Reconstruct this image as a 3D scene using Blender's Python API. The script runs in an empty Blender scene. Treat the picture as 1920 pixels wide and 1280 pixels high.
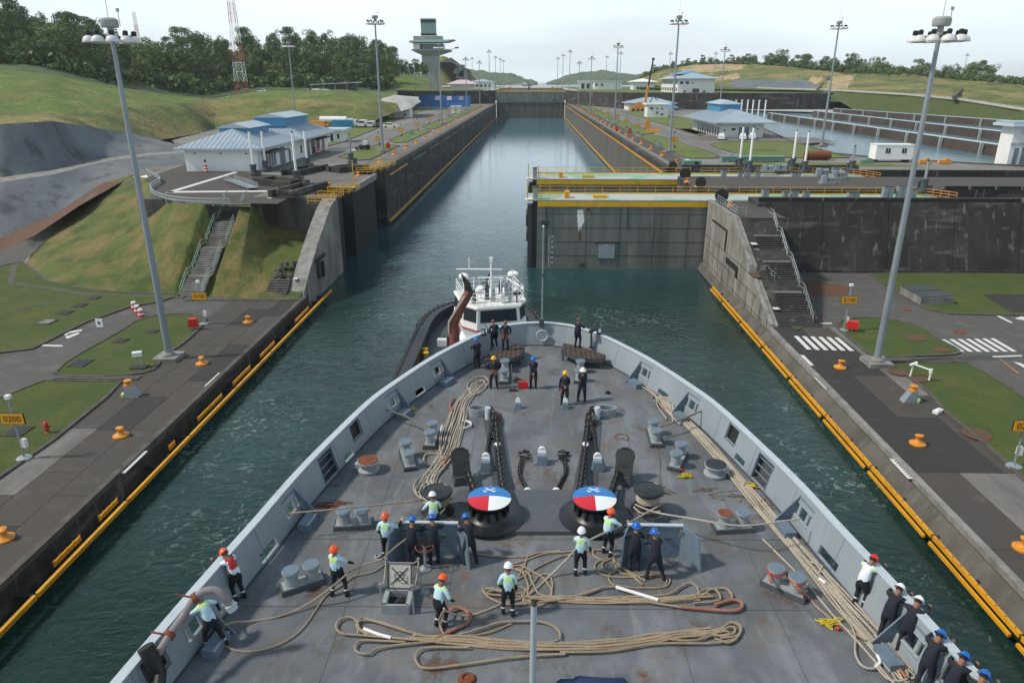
import bpy, bmesh, math, random
from mathutils import Vector, Matrix
from mathutils import noise as mnoise
random.seed(7)
R = math.radians
scene = bpy.context.scene
COL = scene.collection
PI = math.pi
# ------------------------------------------------------------------ camera
CAMH = 26.5
FPX = 1321.0                       # focal length in photograph pixels (1920 wide)
PITCH = math.atan((640 - 155) / FPX)
YAW = math.atan(38 * math.cos(PITCH) / FPX)
cam = bpy.data.cameras.new('camera'); cam_o = bpy.data.objects.new('camera', cam); COL.objects.link(cam_o)
cam.sensor_width = 36; cam.lens = FPX / 1920 * 36; cam.clip_start = .2; cam.clip_end = 60000
cam_o.location = (0, 0, CAMH); cam_o.rotation_euler = (PI / 2 - PITCH, 0, YAW)
scene.camera = cam_o
# ------------------------------------------------------------------ world: pale overcast with a little blue showing
SUN_EL, SUN_AZ = R(48), R(-100)     # azimuth from +Y, clockwise seen from above: sun stands to the left
w = bpy.data.worlds.new('World'); scene.world = w; w.use_nodes = True
nt = w.node_tree; nt.nodes.clear()
def N(nt, t, **k):
    n = nt.nodes.new(t)
    for a, b in k.items(): setattr(n, a, b)
    return n
wo = N(nt, 'ShaderNodeOutputWorld'); bg1 = N(nt, 'ShaderNodeBackground'); bg2 = N(nt, 'ShaderNodeBackground'); mx = N(nt, 'ShaderNodeMixShader')
sk = N(nt, 'ShaderNodeTexSky', sky_type='NISHITA'); sk.sun_disc = False; sk.sun_elevation = SUN_EL; sk.sun_rotation = SUN_AZ
sk.air_density = 1.3; sk.dust_density = 2.0; sk.altitude = 30
nt.links.new(sk.outputs[0], bg1.inputs[0]); bg1.inputs[1].default_value = .11
tc = N(nt, 'ShaderNodeTexCoord'); sep = N(nt, 'ShaderNodeSeparateXYZ'); nt.links.new(tc.outputs['Generated'], sep.inputs[0])
cr = N(nt, 'ShaderNodeValToRGB'); nt.links.new(sep.outputs[2], cr.inputs[0])
e = cr.color_ramp.elements
e[0].position = 0.0; e[0].color = (.95, 1.05, 1.12, 1); e[1].position = .8; e[1].color = (.30, .40, .50, 1)
q = cr.color_ramp.elements.new(.10); q.color = (.96, 1.06, 1.13, 1)
q = cr.color_ramp.elements.new(.28); q.color = (.70, .84, .96, 1)
mp = N(nt, 'ShaderNodeMapping'); mp.inputs['Scale'].default_value = (1.2, 1.2, 5.0); nt.links.new(tc.outputs['Generated'], mp.inputs[0])
ns = N(nt, 'ShaderNodeTexNoise'); ns.inputs['Scale'].default_value = 1.6; ns.inputs['Detail'].default_value = 5; ns.inputs['Roughness'].default_value = .5
nt.links.new(mp.outputs[0], ns.inputs['Vector'])
mr = N(nt, 'ShaderNodeMapRange'); mr.inputs['From Min'].default_value = .3; mr.inputs['From Max'].default_value = .72; mr.inputs['To Min'].default_value = .88; mr.inputs['To Max'].default_value = 1.12
nt.links.new(ns.outputs[0], mr.inputs[0])
mul = N(nt, 'ShaderNodeMix', data_type='RGBA', blend_type='MULTIPLY'); mul.inputs[0].default_value = 1
nt.links.new(cr.outputs[0], mul.inputs[6]); nt.links.new(mr.outputs[0], mul.inputs[7]); nt.links.new(mul.outputs[2], bg2.inputs[0])
bg2.inputs[1].default_value = 1.0
mr2 = N(nt, 'ShaderNodeMapRange'); mr2.inputs['From Min'].default_value = .30; mr2.inputs['From Max'].default_value = .50; mr2.inputs['To Min'].default_value = .78; mr2.inputs['To Max'].default_value = .95
nt.links.new(ns.outputs[0], mr2.inputs[0]); nt.links.new(mr2.outputs[0], mx.inputs[0])
nt.links.new(bg1.outputs[0], mx.inputs[1]); nt.links.new(bg2.outputs[0], mx.inputs[2]); nt.links.new(mx.outputs[0], wo.inputs[0])
# ------------------------------------------------------------------ sun behind thin cloud
sun = bpy.data.lights.new('sun', 'SUN'); sun.energy = 3.6; sun.angle = R(5); sun.color = (1, .91, .78)
sun_o = bpy.data.objects.new('sun', sun); COL.objects.link(sun_o)
sd = Vector((math.sin(SUN_AZ) * math.cos(SUN_EL), math.cos(SUN_AZ) * math.cos(SUN_EL), math.sin(SUN_EL)))
sun_o.rotation_euler = sd.to_track_quat('Z', 'Y').to_euler(); sun_o.location = (-60, 0, 120)
vs = scene.view_settings; vs.view_transform = 'Standard'; vs.look = 'None'; vs.exposure = 0.0; vs.gamma = 1; vs.use_curve_mapping = False
cy_ = scene.cycles; cy_.max_bounces = 6; cy_.diffuse_bounces = 3; cy_.glossy_bounces = 3; cy_.transmission_bounces = 2; cy_.volume_bounces = 2; cy_.transparent_max_bounces = 16
cy_.volume_step_rate = 10
# ------------------------------------------------------------------ measuring: photograph pixel -> place on a real plane
_cp, _sp, _cy, _sy = math.cos(PITCH), math.sin(PITCH), math.cos(YAW), math.sin(YAW)
_R = Vector((_cy, _sy, 0)); _F = Vector((-_sy * _cp, _cy * _cp, -_sp)); _U = Vector((-_sy * _sp, _cy * _sp, _cp))
def ray(px, py): return (px - 960) * _R + (640 - py) * _U + FPX * _F
def P(px, py, z=0.0):
    d = ray(px, py); t = (z - CAMH) / d.z; return Vector((t * d.x, t * d.y, z))
def PY(px, py, Y):
    d = ray(px, py); t = Y / d.y; return Vector((t * d.x, Y, CAMH + t * d.z))
def PX(px, py, X):
    d = ray(px, py); t = X / d.x; return Vector((X, t * d.y, CAMH + t * d.z))
# ------------------------------------------------------------------ materials
MATS = {}
def MX(nt, a, b, f, mode='MIX'):
    m = N(nt, 'ShaderNodeMix', data_type='RGBA', blend_type=mode)
    for s, v in ((0, f), (6, a), (7, b)):
        if hasattr(v, 'type') and not isinstance(v, (int, float, tuple)): nt.links.new(v, m.inputs[s])
        else: m.inputs[s].default_value = v if s == 0 else (*v[:3], 1)
    return m.outputs[2]
def noise_f(nt, co, scale, lo=.35, hi=.65, detail=5, rough=.6, stretch=None, typ='noise'):
    v = co
    if stretch:
        m = N(nt, 'ShaderNodeMapping'); m.inputs['Scale'].default_value = stretch; nt.links.new(co, m.inputs[0]); v = m.outputs[0]
    n = N(nt, 'ShaderNodeTexNoise'); n.inputs['Scale'].default_value = scale; n.inputs['Detail'].default_value = detail; n.inputs['Roughness'].default_value = rough
    nt.links.new(v, n.inputs['Vector'])
    r = N(nt, 'ShaderNodeMapRange'); r.inputs['From Min'].default_value = lo; r.inputs['From Max'].default_value = hi
    nt.links.new(n.outputs[0], r.inputs[0]); return r.outputs[0]
def mat(name, c, rough=.7, metal=0, layers=(), bump=None, obj=False, spec=None, coat=0):
    """layers: (colour, noise scale, lo, hi, strength, stretch or None)"""
    m = bpy.data.materials.new(name); m.use_nodes = True; nt = m.node_tree; b = nt.nodes['Principled BSDF']
    if obj: co = N(nt, 'ShaderNodeTexCoord').outputs['Object']
    else: co = N(nt, 'ShaderNodeNewGeometry').outputs['Position']
    col = c
    for L in layers:
        f = noise_f(nt, co, L[1], L[2], L[3], stretch=L[5] if len(L) > 5 else None)
        mm = N(nt, 'ShaderNodeMath', operation='MULTIPLY'); mm.inputs[1].default_value = L[4]; nt.links.new(f, mm.inputs[0])
        col = MX(nt, col, L[0], mm.outputs[0])
    if layers: nt.links.new(col, b.inputs['Base Color'])
    else: b.inputs['Base Color'].default_value = (*c, 1)
    b.inputs['Roughness'].default_value = rough; b.inputs['Metallic'].default_value = metal
    if spec is not None: b.inputs['Specular IOR Level'].default_value = spec
    if coat: b.inputs['Coat Weight'].default_value = coat
    if bump:
        f = noise_f(nt, co, bump[0], 0, 1, stretch=bump[2] if len(bump) > 2 else None)
        bp = N(nt, 'ShaderNodeBump'); bp.inputs['Distance'].default_value = bump[1]; nt.links.new(f, bp.inputs['Height']); nt.links.new(bp.outputs[0], b.inputs['Normal'])
    MATS[name] = m; return m
V = (1, 1, .12)      # vertical streaks
mat('grass', (.062, .092, .016), .9, layers=[((.10, .105, .022), .12, .35, .65, .8), ((.035, .062, .012), .9, .4, .7, .7), ((.14, .115, .035), .35, .52, .75, .55), ((.03, .05, .01), 6, .4, .7, .5)], bump=(5, .25))
mat('grass_slope', (.095, .12, .024), .95, layers=[((.036, .066, .014), .28, .42, .62, .9), ((.20, .14, .055), .20, .46, .62, .9), ((.05, .075, .016), 2.2, .45, .65, .5), ((.15, .14, .04), 7, .5, .75, .4)], bump=(4, .15))
mat('lawn', (.062, .095, .014), .95, layers=[((.12, .118, .024), .30, .45, .66, .8), ((.032, .058, .010), 3, .4, .7, .5), ((.02, .04, .008), 14, .4, .7, .4)], bump=(12, .1))
mat('hill_grass', (.17, .185, .042), .95, layers=[((.06, .08, .02), 1.8, .50, .66, .6), ((.055, .09, .02), .05, .42, .58, .9), ((.32, .235, .09), .03, .47, .60, .85), ((.045, .075, .02), .3, .45, .7, .6), ((.17, .19, .05), 1.2, .5, .7, .5)], bump=(.8, 1.0))
mat('meadow', (.15, .20, .032), .95, layers=[((.05, .085, .018), 2.2, .52, .66, .6), ((.22, .24, .10), 1.4, .60, .74, .6), ((.06, .11, .02), .05, .35, .65, .8), ((.26, .27, .08), .10, .52, .66, .75), ((.20, .14, .06), .04, .56, .68, .7), ((.045, .08, .02), .7, .45, .7, .5)], bump=(.8, 1.0))
mat('bare_earth', (.42, .30, .18), .95, layers=[((.20, .22, .07), .05, .45, .62, .85), ((.55, .42, .28), .15, .5, .7, .6)], bump=(.5, 1.5))
mat('soil', (.13, .06, .035), .95, layers=[((.05, .04, .03), 1.5, .4, .7, .7)], bump=(3, .1))
mat('concrete', (.17, .155, .14), .85, layers=[((.085, .08, .075), .12, .38, .62, .8), ((.24, .225, .21), .5, .5, .75, .6), ((.06, .055, .05), 3, .55, .8, .5), ((.12, .11, .10), 14, .4, .7, .5)], bump=(6, .02))
mat('slab_mid', (.064, .055, .047), .85, layers=[((.055, .05, .046), .5, .4, .65, .8), ((.13, .118, .105), .9, .55, .8, .5), ((.035, .03, .027), 5, .5, .8, .5)], bump=(8, .01))  # slab_mid and slab_dark: lowered tones put cloud shade into the near aprons
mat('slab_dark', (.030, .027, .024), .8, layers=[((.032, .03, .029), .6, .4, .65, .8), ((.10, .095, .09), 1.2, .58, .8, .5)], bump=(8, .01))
mat('slab_light', (.17, .16, .15), .85, layers=[((.10, .095, .09), .7, .4, .65, .8, (1, .25, 1)), ((.05, .05, .05), 4, .55, .8, .4), ((.24, .23, .22), 1.3, .6, .8, .5)], bump=(8, .01))
mat('asphalt', (.082, .077, .071), .85, layers=[((.07, .068, .066), .2, .4, .65, .7), ((.16, .155, .15), .6, .5, .75, .6), ((.09, .088, .086), 20, .4, .7, .5)], bump=(12, .01))
mat('road_up', (.20, .195, .18), .85, layers=[((.12, .118, .11), .12, .4, .65, .7), ((.27, .265, .25), .4, .5, .75, .6)], bump=(4, .02))
mat('lawn_sunlit', (.11, .15, .028), .95, layers=[((.15, .16, .04), .14, .42, .64, .8), ((.05, .085, .016), .5, .45, .7, .7)], bump=(4, .1))  # lawn copy with brighter sunlight on the upper level put into its colour
mat('kerb', (.10, .092, .082), .9, layers=[((.045, .042, .038), 1, .4, .65, .8)])
mat('kerb_light', (.26, .25, .24), .85, layers=[((.10, .10, .09), .8, .4, .65, .7)])
mat('wall_conc', (.11, .106, .097), .9, layers=[((.035, .034, .032), .25, .36, .62, .85, (1, 1, .5)), ((.24, .235, .22), .8, .55, .78, .7, V), ((.03, .03, .028), 1.6, .5, .75, .7, V), ((.30, .29, .27), 2.2, .66, .78, .6, V)], bump=(2, .04))
mat('wall_dark', (.038, .037, .035), .9, layers=[((.016, .016, .016), .2, .4, .62, .8, (1, 1, .5)), ((.10, .097, .088), .9, .54, .74, .7, V), ((.27, .26, .24), 1.3, .60, .72, .65, (1, 1, .06)), ((.15, .145, .135), .35, .56, .64, .6, (.3, .3, 1.5)), ((.02, .02, .02), 1.8, .5, .75, .6, V)], bump=(2, .04))
mat('wall_pier', (.27, .26, .235), .9, layers=[((.10, .098, .09), .35, .38, .66, .8, (1, 1, .6)), ((.46, .45, .42), 1.2, .55, .8, .7, V), ((.07, .068, .062), 1.6, .5, .75, .7, V)], bump=(2, .04))
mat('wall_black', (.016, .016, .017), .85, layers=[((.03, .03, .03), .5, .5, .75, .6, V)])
mat('wall_right', (.115, .108, .094), .9, layers=[((.06, .058, .052), .4, .38, .66, .8, V), ((.17, .16, .145), 1.2, .55, .8, .7, V), ((.045, .045, .04), .5, .5, .75, .6, V)], bump=(2, .04))
mat('shotcrete', (.145, .16, .175), .9, layers=[((.09, .10, .115), .10, .40, .62, .8, (1, 1, .15)), ((.18, .19, .20), .3, .5, .75, .35), ((.05, .055, .062), .30, .54, .66, .75, (1, 1, .05))], bump=(.3, .25))
mat('pale_conc', (.42, .42, .40), .9, layers=[((.28, .28, .27), .2, .4, .7, .7)])
mat('gate_steel', (.16, .17, .155), .6, layers=[((.10, .108, .10), .22, .38, .62, .8, (1, 1, .4)), ((.24, .245, .22), .6, .5, .72, .7, (1, 1, .15)), ((.07, .08, .085), .35, .5, .7, .6, (1, 1, .08)), ((.16, .11, .06), 1.6, .70, .85, .6, (1, 1, .05)), ((.08, .075, .06), 1.1, .55, .8, .5, V)], bump=(.8, .04))
mat('gate_dark', (.04, .042, .045), .6, layers=[((.10, .06, .03), 1.2, .62, .8, .6, V)])
mat('yellow', (.62, .36, .012), .55, layers=[((.36, .20, .02), .6, .5, .75, .5)])
mat('yellow_fender', (.66, .32, .015), .45, layers=[((.42, .19, .015), .5, .45, .7, .7), ((.12, .08, .02), 3, .68, .85, .6)])
mat('orange', (.62, .24, .02), .5, layers=[((.35, .13, .02), 3, .55, .8, .5)], obj=True)
mat('deck_green', (.22, .38, .27), .7, layers=[((.42, .44, .44), .16, .44, .50, .9), ((.16, .30, .22), 1.4, .55, .8, .5)])
mat('white', (.74, .75, .74), .6, layers=[((.58, .59, .58), .6, .5, .8, .5)], obj=True)
mat('white_paint', (.62, .62, .60), .7, layers=[((.30, .30, .29), 2.5, .52, .75, .7)])
mat('line_orange', (.45, .17, .05), .7)
mat('roof_blue', (.38, .45, .50), .35, layers=[((.22, .34, .45), .3, .4, .7, .6)], metal=.2)
mat('roof_pale', (.55, .64, .70), .35, metal=.2)
mat('cupola_blue', (.05, .24, .42), .4)
mat('window', (.02, .03, .04), .15)
mat('window_pale', (.16, .20, .24), .2)
mat('steel_grey', (.27, .31, .34), .5, metal=.3, layers=[((.20, .24, .27), .4, .45, .7, .5)])
mat('galv', (.34, .38, .40), .5, metal=.5)
mat('dark', (.018, .02, .022), .6)
mat('black', (.009, .010, .011), .55)
mat('rubber', (.014, .014, .015), .75, layers=[((.04, .04, .045), 2, .5, .8, .5)])
mat('rust', (.20, .055, .022), .85, layers=[((.07, .03, .02), 4, .4, .7, .7)])
mat('red', (.42, .022, .018), .5)
mat('red_bright', (.62, .02, .02), .4)
mat('blue_hoarding', (.015, .16, .50), .5, layers=[((.03, .10, .30), .4, .5, .75, .6)])
mat('blue_container', (.03, .24, .42), .5)
mat('crane_orange', (.62, .26, .03), .5)
mat('green_paint', (.12, .26, .20), .5)
mat('tower_conc', (.34, .35, .33), .9, layers=[((.16, .17, .16), .12, .4, .7, .7, (1, 1, .4))])
mat('tower_green', (.17, .30, .28), .6)
mat('glass_green', (.05, .12, .13), .12)
mat('pink', (.58, .45, .52), .7)
mat('sign', (.72, .32, .01), .5)
mat('sky_white', (.8, .8, .8), .6)
# ship paint
mat('hull_grey', (.26, .30, .335), .55, layers=[((.20, .235, .265), .5, .40, .68, .7, (1, 1, .4)), ((.17, .18, .18), 2.5, .62, .82, .45, V), ((.33, .37, .40), .8, .6, .8, .4)], bump=(.9, .012))
mat('hull_cap', (.44, .50, .55), .5, layers=[((.30, .33, .36), 1.5, .5, .75, .5)])
mat('deck_grey', (.135, .148, .165), .82, layers=[((.085, .094, .108), .35, .40, .60, .85), ((.20, .215, .24), .8, .5, .68, .75, (1, .35, 1)), ((.24, .25, .265), 2.2, .60, .72, .5, (1, .2, 1)), ((.085, .090, .10), 3.5, .52, .8, .55), ((.21, .22, .235), 7, .58, .85, .45, (1, .12, 1)), ((.13, .105, .075), .55, .54, .72, .65), ((.15, .062, .030), 1.1, .655, .76, .85), ((.05, .05, .052), 9, .68, .82, .6)], bump=(10, .006))
mat('deck_plate', (.075, .085, .10), .7, layers=[((.11, .12, .135), .8, .45, .7, .6), ((.045, .05, .06), 4, .5, .8, .5)])
mat('fitting_grey', (.28, .31, .33), .6, layers=[((.17, .19, .21), 3, .45, .7, .6), ((.22, .16, .10), 2, .66, .8, .6)], obj=True)
mat('fitting_blue', (.13, .18, .235), .6, layers=[((.08, .11, .14), 3, .5, .75, .6)], obj=True)
mat('fitting_dark', (.055, .065, .075), .6, layers=[((.11, .12, .13), 3, .5, .8, .5)], obj=True)
mat('black_paint', (.012, .014, .017), .38, layers=[((.03, .034, .04), 2, .5, .8, .5)], obj=True)
mat('chain', (.014, .014, .016), .5, layers=[((.05, .032, .022), 8, .6, .8, .6)])
mat('cap_blue', (.008, .17, .50), .4)
mat('cap_red', (.55, .018, .035), .4)
mat('cap_white', (.74, .76, .78), .4)
mat('wood_dark', (.060, .040, .032), .8, layers=[((.10, .065, .048), 3, .45, .75, .7), ((.03, .024, .022), 1.2, .5, .75, .7)])
def rope_mat(name, c1, c2):
    m = mat(name, c1, .9, layers=[(c2, 26, .46, .56, .75), ((c1[0] * .5, c1[1] * .48, c1[2] * .45), 1.3, .5, .75, .5)], bump=(40, .02)); return m
rope_mat('rope', (.36, .285, .20), (.23, .18, .12)); rope_mat('rope_white', (.46, .41, .34), (.30, .26, .20)); rope_mat('rope_old', (.23, .19, .145), (.14, .115, .09)); rope_mat('rope_red', (.36, .15, .10), (.24, .11, .08))
rope_mat('rope_yellow', (.62, .46, .02), (.35, .28, .03))
mat('sleeve', (.72, .72, .74), .6)
mat('hose', (.23, .205, .205), .6, layers=[((.15, .13, .13), 3, .45, .75, .7)])
# people
mat('skin', (.22, .11, .07), .6); mat('shirt_blue', (.46, .66, .75), .85, layers=[((.26, .46, .58), 9, .45, .7, .6)], obj=True); mat('shirt_white', (.66, .70, .76), .85, layers=[((.50, .55, .62), 9, .45, .7, .5)], obj=True)
mat('trousers', (.010, .012, .018), .9); mat('coverall', (.011, .014, .024), .9, layers=[((.022, .027, .042), 8, .5, .8, .6)], obj=True); mat('boot', (.006, .006, .006), .5)
mat('hivis', (.48, .72, .22), .6); mat('reflect', (.62, .68, .62), .5); mat('glove', (.40, .33, .20), .8); mat('vest_red', (.42, .015, .025), .7)
mat('helmet_orange', (.78, .10, .018), .3); mat('helmet_white', (.78, .79, .80), .3); mat('helmet_blue', (.010, .12, .46), .3); mat('helmet_yellow', (.75, .42, .01), .3); mat('helmet_red', (.68, .02, .012), .3); mat('cap_brown', (.14, .08, .05), .8); mat('hair', (.012, .009, .007), .8)
# foliage
for nm, a, b in (('leaf_dark', (.045, .085, .024), (.105, .16, .045)), ('leaf_mid', (.07, .12, .028), (.14, .19, .05)), ('leaf_light', (.11, .165, .035), (.19, .235, .06))):
    mat(nm, a, .7, layers=[(b, .25, .35, .65, .9), ((a[0] * .5, a[1] * .5, a[2] * .5), 1.1, .5, .7, .6)])
mat('bark', (.16, .13, .10), .9)
mat('far_forest', (.05, .08, .03), .95, layers=[((.10, .13, .045), .03, .4, .65, .8), ((.02, .034, .018), .08, .45, .7, .7)], bump=(.06, 6))
mat('soil_wall', (.045, .034, .028), .9, layers=[((.09, .07, .055), .3, .45, .7, .6, V)])
# water
def water_mat(name, c1, c2, rough, sc, dist, foam=.0):
    m = bpy.data.materials.new(name); m.use_nodes = True; nt = m.node_tree; b = nt.nodes['Principled BSDF']
    co = N(nt, 'ShaderNodeNewGeometry').outputs['Position']
    f = noise_f(nt, co, .05, .35, .65)
    col = MX(nt, c1, c2, f)
    if foam:                                   # green near; bluer up the chamber, sky reflection put into the base colour
        s2 = N(nt, 'ShaderNodeSeparateXYZ'); nt.links.new(co, s2.inputs[0]); c3 = N(nt, 'ShaderNodeMapRange'); c3.inputs['From Min'].default_value = 80; c3.inputs['From Max'].default_value = 260; nt.links.new(s2.outputs[1], c3.inputs[0])
        col = MX(nt, col, (.085, .20, .27), c3.outputs[0])
    if foam:
        wv = N(nt, 'ShaderNodeTexNoise'); wv.inputs['Scale'].default_value = .9; wv.inputs['Detail'].default_value = 4; wv.inputs['Distortion'].default_value = 2.6; nt.links.new(co, wv.inputs['Vector'])
        r = N(nt, 'ShaderNodeMapRange'); r.inputs['From Min'].default_value = .56; r.inputs['From Max'].default_value = .68; nt.links.new(wv.outputs[0], r.inputs[0])
        g = noise_f(nt, co, .07, .52, .66)
        mm = N(nt, 'ShaderNodeMath', operation='MULTIPLY'); nt.links.new(r.outputs[0], mm.inputs[0]); nt.links.new(g, mm.inputs[1])
        m2 = N(nt, 'ShaderNodeMath', operation='MULTIPLY'); nt.links.new(mm.outputs[0], m2.inputs[0]); m2.inputs[1].default_value = foam
        col = MX(nt, col, (.30, .40, .38), m2.outputs[0])
    nt.links.new(col, b.inputs['Base Color'])
    b.inputs['Roughness'].default_value = rough; b.inputs['IOR'].default_value = 1.333
    prev = None
    if foam:                                   # churned by ship and tug near the gates, calm further up the chamber
        sp_ = N(nt, 'ShaderNodeSeparateXYZ'); nt.links.new(co, sp_.inputs[0]); cm = N(nt, 'ShaderNodeMapRange'); cm.inputs['From Min'].default_value = 70; cm.inputs['From Max'].default_value = 190; cm.inputs['To Min'].default_value = 1.0; cm.inputs['To Max'].default_value = .16
        nt.links.new(sp_.outputs[1], cm.inputs[0]); calm = cm.outputs[0]
    for s, d, dd, st in sc:
        t = N(nt, 'ShaderNodeTexNoise'); t.inputs['Scale'].default_value = s; t.inputs['Detail'].default_value = 3; t.inputs['Distortion'].default_value = dd
        mpp = N(nt, 'ShaderNodeMapping'); mpp.inputs['Scale'].default_value = st; mpp.inputs['Rotation'].default_value = (0, 0, .35); nt.links.new(co, mpp.inputs[0]); nt.links.new(mpp.outputs[0], t.inputs['Vector'])
        bp = N(nt, 'ShaderNodeBump'); bp.inputs['Distance'].default_value = d * dist
        if foam: nt.links.new(calm, bp.inputs['Strength'])
        nt.links.new(t.outputs[0], bp.inputs['Height'])
        if prev: nt.links.new(prev, bp.inputs['Normal'])
        prev = bp.outputs[0]
    nt.links.new(prev, b.inputs['Normal'])
    MATS[name] = m; return m
water_mat('water', (.006, .023, .019), (.014, .046, .041), .06, [(.10, .10, .6, (1, 1, 1)), (.33, .10, 2.2, (1, 1.6, 1)), (1.3, .050, 1.6, (1, 1.3, 1)), (5, .012, .3, (1, 1, 1))], 1.0, .6)
water_mat('water_basin', (.10, .20, .26), (.14, .24, .29), .12, [(.5, .2, .3, (1, 1, 1)), (2, .08, .3, (1, 1, 1))], 1.0)
water_mat('water_lake', (.05, .12, .16), (.08, .15, .18), .2, [(.2, .4, .3, (1, 1, 1))], 1.0)
# ------------------------------------------------------------------ mesh building
def chain_loc(o):
    v = Vector((0, 0, 0))
    while o is not None: v += Vector(o.location); o = o.parent
    return v
class MB:
    def __init__(s): s.v = []; s.f = []; s.m = []; s.cm = 0
    def mi(s, i): s.cm = i; return s
    def add(s, vs, fs):
        o = len(s.v); s.v += [tuple(x) for x in vs]; s.f += [tuple(i + o for i in f) for f in fs]; s.m += [s.cm] * len(fs); return s
    def box(s, c, d, rz=0, top=None):
        """centre, full sizes; top = (sx, sy) scale of the top face"""
        hx, hy, hz = d[0] / 2, d[1] / 2, d[2] / 2; tx, ty = top or (1, 1); ca, sa = math.cos(rz), math.sin(rz); out = []
        for z, kx, ky in ((-hz, 1, 1), (hz, tx, ty)):
            for x, y in ((-hx, -hy), (hx, -hy), (hx, hy), (-hx, hy)):
                x2, y2 = x * kx, y * ky; out.append((c[0] + x2 * ca - y2 * sa, c[1] + x2 * sa + y2 * ca, c[2] + z))
        return s.add(out, [(3, 2, 1, 0), (4, 5, 6, 7), (0, 1, 5, 4), (1, 2, 6, 5), (2, 3, 7, 6), (3, 0, 4, 7)])
    def bb(s, x0, x1, y0, y1, z0, z1): return s.box(((x0 + x1) / 2, (y0 + y1) / 2, (z0 + z1) / 2), (abs(x1 - x0), abs(y1 - y0), abs(z1 - z0)))
    def prism(s, pts, z0, z1):
        """pts in xy, any order; z1 may be list"""
        a = sum(pts[i][0] * pts[(i + 1) % len(pts)][1] - pts[(i + 1) % len(pts)][0] * pts[i][1] for i in range(len(pts)))
        if a < 0: pts = pts[::-1]
        n = len(pts); vs = [(p[0], p[1], z0) for p in pts] + [(p[0], p[1], z1) for p in pts]
        return s.add(vs, [tuple(range(n, 2 * n)), tuple(range(n - 1, -1, -1))] + [(i, (i + 1) % n, n + (i + 1) % n, n + i) for i in range(n)])
    def xprism(s, yz, x0, x1):
        n = len(yz); vs = [(x0, y, z) for y, z in yz] + [(x1, y, z) for y, z in yz]
        return s.add(vs, [tuple(range(n)), tuple(range(2 * n - 1, n - 1, -1))] + [(i, n + i, n + (i + 1) % n, (i + 1) % n) for i in range(n)])
    def cyl(s, a, b, r0, r1=None, n=10, caps=True):
        a = Vector(a); b = Vector(b); r1 = r0 if r1 is None else r1; d = (b - a).normalized()
        u = d.orthogonal().normalized(); w_ = d.cross(u); vs = []
        for p, r in ((a, r0), (b, r1)):
            for i in range(n):
                t = 2 * PI * i / n; vs.append(p + (u * math.cos(t) + w_ * math.sin(t)) * r)
        fs = [(i, (i + 1) % n, n + (i + 1) % n, n + i) for i in range(n)]
        if caps: fs += [tuple(range(n - 1, -1, -1)), tuple(range(n, 2 * n))]
        return s.add(vs, fs)
    def lathe(s, prof, c=(0, 0, 0), n=20, cap=True):
        """prof: (r, z) from bottom to top"""
        k = len(prof); vs = []
        for r, z in prof:
            for i in range(n): t = 2 * PI * i / n; vs.append((c[0] + r * math.cos(t), c[1] + r * math.sin(t), c[2] + z))
        fs = [(j * n + i, j * n + (i + 1) % n, (j + 1) * n + (i + 1) % n, (j + 1) * n + i) for j in range(k - 1) for i in range(n)]
        if cap: fs += [tuple(range(n - 1, -1, -1)), tuple(range((k - 1) * n, k * n))]
        return s.add(vs, fs)
    def tube(s, pts, r, n=6, closed=False, caps=True):
        pts = [Vector(p) for p in pts]; k = len(pts); vs = []; u = None
        for i, p in enumerate(pts):
            a = pts[(i - 1) % k] if (closed or i > 0) else p; b = pts[(i + 1) % k] if (closed or i < k - 1) else p
            d = (b - a)
            if d.length < 1e-9: d = Vector((0, 0, 1))
            d.normalize()
            if u is None: u = d.orthogonal().normalized()
            else:
                u = u - d * u.dot(d)
                u = d.orthogonal().normalized() if u.length < 1e-6 else u.normalized()
            w_ = d.cross(u); rr = r[i] if isinstance(r, (list, tuple)) else r
            for j in range(n): t = 2 * PI * j / n; vs.append(p + (u * math.cos(t) + w_ * math.sin(t)) * rr)
        kk = k if closed else k - 1
        fs = [(i * n + j, i * n + (j + 1) % n, ((i + 1) % k) * n + (j + 1) % n, ((i + 1) % k) * n + j) for i in range(kk) for j in range(n)]
        if caps and not closed: fs += [tuple(range(n - 1, -1, -1)), tuple(range((k - 1) * n, k * n))]
        return s.add(vs, fs)
    def ball(s, c, r, n=12, m=8, sc=(1, 1, 1), z0=-1.0, rot=None):
        prof = []
        for j in range(m + 1):
            t = math.asin(max(-1, z0)) + (PI / 2 - math.asin(max(-1, z0))) * j / m; prof.append((max(.0001, math.cos(t)), math.sin(t)))
        b = MB(); b.lathe(prof, n=n); M_ = (rot or Matrix.Identity(3))
        return s.add([Vector(c) + M_ @ Vector((x * r * sc[0], y * r * sc[1], z * r * sc[2])) for x, y, z in b.v], b.f)
    def merge(s, o, M_=None):
        return s.add([(M_ @ Vector(v)) if M_ else v for v in o.v], o.f)
    def build(s, name, mats, parent=None, world=False, loc=None, smooth=40, uvless=True):
        me = bpy.data.meshes.new(name); off = Vector((0, 0, 0))
        if world and parent is not None: off = chain_loc(parent)
        if loc is not None: off = Vector(loc)
        me.from_pydata([(v[0] - off.x, v[1] - off.y, v[2] - off.z) for v in s.v], [], s.f)
        if isinstance(mats, str): mats = [mats]
        for m in mats: me.materials.append(MATS[m])
        if len(mats) > 1: me.polygons.foreach_set('material_index', s.m)
        if smooth:
            me.polygons.foreach_set('use_smooth', [True] * len(s.f)); me.update()
            try: me.set_sharp_from_angle(angle=R(smooth))
            except Exception: pass
        o = bpy.data.objects.new(name, me); COL.objects.link(o)
        if parent is not None: o.parent = parent
        if loc is not None: o.location = loc
        return o
def tag(o, label=None, cat=None, group=None, kind=None):
    for k, v in (('label', label), ('category', cat), ('group', group), ('kind', kind)):
        if v: o[k] = v
    return o
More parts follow.
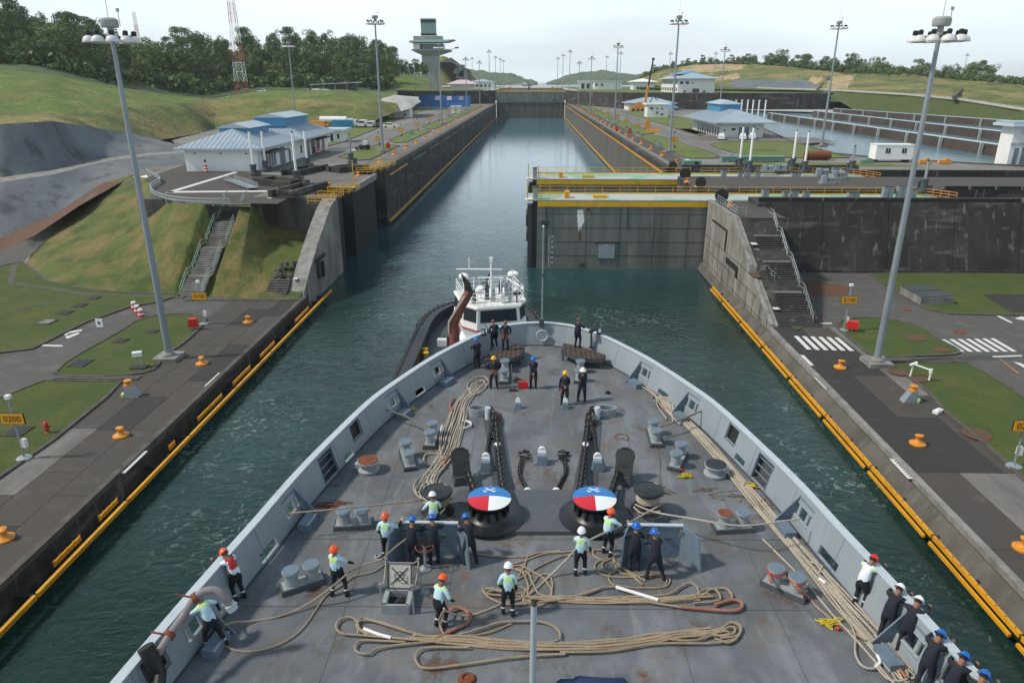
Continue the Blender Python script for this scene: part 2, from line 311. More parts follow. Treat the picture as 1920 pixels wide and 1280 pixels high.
def empty(name, loc=(0, 0, 0), label=None, cat=None, group=None, rz=0):
    o = bpy.data.objects.new(name, None); COL.objects.link(o); o.location = loc; o.rotation_euler = (0, 0, rz); o.empty_display_size = .3
    return tag(o, label, cat, group)
KIDS = {}
def copy_tree(o, loc=None, label=None, rz=None, sc=None, group=None):
    def rec(a, par):
        c = a.copy(); COL.objects.link(c)
        if par is not None: c.parent = par
        for ch in a.children: rec(ch, c)
        return c
    c = rec(o, None)
    if loc is not None: c.location = loc
    if rz is not None: c.rotation_euler = (0, 0, rz)
    if sc is not None: c.scale = (sc, sc, sc)
    if label: c['label'] = label
    if group: c['group'] = group
    return c
def struct(o): o['kind'] = 'structure'; return o
def cr_spline(pts, k=6, closed=False):
    pts = [Vector(p) for p in pts]; n = len(pts); out = []
    rng = n if closed else n - 1
    for i in range(rng):
        p0 = pts[(i - 1) % n] if (closed or i > 0) else pts[i] * 2 - pts[i + 1]; p1 = pts[i]; p2 = pts[(i + 1) % n]
        p3 = pts[(i + 2) % n] if (closed or i + 2 < n) else p2 * 2 - p1
        for j in range(k):
            t = j / k; out.append(.5 * ((2 * p1) + (p2 - p0) * t + (2 * p0 - 5 * p1 + 4 * p2 - p3) * t * t + (3 * p1 - p0 - 3 * p2 + p3) * t ** 3))
    if not closed: out.append(pts[-1])
    return out
def flat(name, pts, z, m, kind='structure', zz=None):
    pts = [(p[0], p[1]) for p in pts]
    a = sum(pts[i][0] * pts[(i + 1) % len(pts)][1] - pts[(i + 1) % len(pts)][0] * pts[i][1] for i in range(len(pts)))
    if a < 0: pts = pts[::-1]
    b = MB(); b.add([(x, y, z) for x, y in pts], [tuple(range(len(pts)))])
    o = b.build(name, m, smooth=None)
    if kind: o['kind'] = kind
    return o
def proj(p):
    q = Vector(p) - Vector((0, 0, CAMH)); c = q.dot(_F); return (960 + FPX * q.dot(_R) / c, 640 - FPX * q.dot(_U) / c)
def inpoly(x, y, pl):
    r = False; n = len(pl)
    for i in range(n):
        (x0, y0), (x1, y1) = pl[i], pl[(i + 1) % n]
        if (y0 > y) != (y1 > y) and x < (x1 - x0) * (y - y0) / (y1 - y0) + x0: r = not r
    return r
def patches(o, spec):
    """natural ground patches: faces of a terrain mesh take another ground material"""
    for m, _ in spec: o.data.materials.append(MATS[m])
    for p in o.data.polygons:
        x, y = proj(p.center); x += mnoise.noise(p.center * .05) * 6; y += mnoise.noise(p.center * .08 + Vector((9, 0, 0))) * 1.5
        for i, (m, pls) in enumerate(spec):
            if any(inpoly(x, y, pl) for pl in pls): p.material_index = i + 1
def px(pts, z): return [P(a, b, z) for a, b in pts]
def kerb(b, pts, z, w_=.25, h=.14, closed=False):
    """raised kerb along a ground polyline"""
    pts = [Vector((p[0], p[1], 0)) for p in pts]; n = len(pts); L = []; Rr = []
    for i in range(n):
        a = pts[(i - 1) % n] if (closed or i > 0) else pts[i]; c = pts[(i + 1) % n] if (closed or i < n - 1) else pts[i]
        d = (c - a); d.normalize(); nn = Vector((-d.y, d.x, 0)) * w_ / 2; L.append(pts[i] + nn); Rr.append(pts[i] - nn)
    vs = []
    for i in range(n): vs += [(L[i].x, L[i].y, z), (L[i].x, L[i].y, z + h), (Rr[i].x, Rr[i].y, z + h), (Rr[i].x, Rr[i].y, z)]
    fs = []
    for i in range(n if closed else n - 1):
        a = i * 4; c = ((i + 1) % n) * 4
        for j in range(3): fs.append((a + j, c + j, c + j + 1, a + j + 1))
    b.add(vs, fs); return b
def loft(rows, name, m, noise_amp=0, nscale=.2, sub=(1, 1), kind='structure', smooth=80):
    """rows of equally many 3D points; subdivided and roughened"""
    nr, nc = len(rows), len(rows[0]); su, sv = sub; g = []
    for i in range((nr - 1) * su + 1):
        a = min(i // su, nr - 2); t = i / su - a; row = []
        for j in range((nc - 1) * sv + 1):
            c = min(j // sv, nc - 2); s_ = j / sv - c
            p = (Vector(rows[a][c]) * (1 - s_) + Vector(rows[a][c + 1]) * s_) * (1 - t) + (Vector(rows[a + 1][c]) * (1 - s_) + Vector(rows[a + 1][c + 1]) * s_) * t
            if noise_amp:
                e_ = 1
                if i == 0 or i == (nr - 1) * su: e_ = .1
                p = p + Vector((0, 0, 1)) * (mnoise.fractal(p * nscale, .8, 2.0, 4) * noise_amp * e_)
            row.append(p)
        g.append(row)
    W_ = len(g[0]); b = MB(); b.add([p for r_ in g for p in r_], [(i * W_ + j, i * W_ + j + 1, (i + 1) * W_ + j + 1, (i + 1) * W_ + j) for i in range(len(g) - 1) for j in range(W_ - 1)])
    o = b.build(name, m, smooth=smooth)
    if kind: o['kind'] = kind
    return o, g
def text_mb(txt, size, m, parent, loc, rot, name='lettering', ext=.004):
    c = bpy.data.curves.new('t', 'FONT'); c.body = txt; c.size = size; c.align_x = 'CENTER'; c.align_y = 'CENTER'; c.extrude = ext; c.resolution_u = 2
    t = bpy.data.objects.new('t', c); COL.objects.link(t)
    me = bpy.data.meshes.new_from_object(t); bpy.data.objects.remove(t); bpy.data.curves.remove(c)
    me.materials.clear(); me.materials.append(MATS[m]); me.name = name
    o = bpy.data.objects.new(name, me); COL.objects.link(o); o.parent = parent; o.location = loc; o.rotation_euler = rot; return o
mat('green_deck', (.20, .43, .28), .7, layers=[((.34, .48, .20), .3, .5, .7, .6)]); mat('lamp_glass', (.62, .62, .62), .3); mat('roof_rib', (.44, .50, .55), .35, metal=.2); mat('red_faded', (.42, .10, .08), .6)
mat('lid_paint', (.46, .46, .42), .6, layers=[((.30, .28, .24), 5, .5, .8, .5)]); mat('steel_pale', (.36, .41, .45), .45)
mat('tarp', (.008, .02, .075), .7); mat('tug_red', (.42, .05, .035), .5); mat('tug_brown', (.20, .06, .045), .5, layers=[((.11, .035, .03), .8, .45, .7, .6)]); mat('tug_hull', (.02, .024, .028), .5)

mat('straw', (.19, .14, .055), .95)

mat('rail_green', (.30, .42, .38), .5)

def stain_mat(nm, col, k):
    m = bpy.data.materials.new(nm); m.use_nodes = True; nt = m.node_tree; p = nt.nodes['Principled BSDF']; p.inputs['Base Color'].default_value = (*col, 1); p.inputs['Roughness'].default_value = .85
    g = N(nt, 'ShaderNodeNewGeometry').outputs['Position']; f = noise_f(nt, g, 2.6, .46, .66, 6); tcx = N(nt, 'ShaderNodeTexCoord'); ln = N(nt, 'ShaderNodeVectorMath', operation='LENGTH'); nt.links.new(tcx.outputs['Object'], ln.inputs[0]); r = N(nt, 'ShaderNodeMapRange'); r.inputs['From Min'].default_value = .05; r.inputs['From Max'].default_value = .95; r.inputs['To Min'].default_value = k; r.inputs['To Max'].default_value = 0; nt.links.new(ln.outputs['Value'], r.inputs[0])
    mm = N(nt, 'ShaderNodeMath', operation='MULTIPLY'); nt.links.new(f, mm.inputs[0]); nt.links.new(r.outputs[0], mm.inputs[1]); nt.links.new(mm.outputs[0], p.inputs['Alpha']); MATS[nm] = m
stain_mat('stain_rust', (.17, .065, .028), .85); stain_mat('stain_brown', (.13, .10, .065), .6); stain_mat('stain_dark', (.05, .052, .056), .45); stain_mat('stain_pale', (.24, .25, .265), .5)
# ================================================================== SETTING
ZL, ZU, ZT = 1.8, 11.0, 20.6        # near apron, upper chamber coping, next level up
XL, XR = -28.2, 25.8
YG1, YG2 = (104.5, 111.0), (128.5, 137.0)   # the two rolling gates
YF = 584.0
b = MB(); b.add([(-40, -80, 0), (130, -80, 0), (130, YF, 0), (-40, YF, 0)], [(0, 1, 2, 3)])
o = struct(b.build('water', 'water', smooth=None))
o = flat('lake_water', [(-20000, 1150), (-20000, 40000), (20000, 40000), (20000, 1150)], 19.6, 'water_lake')
o = flat('canal_water', [(-31, YF + 12), (29, YF + 12), (29, 1160), (-31, 1160)], 19.2, 'water_basin')
b = MB(); b.bb(-42, 140, -82, YF, -6, -4); struct(b.build('canal_bed', 'wall_black'))
# ---- low aprons
lo_toe = [(45, 492), (90, 528), (160, 543), (240, 550), (340, 553), (440, 558), (545, 560)]
flat('ground', [(-35.8, -30), (-35.8, 81.5)] + px(lo_toe[-2::-1], ZL) + [P(-40, 478, ZL), (-170, 100), (-170, -30)], ZL - .02, 'asphalt')
flat('ground', [(35.5, -30), (120, -30), (130, 97.5), (31, 97.5), (28.4, 73)], ZL - .02, 'asphalt')
b = MB(); b.bb(-38, -27.75, -30, 84, -4, ZL - .12); struct(b.build('apron_base', 'wall_dark'))
b = MB(); b.bb(XR + .1, 37, -30, 73, -4, ZL - .12); struct(b.build('apron_base', 'wall_dark'))
def slabs(root_name, label, x0, xs, y0, y1, dy, z, seed, tone):
    t = empty(root_name, (x0, y0, z)); t['kind'] = 'structure'
    rr = random.Random(seed); x = x0; base = {}
    for ci, wd in enumerate(xs):
        y = y0
        while y < y1 - .1:
            d = min(dy[ci % len(dy)], y1 - y)
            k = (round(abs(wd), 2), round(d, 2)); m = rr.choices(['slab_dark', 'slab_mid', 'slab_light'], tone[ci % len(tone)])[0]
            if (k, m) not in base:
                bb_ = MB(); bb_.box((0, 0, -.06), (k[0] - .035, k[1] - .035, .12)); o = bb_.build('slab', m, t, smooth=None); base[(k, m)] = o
            else:
                o = base[(k, m)].copy(); COL.objects.link(o)
            o.location = (x + wd / 2 - x0, y + d / 2 - y0, -rr.random() * .006)
            y += d
        x += wd
    return t
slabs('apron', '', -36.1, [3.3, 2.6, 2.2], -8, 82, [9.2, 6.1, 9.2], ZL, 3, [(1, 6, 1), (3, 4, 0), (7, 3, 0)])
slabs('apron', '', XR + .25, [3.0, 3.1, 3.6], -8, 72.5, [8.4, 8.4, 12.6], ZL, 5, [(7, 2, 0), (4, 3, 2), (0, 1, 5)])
# ---- near quay walls and their copings
def quay(x, sgn, y0, y1, m, capm):
    t = empty('quay_wall', (x, y0, 0)); tag(t, 'low dark quay wall with a narrow coping along the %s apron' % ('left' if sgn < 0 else 'right'), 'wall')
    y = y0; k = 0
    while y < y1:
        b = MB(); d = min(11.5, y1 - y)
        if sgn < 0: b.bb(x - .6, x, y, y + d - .06, -4, ZL - .25)
        else:
            b.xprism([(y, -4), (y, ZL - .25), (y + d - .06, ZL - .25), (y + d - .06, -4)], x, x + .6)
        b.build('wall_panel', m, t, world=True, smooth=None); y += d
    b = MB(); b.bb(min(x, x + sgn * .45), max(x, x + sgn * .45), y0, y1, ZL - .25, ZL + .12); b.build('coping', capm, t, world=True)
    return t
quay(-27.5, -1, -20, 82.6, 'wall_dark', 'kerb')
quay(25.55, 1, -20, 72.6, 'wall_right', 'kerb_light')
# sloping scuffed skirt below the right coping
b = MB(); b.add([(25.5, -20, ZL - .3), (25.5, 73, ZL - .3), (24.7, 84, .35), (24.7, -20, .35)], [(0, 1, 2, 3)]); b.add([(25.56, 73, ZL - .3), (25.56, 104, ZL - .6), (25.1, 104, .2), (24.7, 84, .35)], [(0, 1, 2, 3)])
struct(b.build('quay_skirt', 'wall_right', smooth=None))
# ---- lawns, kerbs
def lawn(pts, z=ZL, k=True, h=.07, closed=True, m='lawn', nm='lawn'):
    b = MB(); b.prism([(p[0], p[1]) for p in pts], z - .3, z + h); o = b.build(nm, m, smooth=None); struct(o)
    if k:
        b = MB(); kerb(b, pts, z - .01, .28, .15, closed); struct(b.build('kerb', 'kerb', smooth=None))
lawn(px([(-420, 545), (0, 500), (36, 492), (46, 494)] + lo_toe[1:5] + [(300, 566), (240, 577), (160, 605), (100, 635), (60, 655), (0, 662), (-420, 745)], ZL))
lawn(cr_spline(px([(104, 700), (225, 622), (262, 600), (318, 590), (368, 592), (384, 603), (348, 640), (308, 668), (268, 700)], ZL), 4, True))
lawn(px([(-420, 930), (0, 747), (84, 714), (228, 716), (200, 745), (100, 826), (0, 895), (-420, 1240)], ZL))
lawn(px([(1630, 513), (1920, 513), (2500, 515), (2500, 600), (1920, 592), (1780, 589), (1745, 582), (1715, 568), (1680, 546)], ZL))
lawn(cr_spline(px([(1570, 613), (1592, 598), (1650, 598), (1715, 610), (1760, 637), (1798, 662), (1720, 668), (1640, 668), (1600, 640)], ZL), 4, True))
lawn(px([(1650, 680), (1810, 680), (1850, 700), (1920, 745), (2500, 1050), (2500, 1300), (1920, 900), (1850, 835), (1775, 775), (1740, 735), (1690, 697)], ZL))
lawn(cr_spline(px([(1478, 545), (1494, 560), (1494, 580), (1485, 600), (1505, 614), (1484, 613)], ZL), 3, True), k=False)
# drains and gutters
def drain(pts, z, w_=.7, m='kerb'):
    b = MB(); P3 = px(pts, z); n = len(P3)
    kerb(b, [(p[0], p[1]) for p in P3], z - .02, w_, .11); struct(b.build('gutter', m, smooth=None))
drain([(30, 492), (20, 531), (90, 541), (160, 552), (260, 555), (345, 558)], ZL)
drain([(0, 591), (70, 573), (152, 556)], ZL, .4)
drain([(105, 707), (262, 709)], ZL, .9); drain([(1650, 674), (1805, 675)], ZL, 1.0)
drain([(345, 563), (560, 562)], ZL, .5)
# manhole covers
for i, (a, c, s) in enumerate([(88, 604, 1.5), (123, 586, 1.3), (150, 573, 1.3), (178, 559, 1.0), (226, 639, 1.2), (150, 681, 1.6), (287, 622, .9), (34, 808, 1.5)]):
    b = MB(); p = P(a, c, ZL + .09); b.box((0, 0, .03), (s, s * 1.1, .10)); b.mi(1).box((0, 0, .09), (s * .8, s * .9, .04))
    o = b.build('drain_cover', ['kerb', 'dark' if i else 'kerb_light'], loc=None); o.location = p
    tag(o, ['pale square drain cover on the left lawn beside the access road', 'dark square drain cover second from the road on the left lawn', 'dark square drain cover third from the road below the grass bank', 'small drain cover at the gutter junction below the grass bank', 'square drain cover at the pointed edge of the left lawn island', 'wide flat drain cover on the lawn near the white floodlight', 'small drain cover on the tip lawn by the red cabinet', 'square drain cover on the lawn beneath the 0200 sign'][i], 'drain cover', 'drain covers on the left lawns')
for i, (a, c, s, m) in enumerate([(1716, 633, 1.0, 'soil'), (1685, 697, .9, 'soil'), (1832, 814, 1.0, 'soil'), (1700, 580, .5, 'rust'), (1800, 623, .6, 'rust'), (1765, 655, .8, 'soil')]):
    b = MB(); p = P(a, c, ZL + (.08 if m == 'soil' else .0)); b.lathe([(s, 0), (s, .03), (s * .8, .05), (s * .75, .03)], n=16)
    o = b.build('manhole', m, smooth=None); o.location = p
    tag(o, ['earthy manhole in the lawn island right of the tall mast', 'earthy manhole in the lawn just below the tall mast foot', 'dark manhole in the large right lawn by the sign post', 'rusty manhole cover in the road above the lawn island', 'rusty manhole cover above the right crosswalk', 'worn manhole at the kerb left of the right crosswalk'][i], 'manhole cover', 'manhole covers on the right apron')
# painted markings
def stripe(b, quad, z): b.add([P(x, y, z) for x, y in quad], [(0, 1, 2, 3)])
b = MB()
for i in range(6):
    t = i / 5; x0, x1 = 1488 + t * 76, 1513 + t * 80; stripe(b, [(x0, 629.5 + 3 * t), (x0 + 8, 629.5 + 3 * t), (x1 + 9, 655 + 2.5 * t), (x1, 655 + 2.5 * t)], ZL + .004)
for i in range(7):
    t = i / 6; x0, x1 = 1764 + t * 92, 1800 + t * 98; stripe(b, [(x0, 636 - 2 * t), (x0 + 8, 636 - 2 * t), (x1 + 9, 659), (x1, 659)], ZL + .004)
stripe(b, [(1868, 592), (1875, 592), (1900, 605), (1894, 605)], ZL + .004); stripe(b, [(1860, 667), (1915, 665), (1918, 668), (1862, 670)], ZL + .004)
stripe(b, [(1902, 597), (1915, 593), (1960, 600), (1930, 602)], ZL + .004); stripe(b, [(1900, 678), (1912, 680), (1960, 700), (1945, 703)], ZL + .004)
stripe(b, [(1502, 604.5), (1560, 605), (1560, 607), (1502, 606.5)], ZL + .004)
stripe(b, [(68, 645), (117, 647), (118, 649.5), (66, 648)], ZL + .004)
b.add([P(x, y, ZL + .004) for x, y in [(112, 624), (136, 616), (130, 621), (155, 617), (153, 620), (128, 625), (124, 629)]], [tuple(range(7))]); b.add([P(x, y, ZL + .004) for x, y in [(122, 631), (146, 623), (150, 625), (126, 635)]], [tuple(range(4))])
for (x, y) in [(404, 711), (247, 865)]:
    c = P(x, y, ZL); b.bb(c.x - .35, c.x + .35, c.y - 1.5, c.y + 1.5, ZL - .04, ZL + .012)
for (x, y) in [(1545, 718), (1694, 878), (1510, 675)]:
    c = P(x, y, ZL); b.bb(c.x - .32, c.x + .32, c.y - 1.3, c.y + 1.3, ZL - .04, ZL + .012)
b.build('road_marking', 'white_paint', smooth=None)['kind'] = 'structure'
b = MB()
for (x, y) in [(404, 711), (247, 865), (1545, 718), (1694, 878)]:
    c = P(x, y, ZL)
    for k in range(8): b.bb(c.x - .14, c.x + .14, c.y - 1.1 + k * .29, c.y - 1.1 + k * .29 + .12, ZL + .012, ZL + .016)
b.build('marking_digits', 'dark', smooth=None)['kind'] = 'structure'
b = MB(); stripe(b, [(1872, 671), (1874, 671), (1912, 700), (1908, 700)], ZL + .004); b.build('road_marking', 'line_orange', smooth=None)['kind'] = 'structure'
b = MB(); c = P(1524, 540, ZL); b.lathe([(.1, 0), (4.6, .0)], n=14, cap=False); o = struct(b.build('soil_patch', 'soil', smooth=None)); o.location = (c.x, c.y, ZL - .006); o.scale = (1, .8, 1)
# ---- left bank: road, soil strip, slope
rd_r = [(-120, 520, 1.8), (45, 492, 1.8), (100, 436, 4.4), (192, 343, 9), (262, 327, 10.6)]
rd_l = [(-120, 490, 2.0), (0, 471, 2.4), (66, 441, 4.6), (150, 385, 8.0), (262, 322, 10.6)]
so_l = [(-120, 462, 2.4), (0, 446, 2.9), (104, 401, 5), (190, 344, 9), (268, 321, 10.7)]
loft([[P(*q) for q in rd_r], [P(*q) for q in rd_l]], 'access_road', 'asphalt', 0, .2, (2, 3))
loft([[P(*q) for q in rd_l], [P(*q) for q in so_l]], 'soil_strip', 'soil', .1, .5, (3, 6))
tp = [P(192, 343, 9), P(235, 331, 10.2), P(279, 333, 11), P(284, 354, 11), P(330, 381, 11), P(440, 384, 11), P(474, 385, 10.7), PY(500, 418, 100.7), PY(545, 428, 100.7), PY(612, 443, 100.7)]
toe = [P(45, 492, ZL), P(90, 528, ZL), P(160, 543, ZL), P(240, 550, ZL), P(320, 553, ZL), P(370, 556, ZL), P(440, 558, ZL), P(490, 560, ZL), P(520, 560, ZL), P(560, 562, ZL)]
mid = [(a * .55 + c * .45) + Vector((0, 0, .35)) for a, c in zip(tp, toe)]
bk, _ = loft([toe, mid, tp], 'grass_bank', 'grass_slope', .22, .18, (14, 14))
for v in bk.data.vertices:
    zs = ZL + (v.co.y - 82) * .52
    if -44.0 < v.co.x < -39.4 and v.co.y < 97.6: v.co.z = min(v.co.z, zs - .45)
bm_ = MB(); bm_.bb(-56, -38.2, 99.55, 103, 5, ZU - .06); struct(bm_.build('bank_core', 'wall_conc', smooth=None))
# stair down the bank is built with the structures below
# ---- upper left plateau
flat('ground', [(-33.5, 175), (-33.5, 700), (-2500, 700), (-2500, 140), (-110, 140)], 9.5, 'grass')
flat('ground', [(31, 150), (200, 150), (2500, 100), (2500, 700), (31, 700)], 9.5, 'pale_conc')
flat('ground', px([(255, 332), (262, 322), (345, 284), (322, 264), (400, 242), (500, 238), (500, 300), (359, 304)], ZU), ZU - .12, 'concrete')
flat('ground', px([(270, 335), (300, 325), (340, 381), (470, 386), (470, 375), (330, 370)], ZU), ZU - .14, 'grass')
flat('ground', [P(274, 326, ZU), P(359, 304, ZU), (-76, 165), (-104, 208), (-112, 265), (-140, 420), (-140, 700), (-33, 700), (-33, 112), (-40.2, 101.8)] + px([(470, 382), (440, 383), (330, 380), (300, 370), (286, 356), (282, 346)], ZU), ZU - .04, 'road_up')
# left head of the lock with gate recesses
t = empty('lock_bay', (XL, 102, 0)); tag(t, 'dark concrete lock head with two deep gate recesses on the left side', 'lock wall')
W0 = -40.2
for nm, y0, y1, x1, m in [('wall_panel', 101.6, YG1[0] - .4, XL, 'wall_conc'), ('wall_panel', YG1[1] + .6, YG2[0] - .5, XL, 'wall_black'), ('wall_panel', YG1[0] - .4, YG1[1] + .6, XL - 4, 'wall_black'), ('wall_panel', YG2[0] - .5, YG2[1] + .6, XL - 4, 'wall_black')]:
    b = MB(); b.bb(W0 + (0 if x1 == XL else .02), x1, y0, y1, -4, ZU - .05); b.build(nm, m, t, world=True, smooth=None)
for y0, y1, x1 in [(101.6, YG1[0] - .4, XL), (YG1[1] + .6, YG2[0] - .5, XL), (YG1[0] - .4, YG1[1] + .6, XL - 4), (YG2[0] - .5, YG2[1] + .6, XL - 4)]:
    b = MB(); b.bb(W0 + .04, x1 + (.0 if x1 == XL else 0), y0 + .02, y1 - .02, ZU - .05, ZU + .02); b.build('top_slab', 'concrete', t, world=True, smooth=None)
b = MB(); b.bb(XL - .02, XL + .55, YG1[1] + .7, YG2[0] - .6, ZU - .7, ZU + .25); b.build('coping', 'kerb_light', t, world=True)
# wing wall: stepped crest falling to the apron
t = empty('wing_wall', (-28, 82, 0)); tag(t, 'weathered concrete wing wall falling in steps to the left apron', 'wall')
prof = [(80, -3), (80, 1.3), (82.7, 1.5), (87.2, 4.5), (88.6, 5.2), (90.5, 6.3), (95.5, 8.8), (98.7, 10.2), (101.6, 10.7), (101.6, -3)]
b = MB(); b.xprism(prof, -29.4, -27.9); b.build('wall_body', 'wall_pier', t, world=True, smooth=None)
b = MB(); b.xprism([(101.6, -3), (101.6, 10.72), (104.1, 10.9), (104.1, -3)], -28.6, -28.0); b.build('wall_end', 'wall_black', t, world=True, smooth=None)
b = MB(); cp = [(y, z) for y, z in prof[2:9]]; b.xprism(cp + [(y, z + .22) for y, z in cp[::-1]], -29.9, -28.0); b.build('coping', 'kerb_light', t, world=True, smooth=None)
b = MB(); b.bb(-27.92, -27.7, 88.4, 92.6, 4.5, 5.0); b.box((-27.85, 89.6, 3.3), (.35, 1.5, 1.9)); b.box((-27.75, 91.2, 3.1), (.3, .5, 2.1)); b.build('ladder_recess', 'dark', t, world=True)
b = MB(); b.bb(-29.7, -29.2, 84.6, 86.4, 3.4, 3.45); b.build('name_plate', 'white_paint', t, world=True)
b = MB()
for i in range(7): b.bb(-32.6, -30.0, 82.0 + i * .42, 82.5 + i * .42, ZL - .3, ZL + .22 * (i + 1))
b.build('step', 'kerb', t, world=True, smooth=None)['kind'] = 'stuff'
rr = random.Random(4); b = MB()
for i in range(46):
    y = 83.6 + rr.random() * 5; x = -30.3 - rr.random() * 2.2; z = ZL + (y - 82.6) * .46 + .1; s = .25 + rr.random() * .5
    b.box((x, y, z), (s, s * (.7 + rr.random() * .5), s * .7), rr.random() * 3, (.7, .8))
b.build('rubble', 'kerb', smooth=None); bpy.data.objects['rubble']['kind'] = 'stuff'
# ---- chamber walls, monolith by monolith
def chamber(x, sgn, y0, y1, m, label):
    t = empty('chamber_wall', (x, y0, 0)); tag(t, label, 'lock wall'); y = y0; first = None; L = 11.6
    while y < y1 - 1:
        d = min(L, y1 - y)
        if first is None or d < L:
            b = MB(); b.bb(0, sgn * 5.2, .05, d - .05, -4, ZU - .55); o = b.build('wall_panel', m, t, smooth=None)
            if first is None: first = o
        else: o = first.copy(); COL.objects.link(o)
        o.location = (random.uniform(-.02, .02), y - y0, 0); y += d
    b = MB(); b.bb(x - sgn * .22, x + sgn * 1.0, y0, y1, ZU - .55, ZU + .28); b.build('coping', 'kerb' if sgn < 0 else 'wall_dark', t, world=True)
    # rubbing strips near the top and at the water
    y = y0 + 4; k = 0
    while y < y1 - 14:
        b = MB(); b.bb(x - sgn * .02, x - sgn * .30, y, y + (21 if sgn < 0 else 23.2), (9.2 if sgn < 0 else 9.75), (9.45 if sgn < 0 else 10.1)); b.build('rubbing_strip', 'yellow_fender' if sgn > 0 or k == 0 else 'kerb_light', t, world=True); y += 23.2 if sgn > 0 else 29; k += 1
    return t
chamber(XL, -1, YG2[1] + .6, YF, 'wall_dark', 'long dark chamber wall on the left side of the water')
chamber(XR, 1, YG2[1] + .6, YF, 'wall_right', 'long grey streaked chamber wall on the right side of the water')
b = MB(); b.bb(XR + 1.7, XR + 2.05, YG2[1] + 3, YF, ZU, ZU + .45)
o = b.build('guard_kerb', 'kerb_light'); tag(o, 'pale guard kerb running parallel behind the right chamber coping', 'kerb')
# floating yellow fenders
def fender(name, x, sgn, y0, y1, seg, label, w_=.45, double=True, group=None):
    t = empty(name, (x, y0, .8)); tag(t, label, 'fender', group); y = y0
    while y < y1 - 1:
        d = min(seg, y1 - y); b = MB(); b.bb(x, x - sgn * w_, y, y + d - .18, .68, .95)
        b.build('fender_board', 'yellow_fender', t, world=True)
        if double:
            b = MB(); b.bb(x - sgn * (w_ + .12), x - sgn * (2 * w_ + .1), y + .3, y + d - .3, .45, .64); b.build('fender_board', 'yellow_fender', t, world=True)
        for yy in (y + .0, y + d * .5): b = MB(); b.bb(x + sgn * .0, x + sgn * 1.2, yy, yy + .25, .4, .7); b.build('bracket', 'dark', t, world=True)
        if double and y < 60:
            b = MB(); yy = y + .4
            while yy < y + d - .4:
                b.cyl((x - sgn * w_ * .6, yy, .95), (x - sgn * w_ * .6, yy, .985), .035, n=5); yy += .8
            bo = b.build('bolt', 'dark', t, world=True); bo['kind'] = 'stuff'
        y += d
    return t
fender('fender', 24.5, 1, 12, 92, 8.2, 'long yellow timber fender hanging along the right quay wall', .17)
LF = fender('fender', -26.3, -1, 12, 89, 9.0, 'long yellow pipe fender hanging along the left quay wall', .2, False)
for (x, y, l) in [(140, 1038, 2.4), (262, 960, 2.0), (345, 838, .8), (418, 765, 4.6), (470, 705, 4), (520, 656, 4), (577, 590, 5)]:
    c = P(x, y, 1.1); b = MB(); n = 5
    for k in range(3): b.bb(-.05, .05, -l / 2, l / 2, -.2 + k * .13, -.15 + k * .13)
    for k in range(n): b.bb(-.04, .04, -l / 2 + k * l / (n - 1) - .04, -l / 2 + k * l / (n - 1) + .04, -.22, .18)
    o = b.build('frame', 'yellow_fender', LF); o.location = Vector((-26.72, c.y + .4, 1.05)) - LF.location
fender('chamber_fender', XL + .05, -1, 138.6, YF - 2, 40, 'thin yellow fender line at the waterline of the left chamber wall', .5, False)
fender('chamber_fender', XR - .05, 1, 138.6, YF - 2, 40, 'thin yellow fender line at the waterline of the right chamber wall', .5, False)
# ---- right head: pier with crest, stairs side, long retaining wall, pits, platforms
t = empty('pier_wall', (XR, 73, 0)); tag(t, 'pale streaked concrete pier with sloping crest beside the right stairs', 'wall')
prof = [(72.4, -3), (72.4, 2.0), (79.8, 5.1), (81.6, 5.3), (81.7, 6.2), (90.8, 10.35), (104.0, 10.35), (104.0, -3)]
b = MB(); b.xprism([(p[0], p[1]) for p in prof], XR, XR + .9); b.build('wall_body', 'wall_pier', t, world=True, smooth=None)
for seg in ([(72.4, 2.0), (79.8, 5.1)], [(81.7, 6.2), (90.8, 10.35)], [(90.8, 10.35), (104, 10.35)]):
    b = MB(); b.xprism(seg + [(y, z + .16) for y, z in seg[::-1]], XR - .06, XR + .42); b.build('coping', 'kerb_light', t, world=True, smooth=None)
b = MB(); b.bb(XR - .02, XR + 1, 79.8, 81.7, 5.3, 5.42); b.build('ledge', 'soil', t, world=True)
b = MB(); b.bb(XR - .12, XR + .0, 92.4, 92.9, 5.6, 8.2); b.bb(XR - .10, XR, 92.5, 100.5, 8.1, 8.35); b.bb(XR - .14, XR, 86.3, 91.5, 4.3, 5.0); b.bb(XR - .2, XR, 86.0, 86.5, 3.6, 4.9); b.build('recess_frame', 'dark', t, world=True)
b = MB()
for k in range(11): b.bb(XR - .035, XR, 73.5 + k * 2.75, 73.56 + k * 2.75, .2, 2.6 + k * .45)
for k in range(3): b.bb(XR - .03, XR, 75 + 3 * k, 104, 1.6 + k * 1.9, 1.66 + k * 1.9)
b.build('joint', 'wall_dark', t, world=True)
XS1 = 31.4
b = MB(); b.xprism([(72.4, -3), (72.4, ZL - .05), (90.0, 10.2), (104.0, 10.2), (104.0, -3)], XR + .9, XS1); b.build('stair_core', 'wall_dark', t, world=True, smooth=None)
b = MB(); b.bb(XR + .9, XS1 + 1, 90.3, YG1[0] - .2, 10.2, 10.36); b.build('top_slab', 'slab_mid', t, world=True)
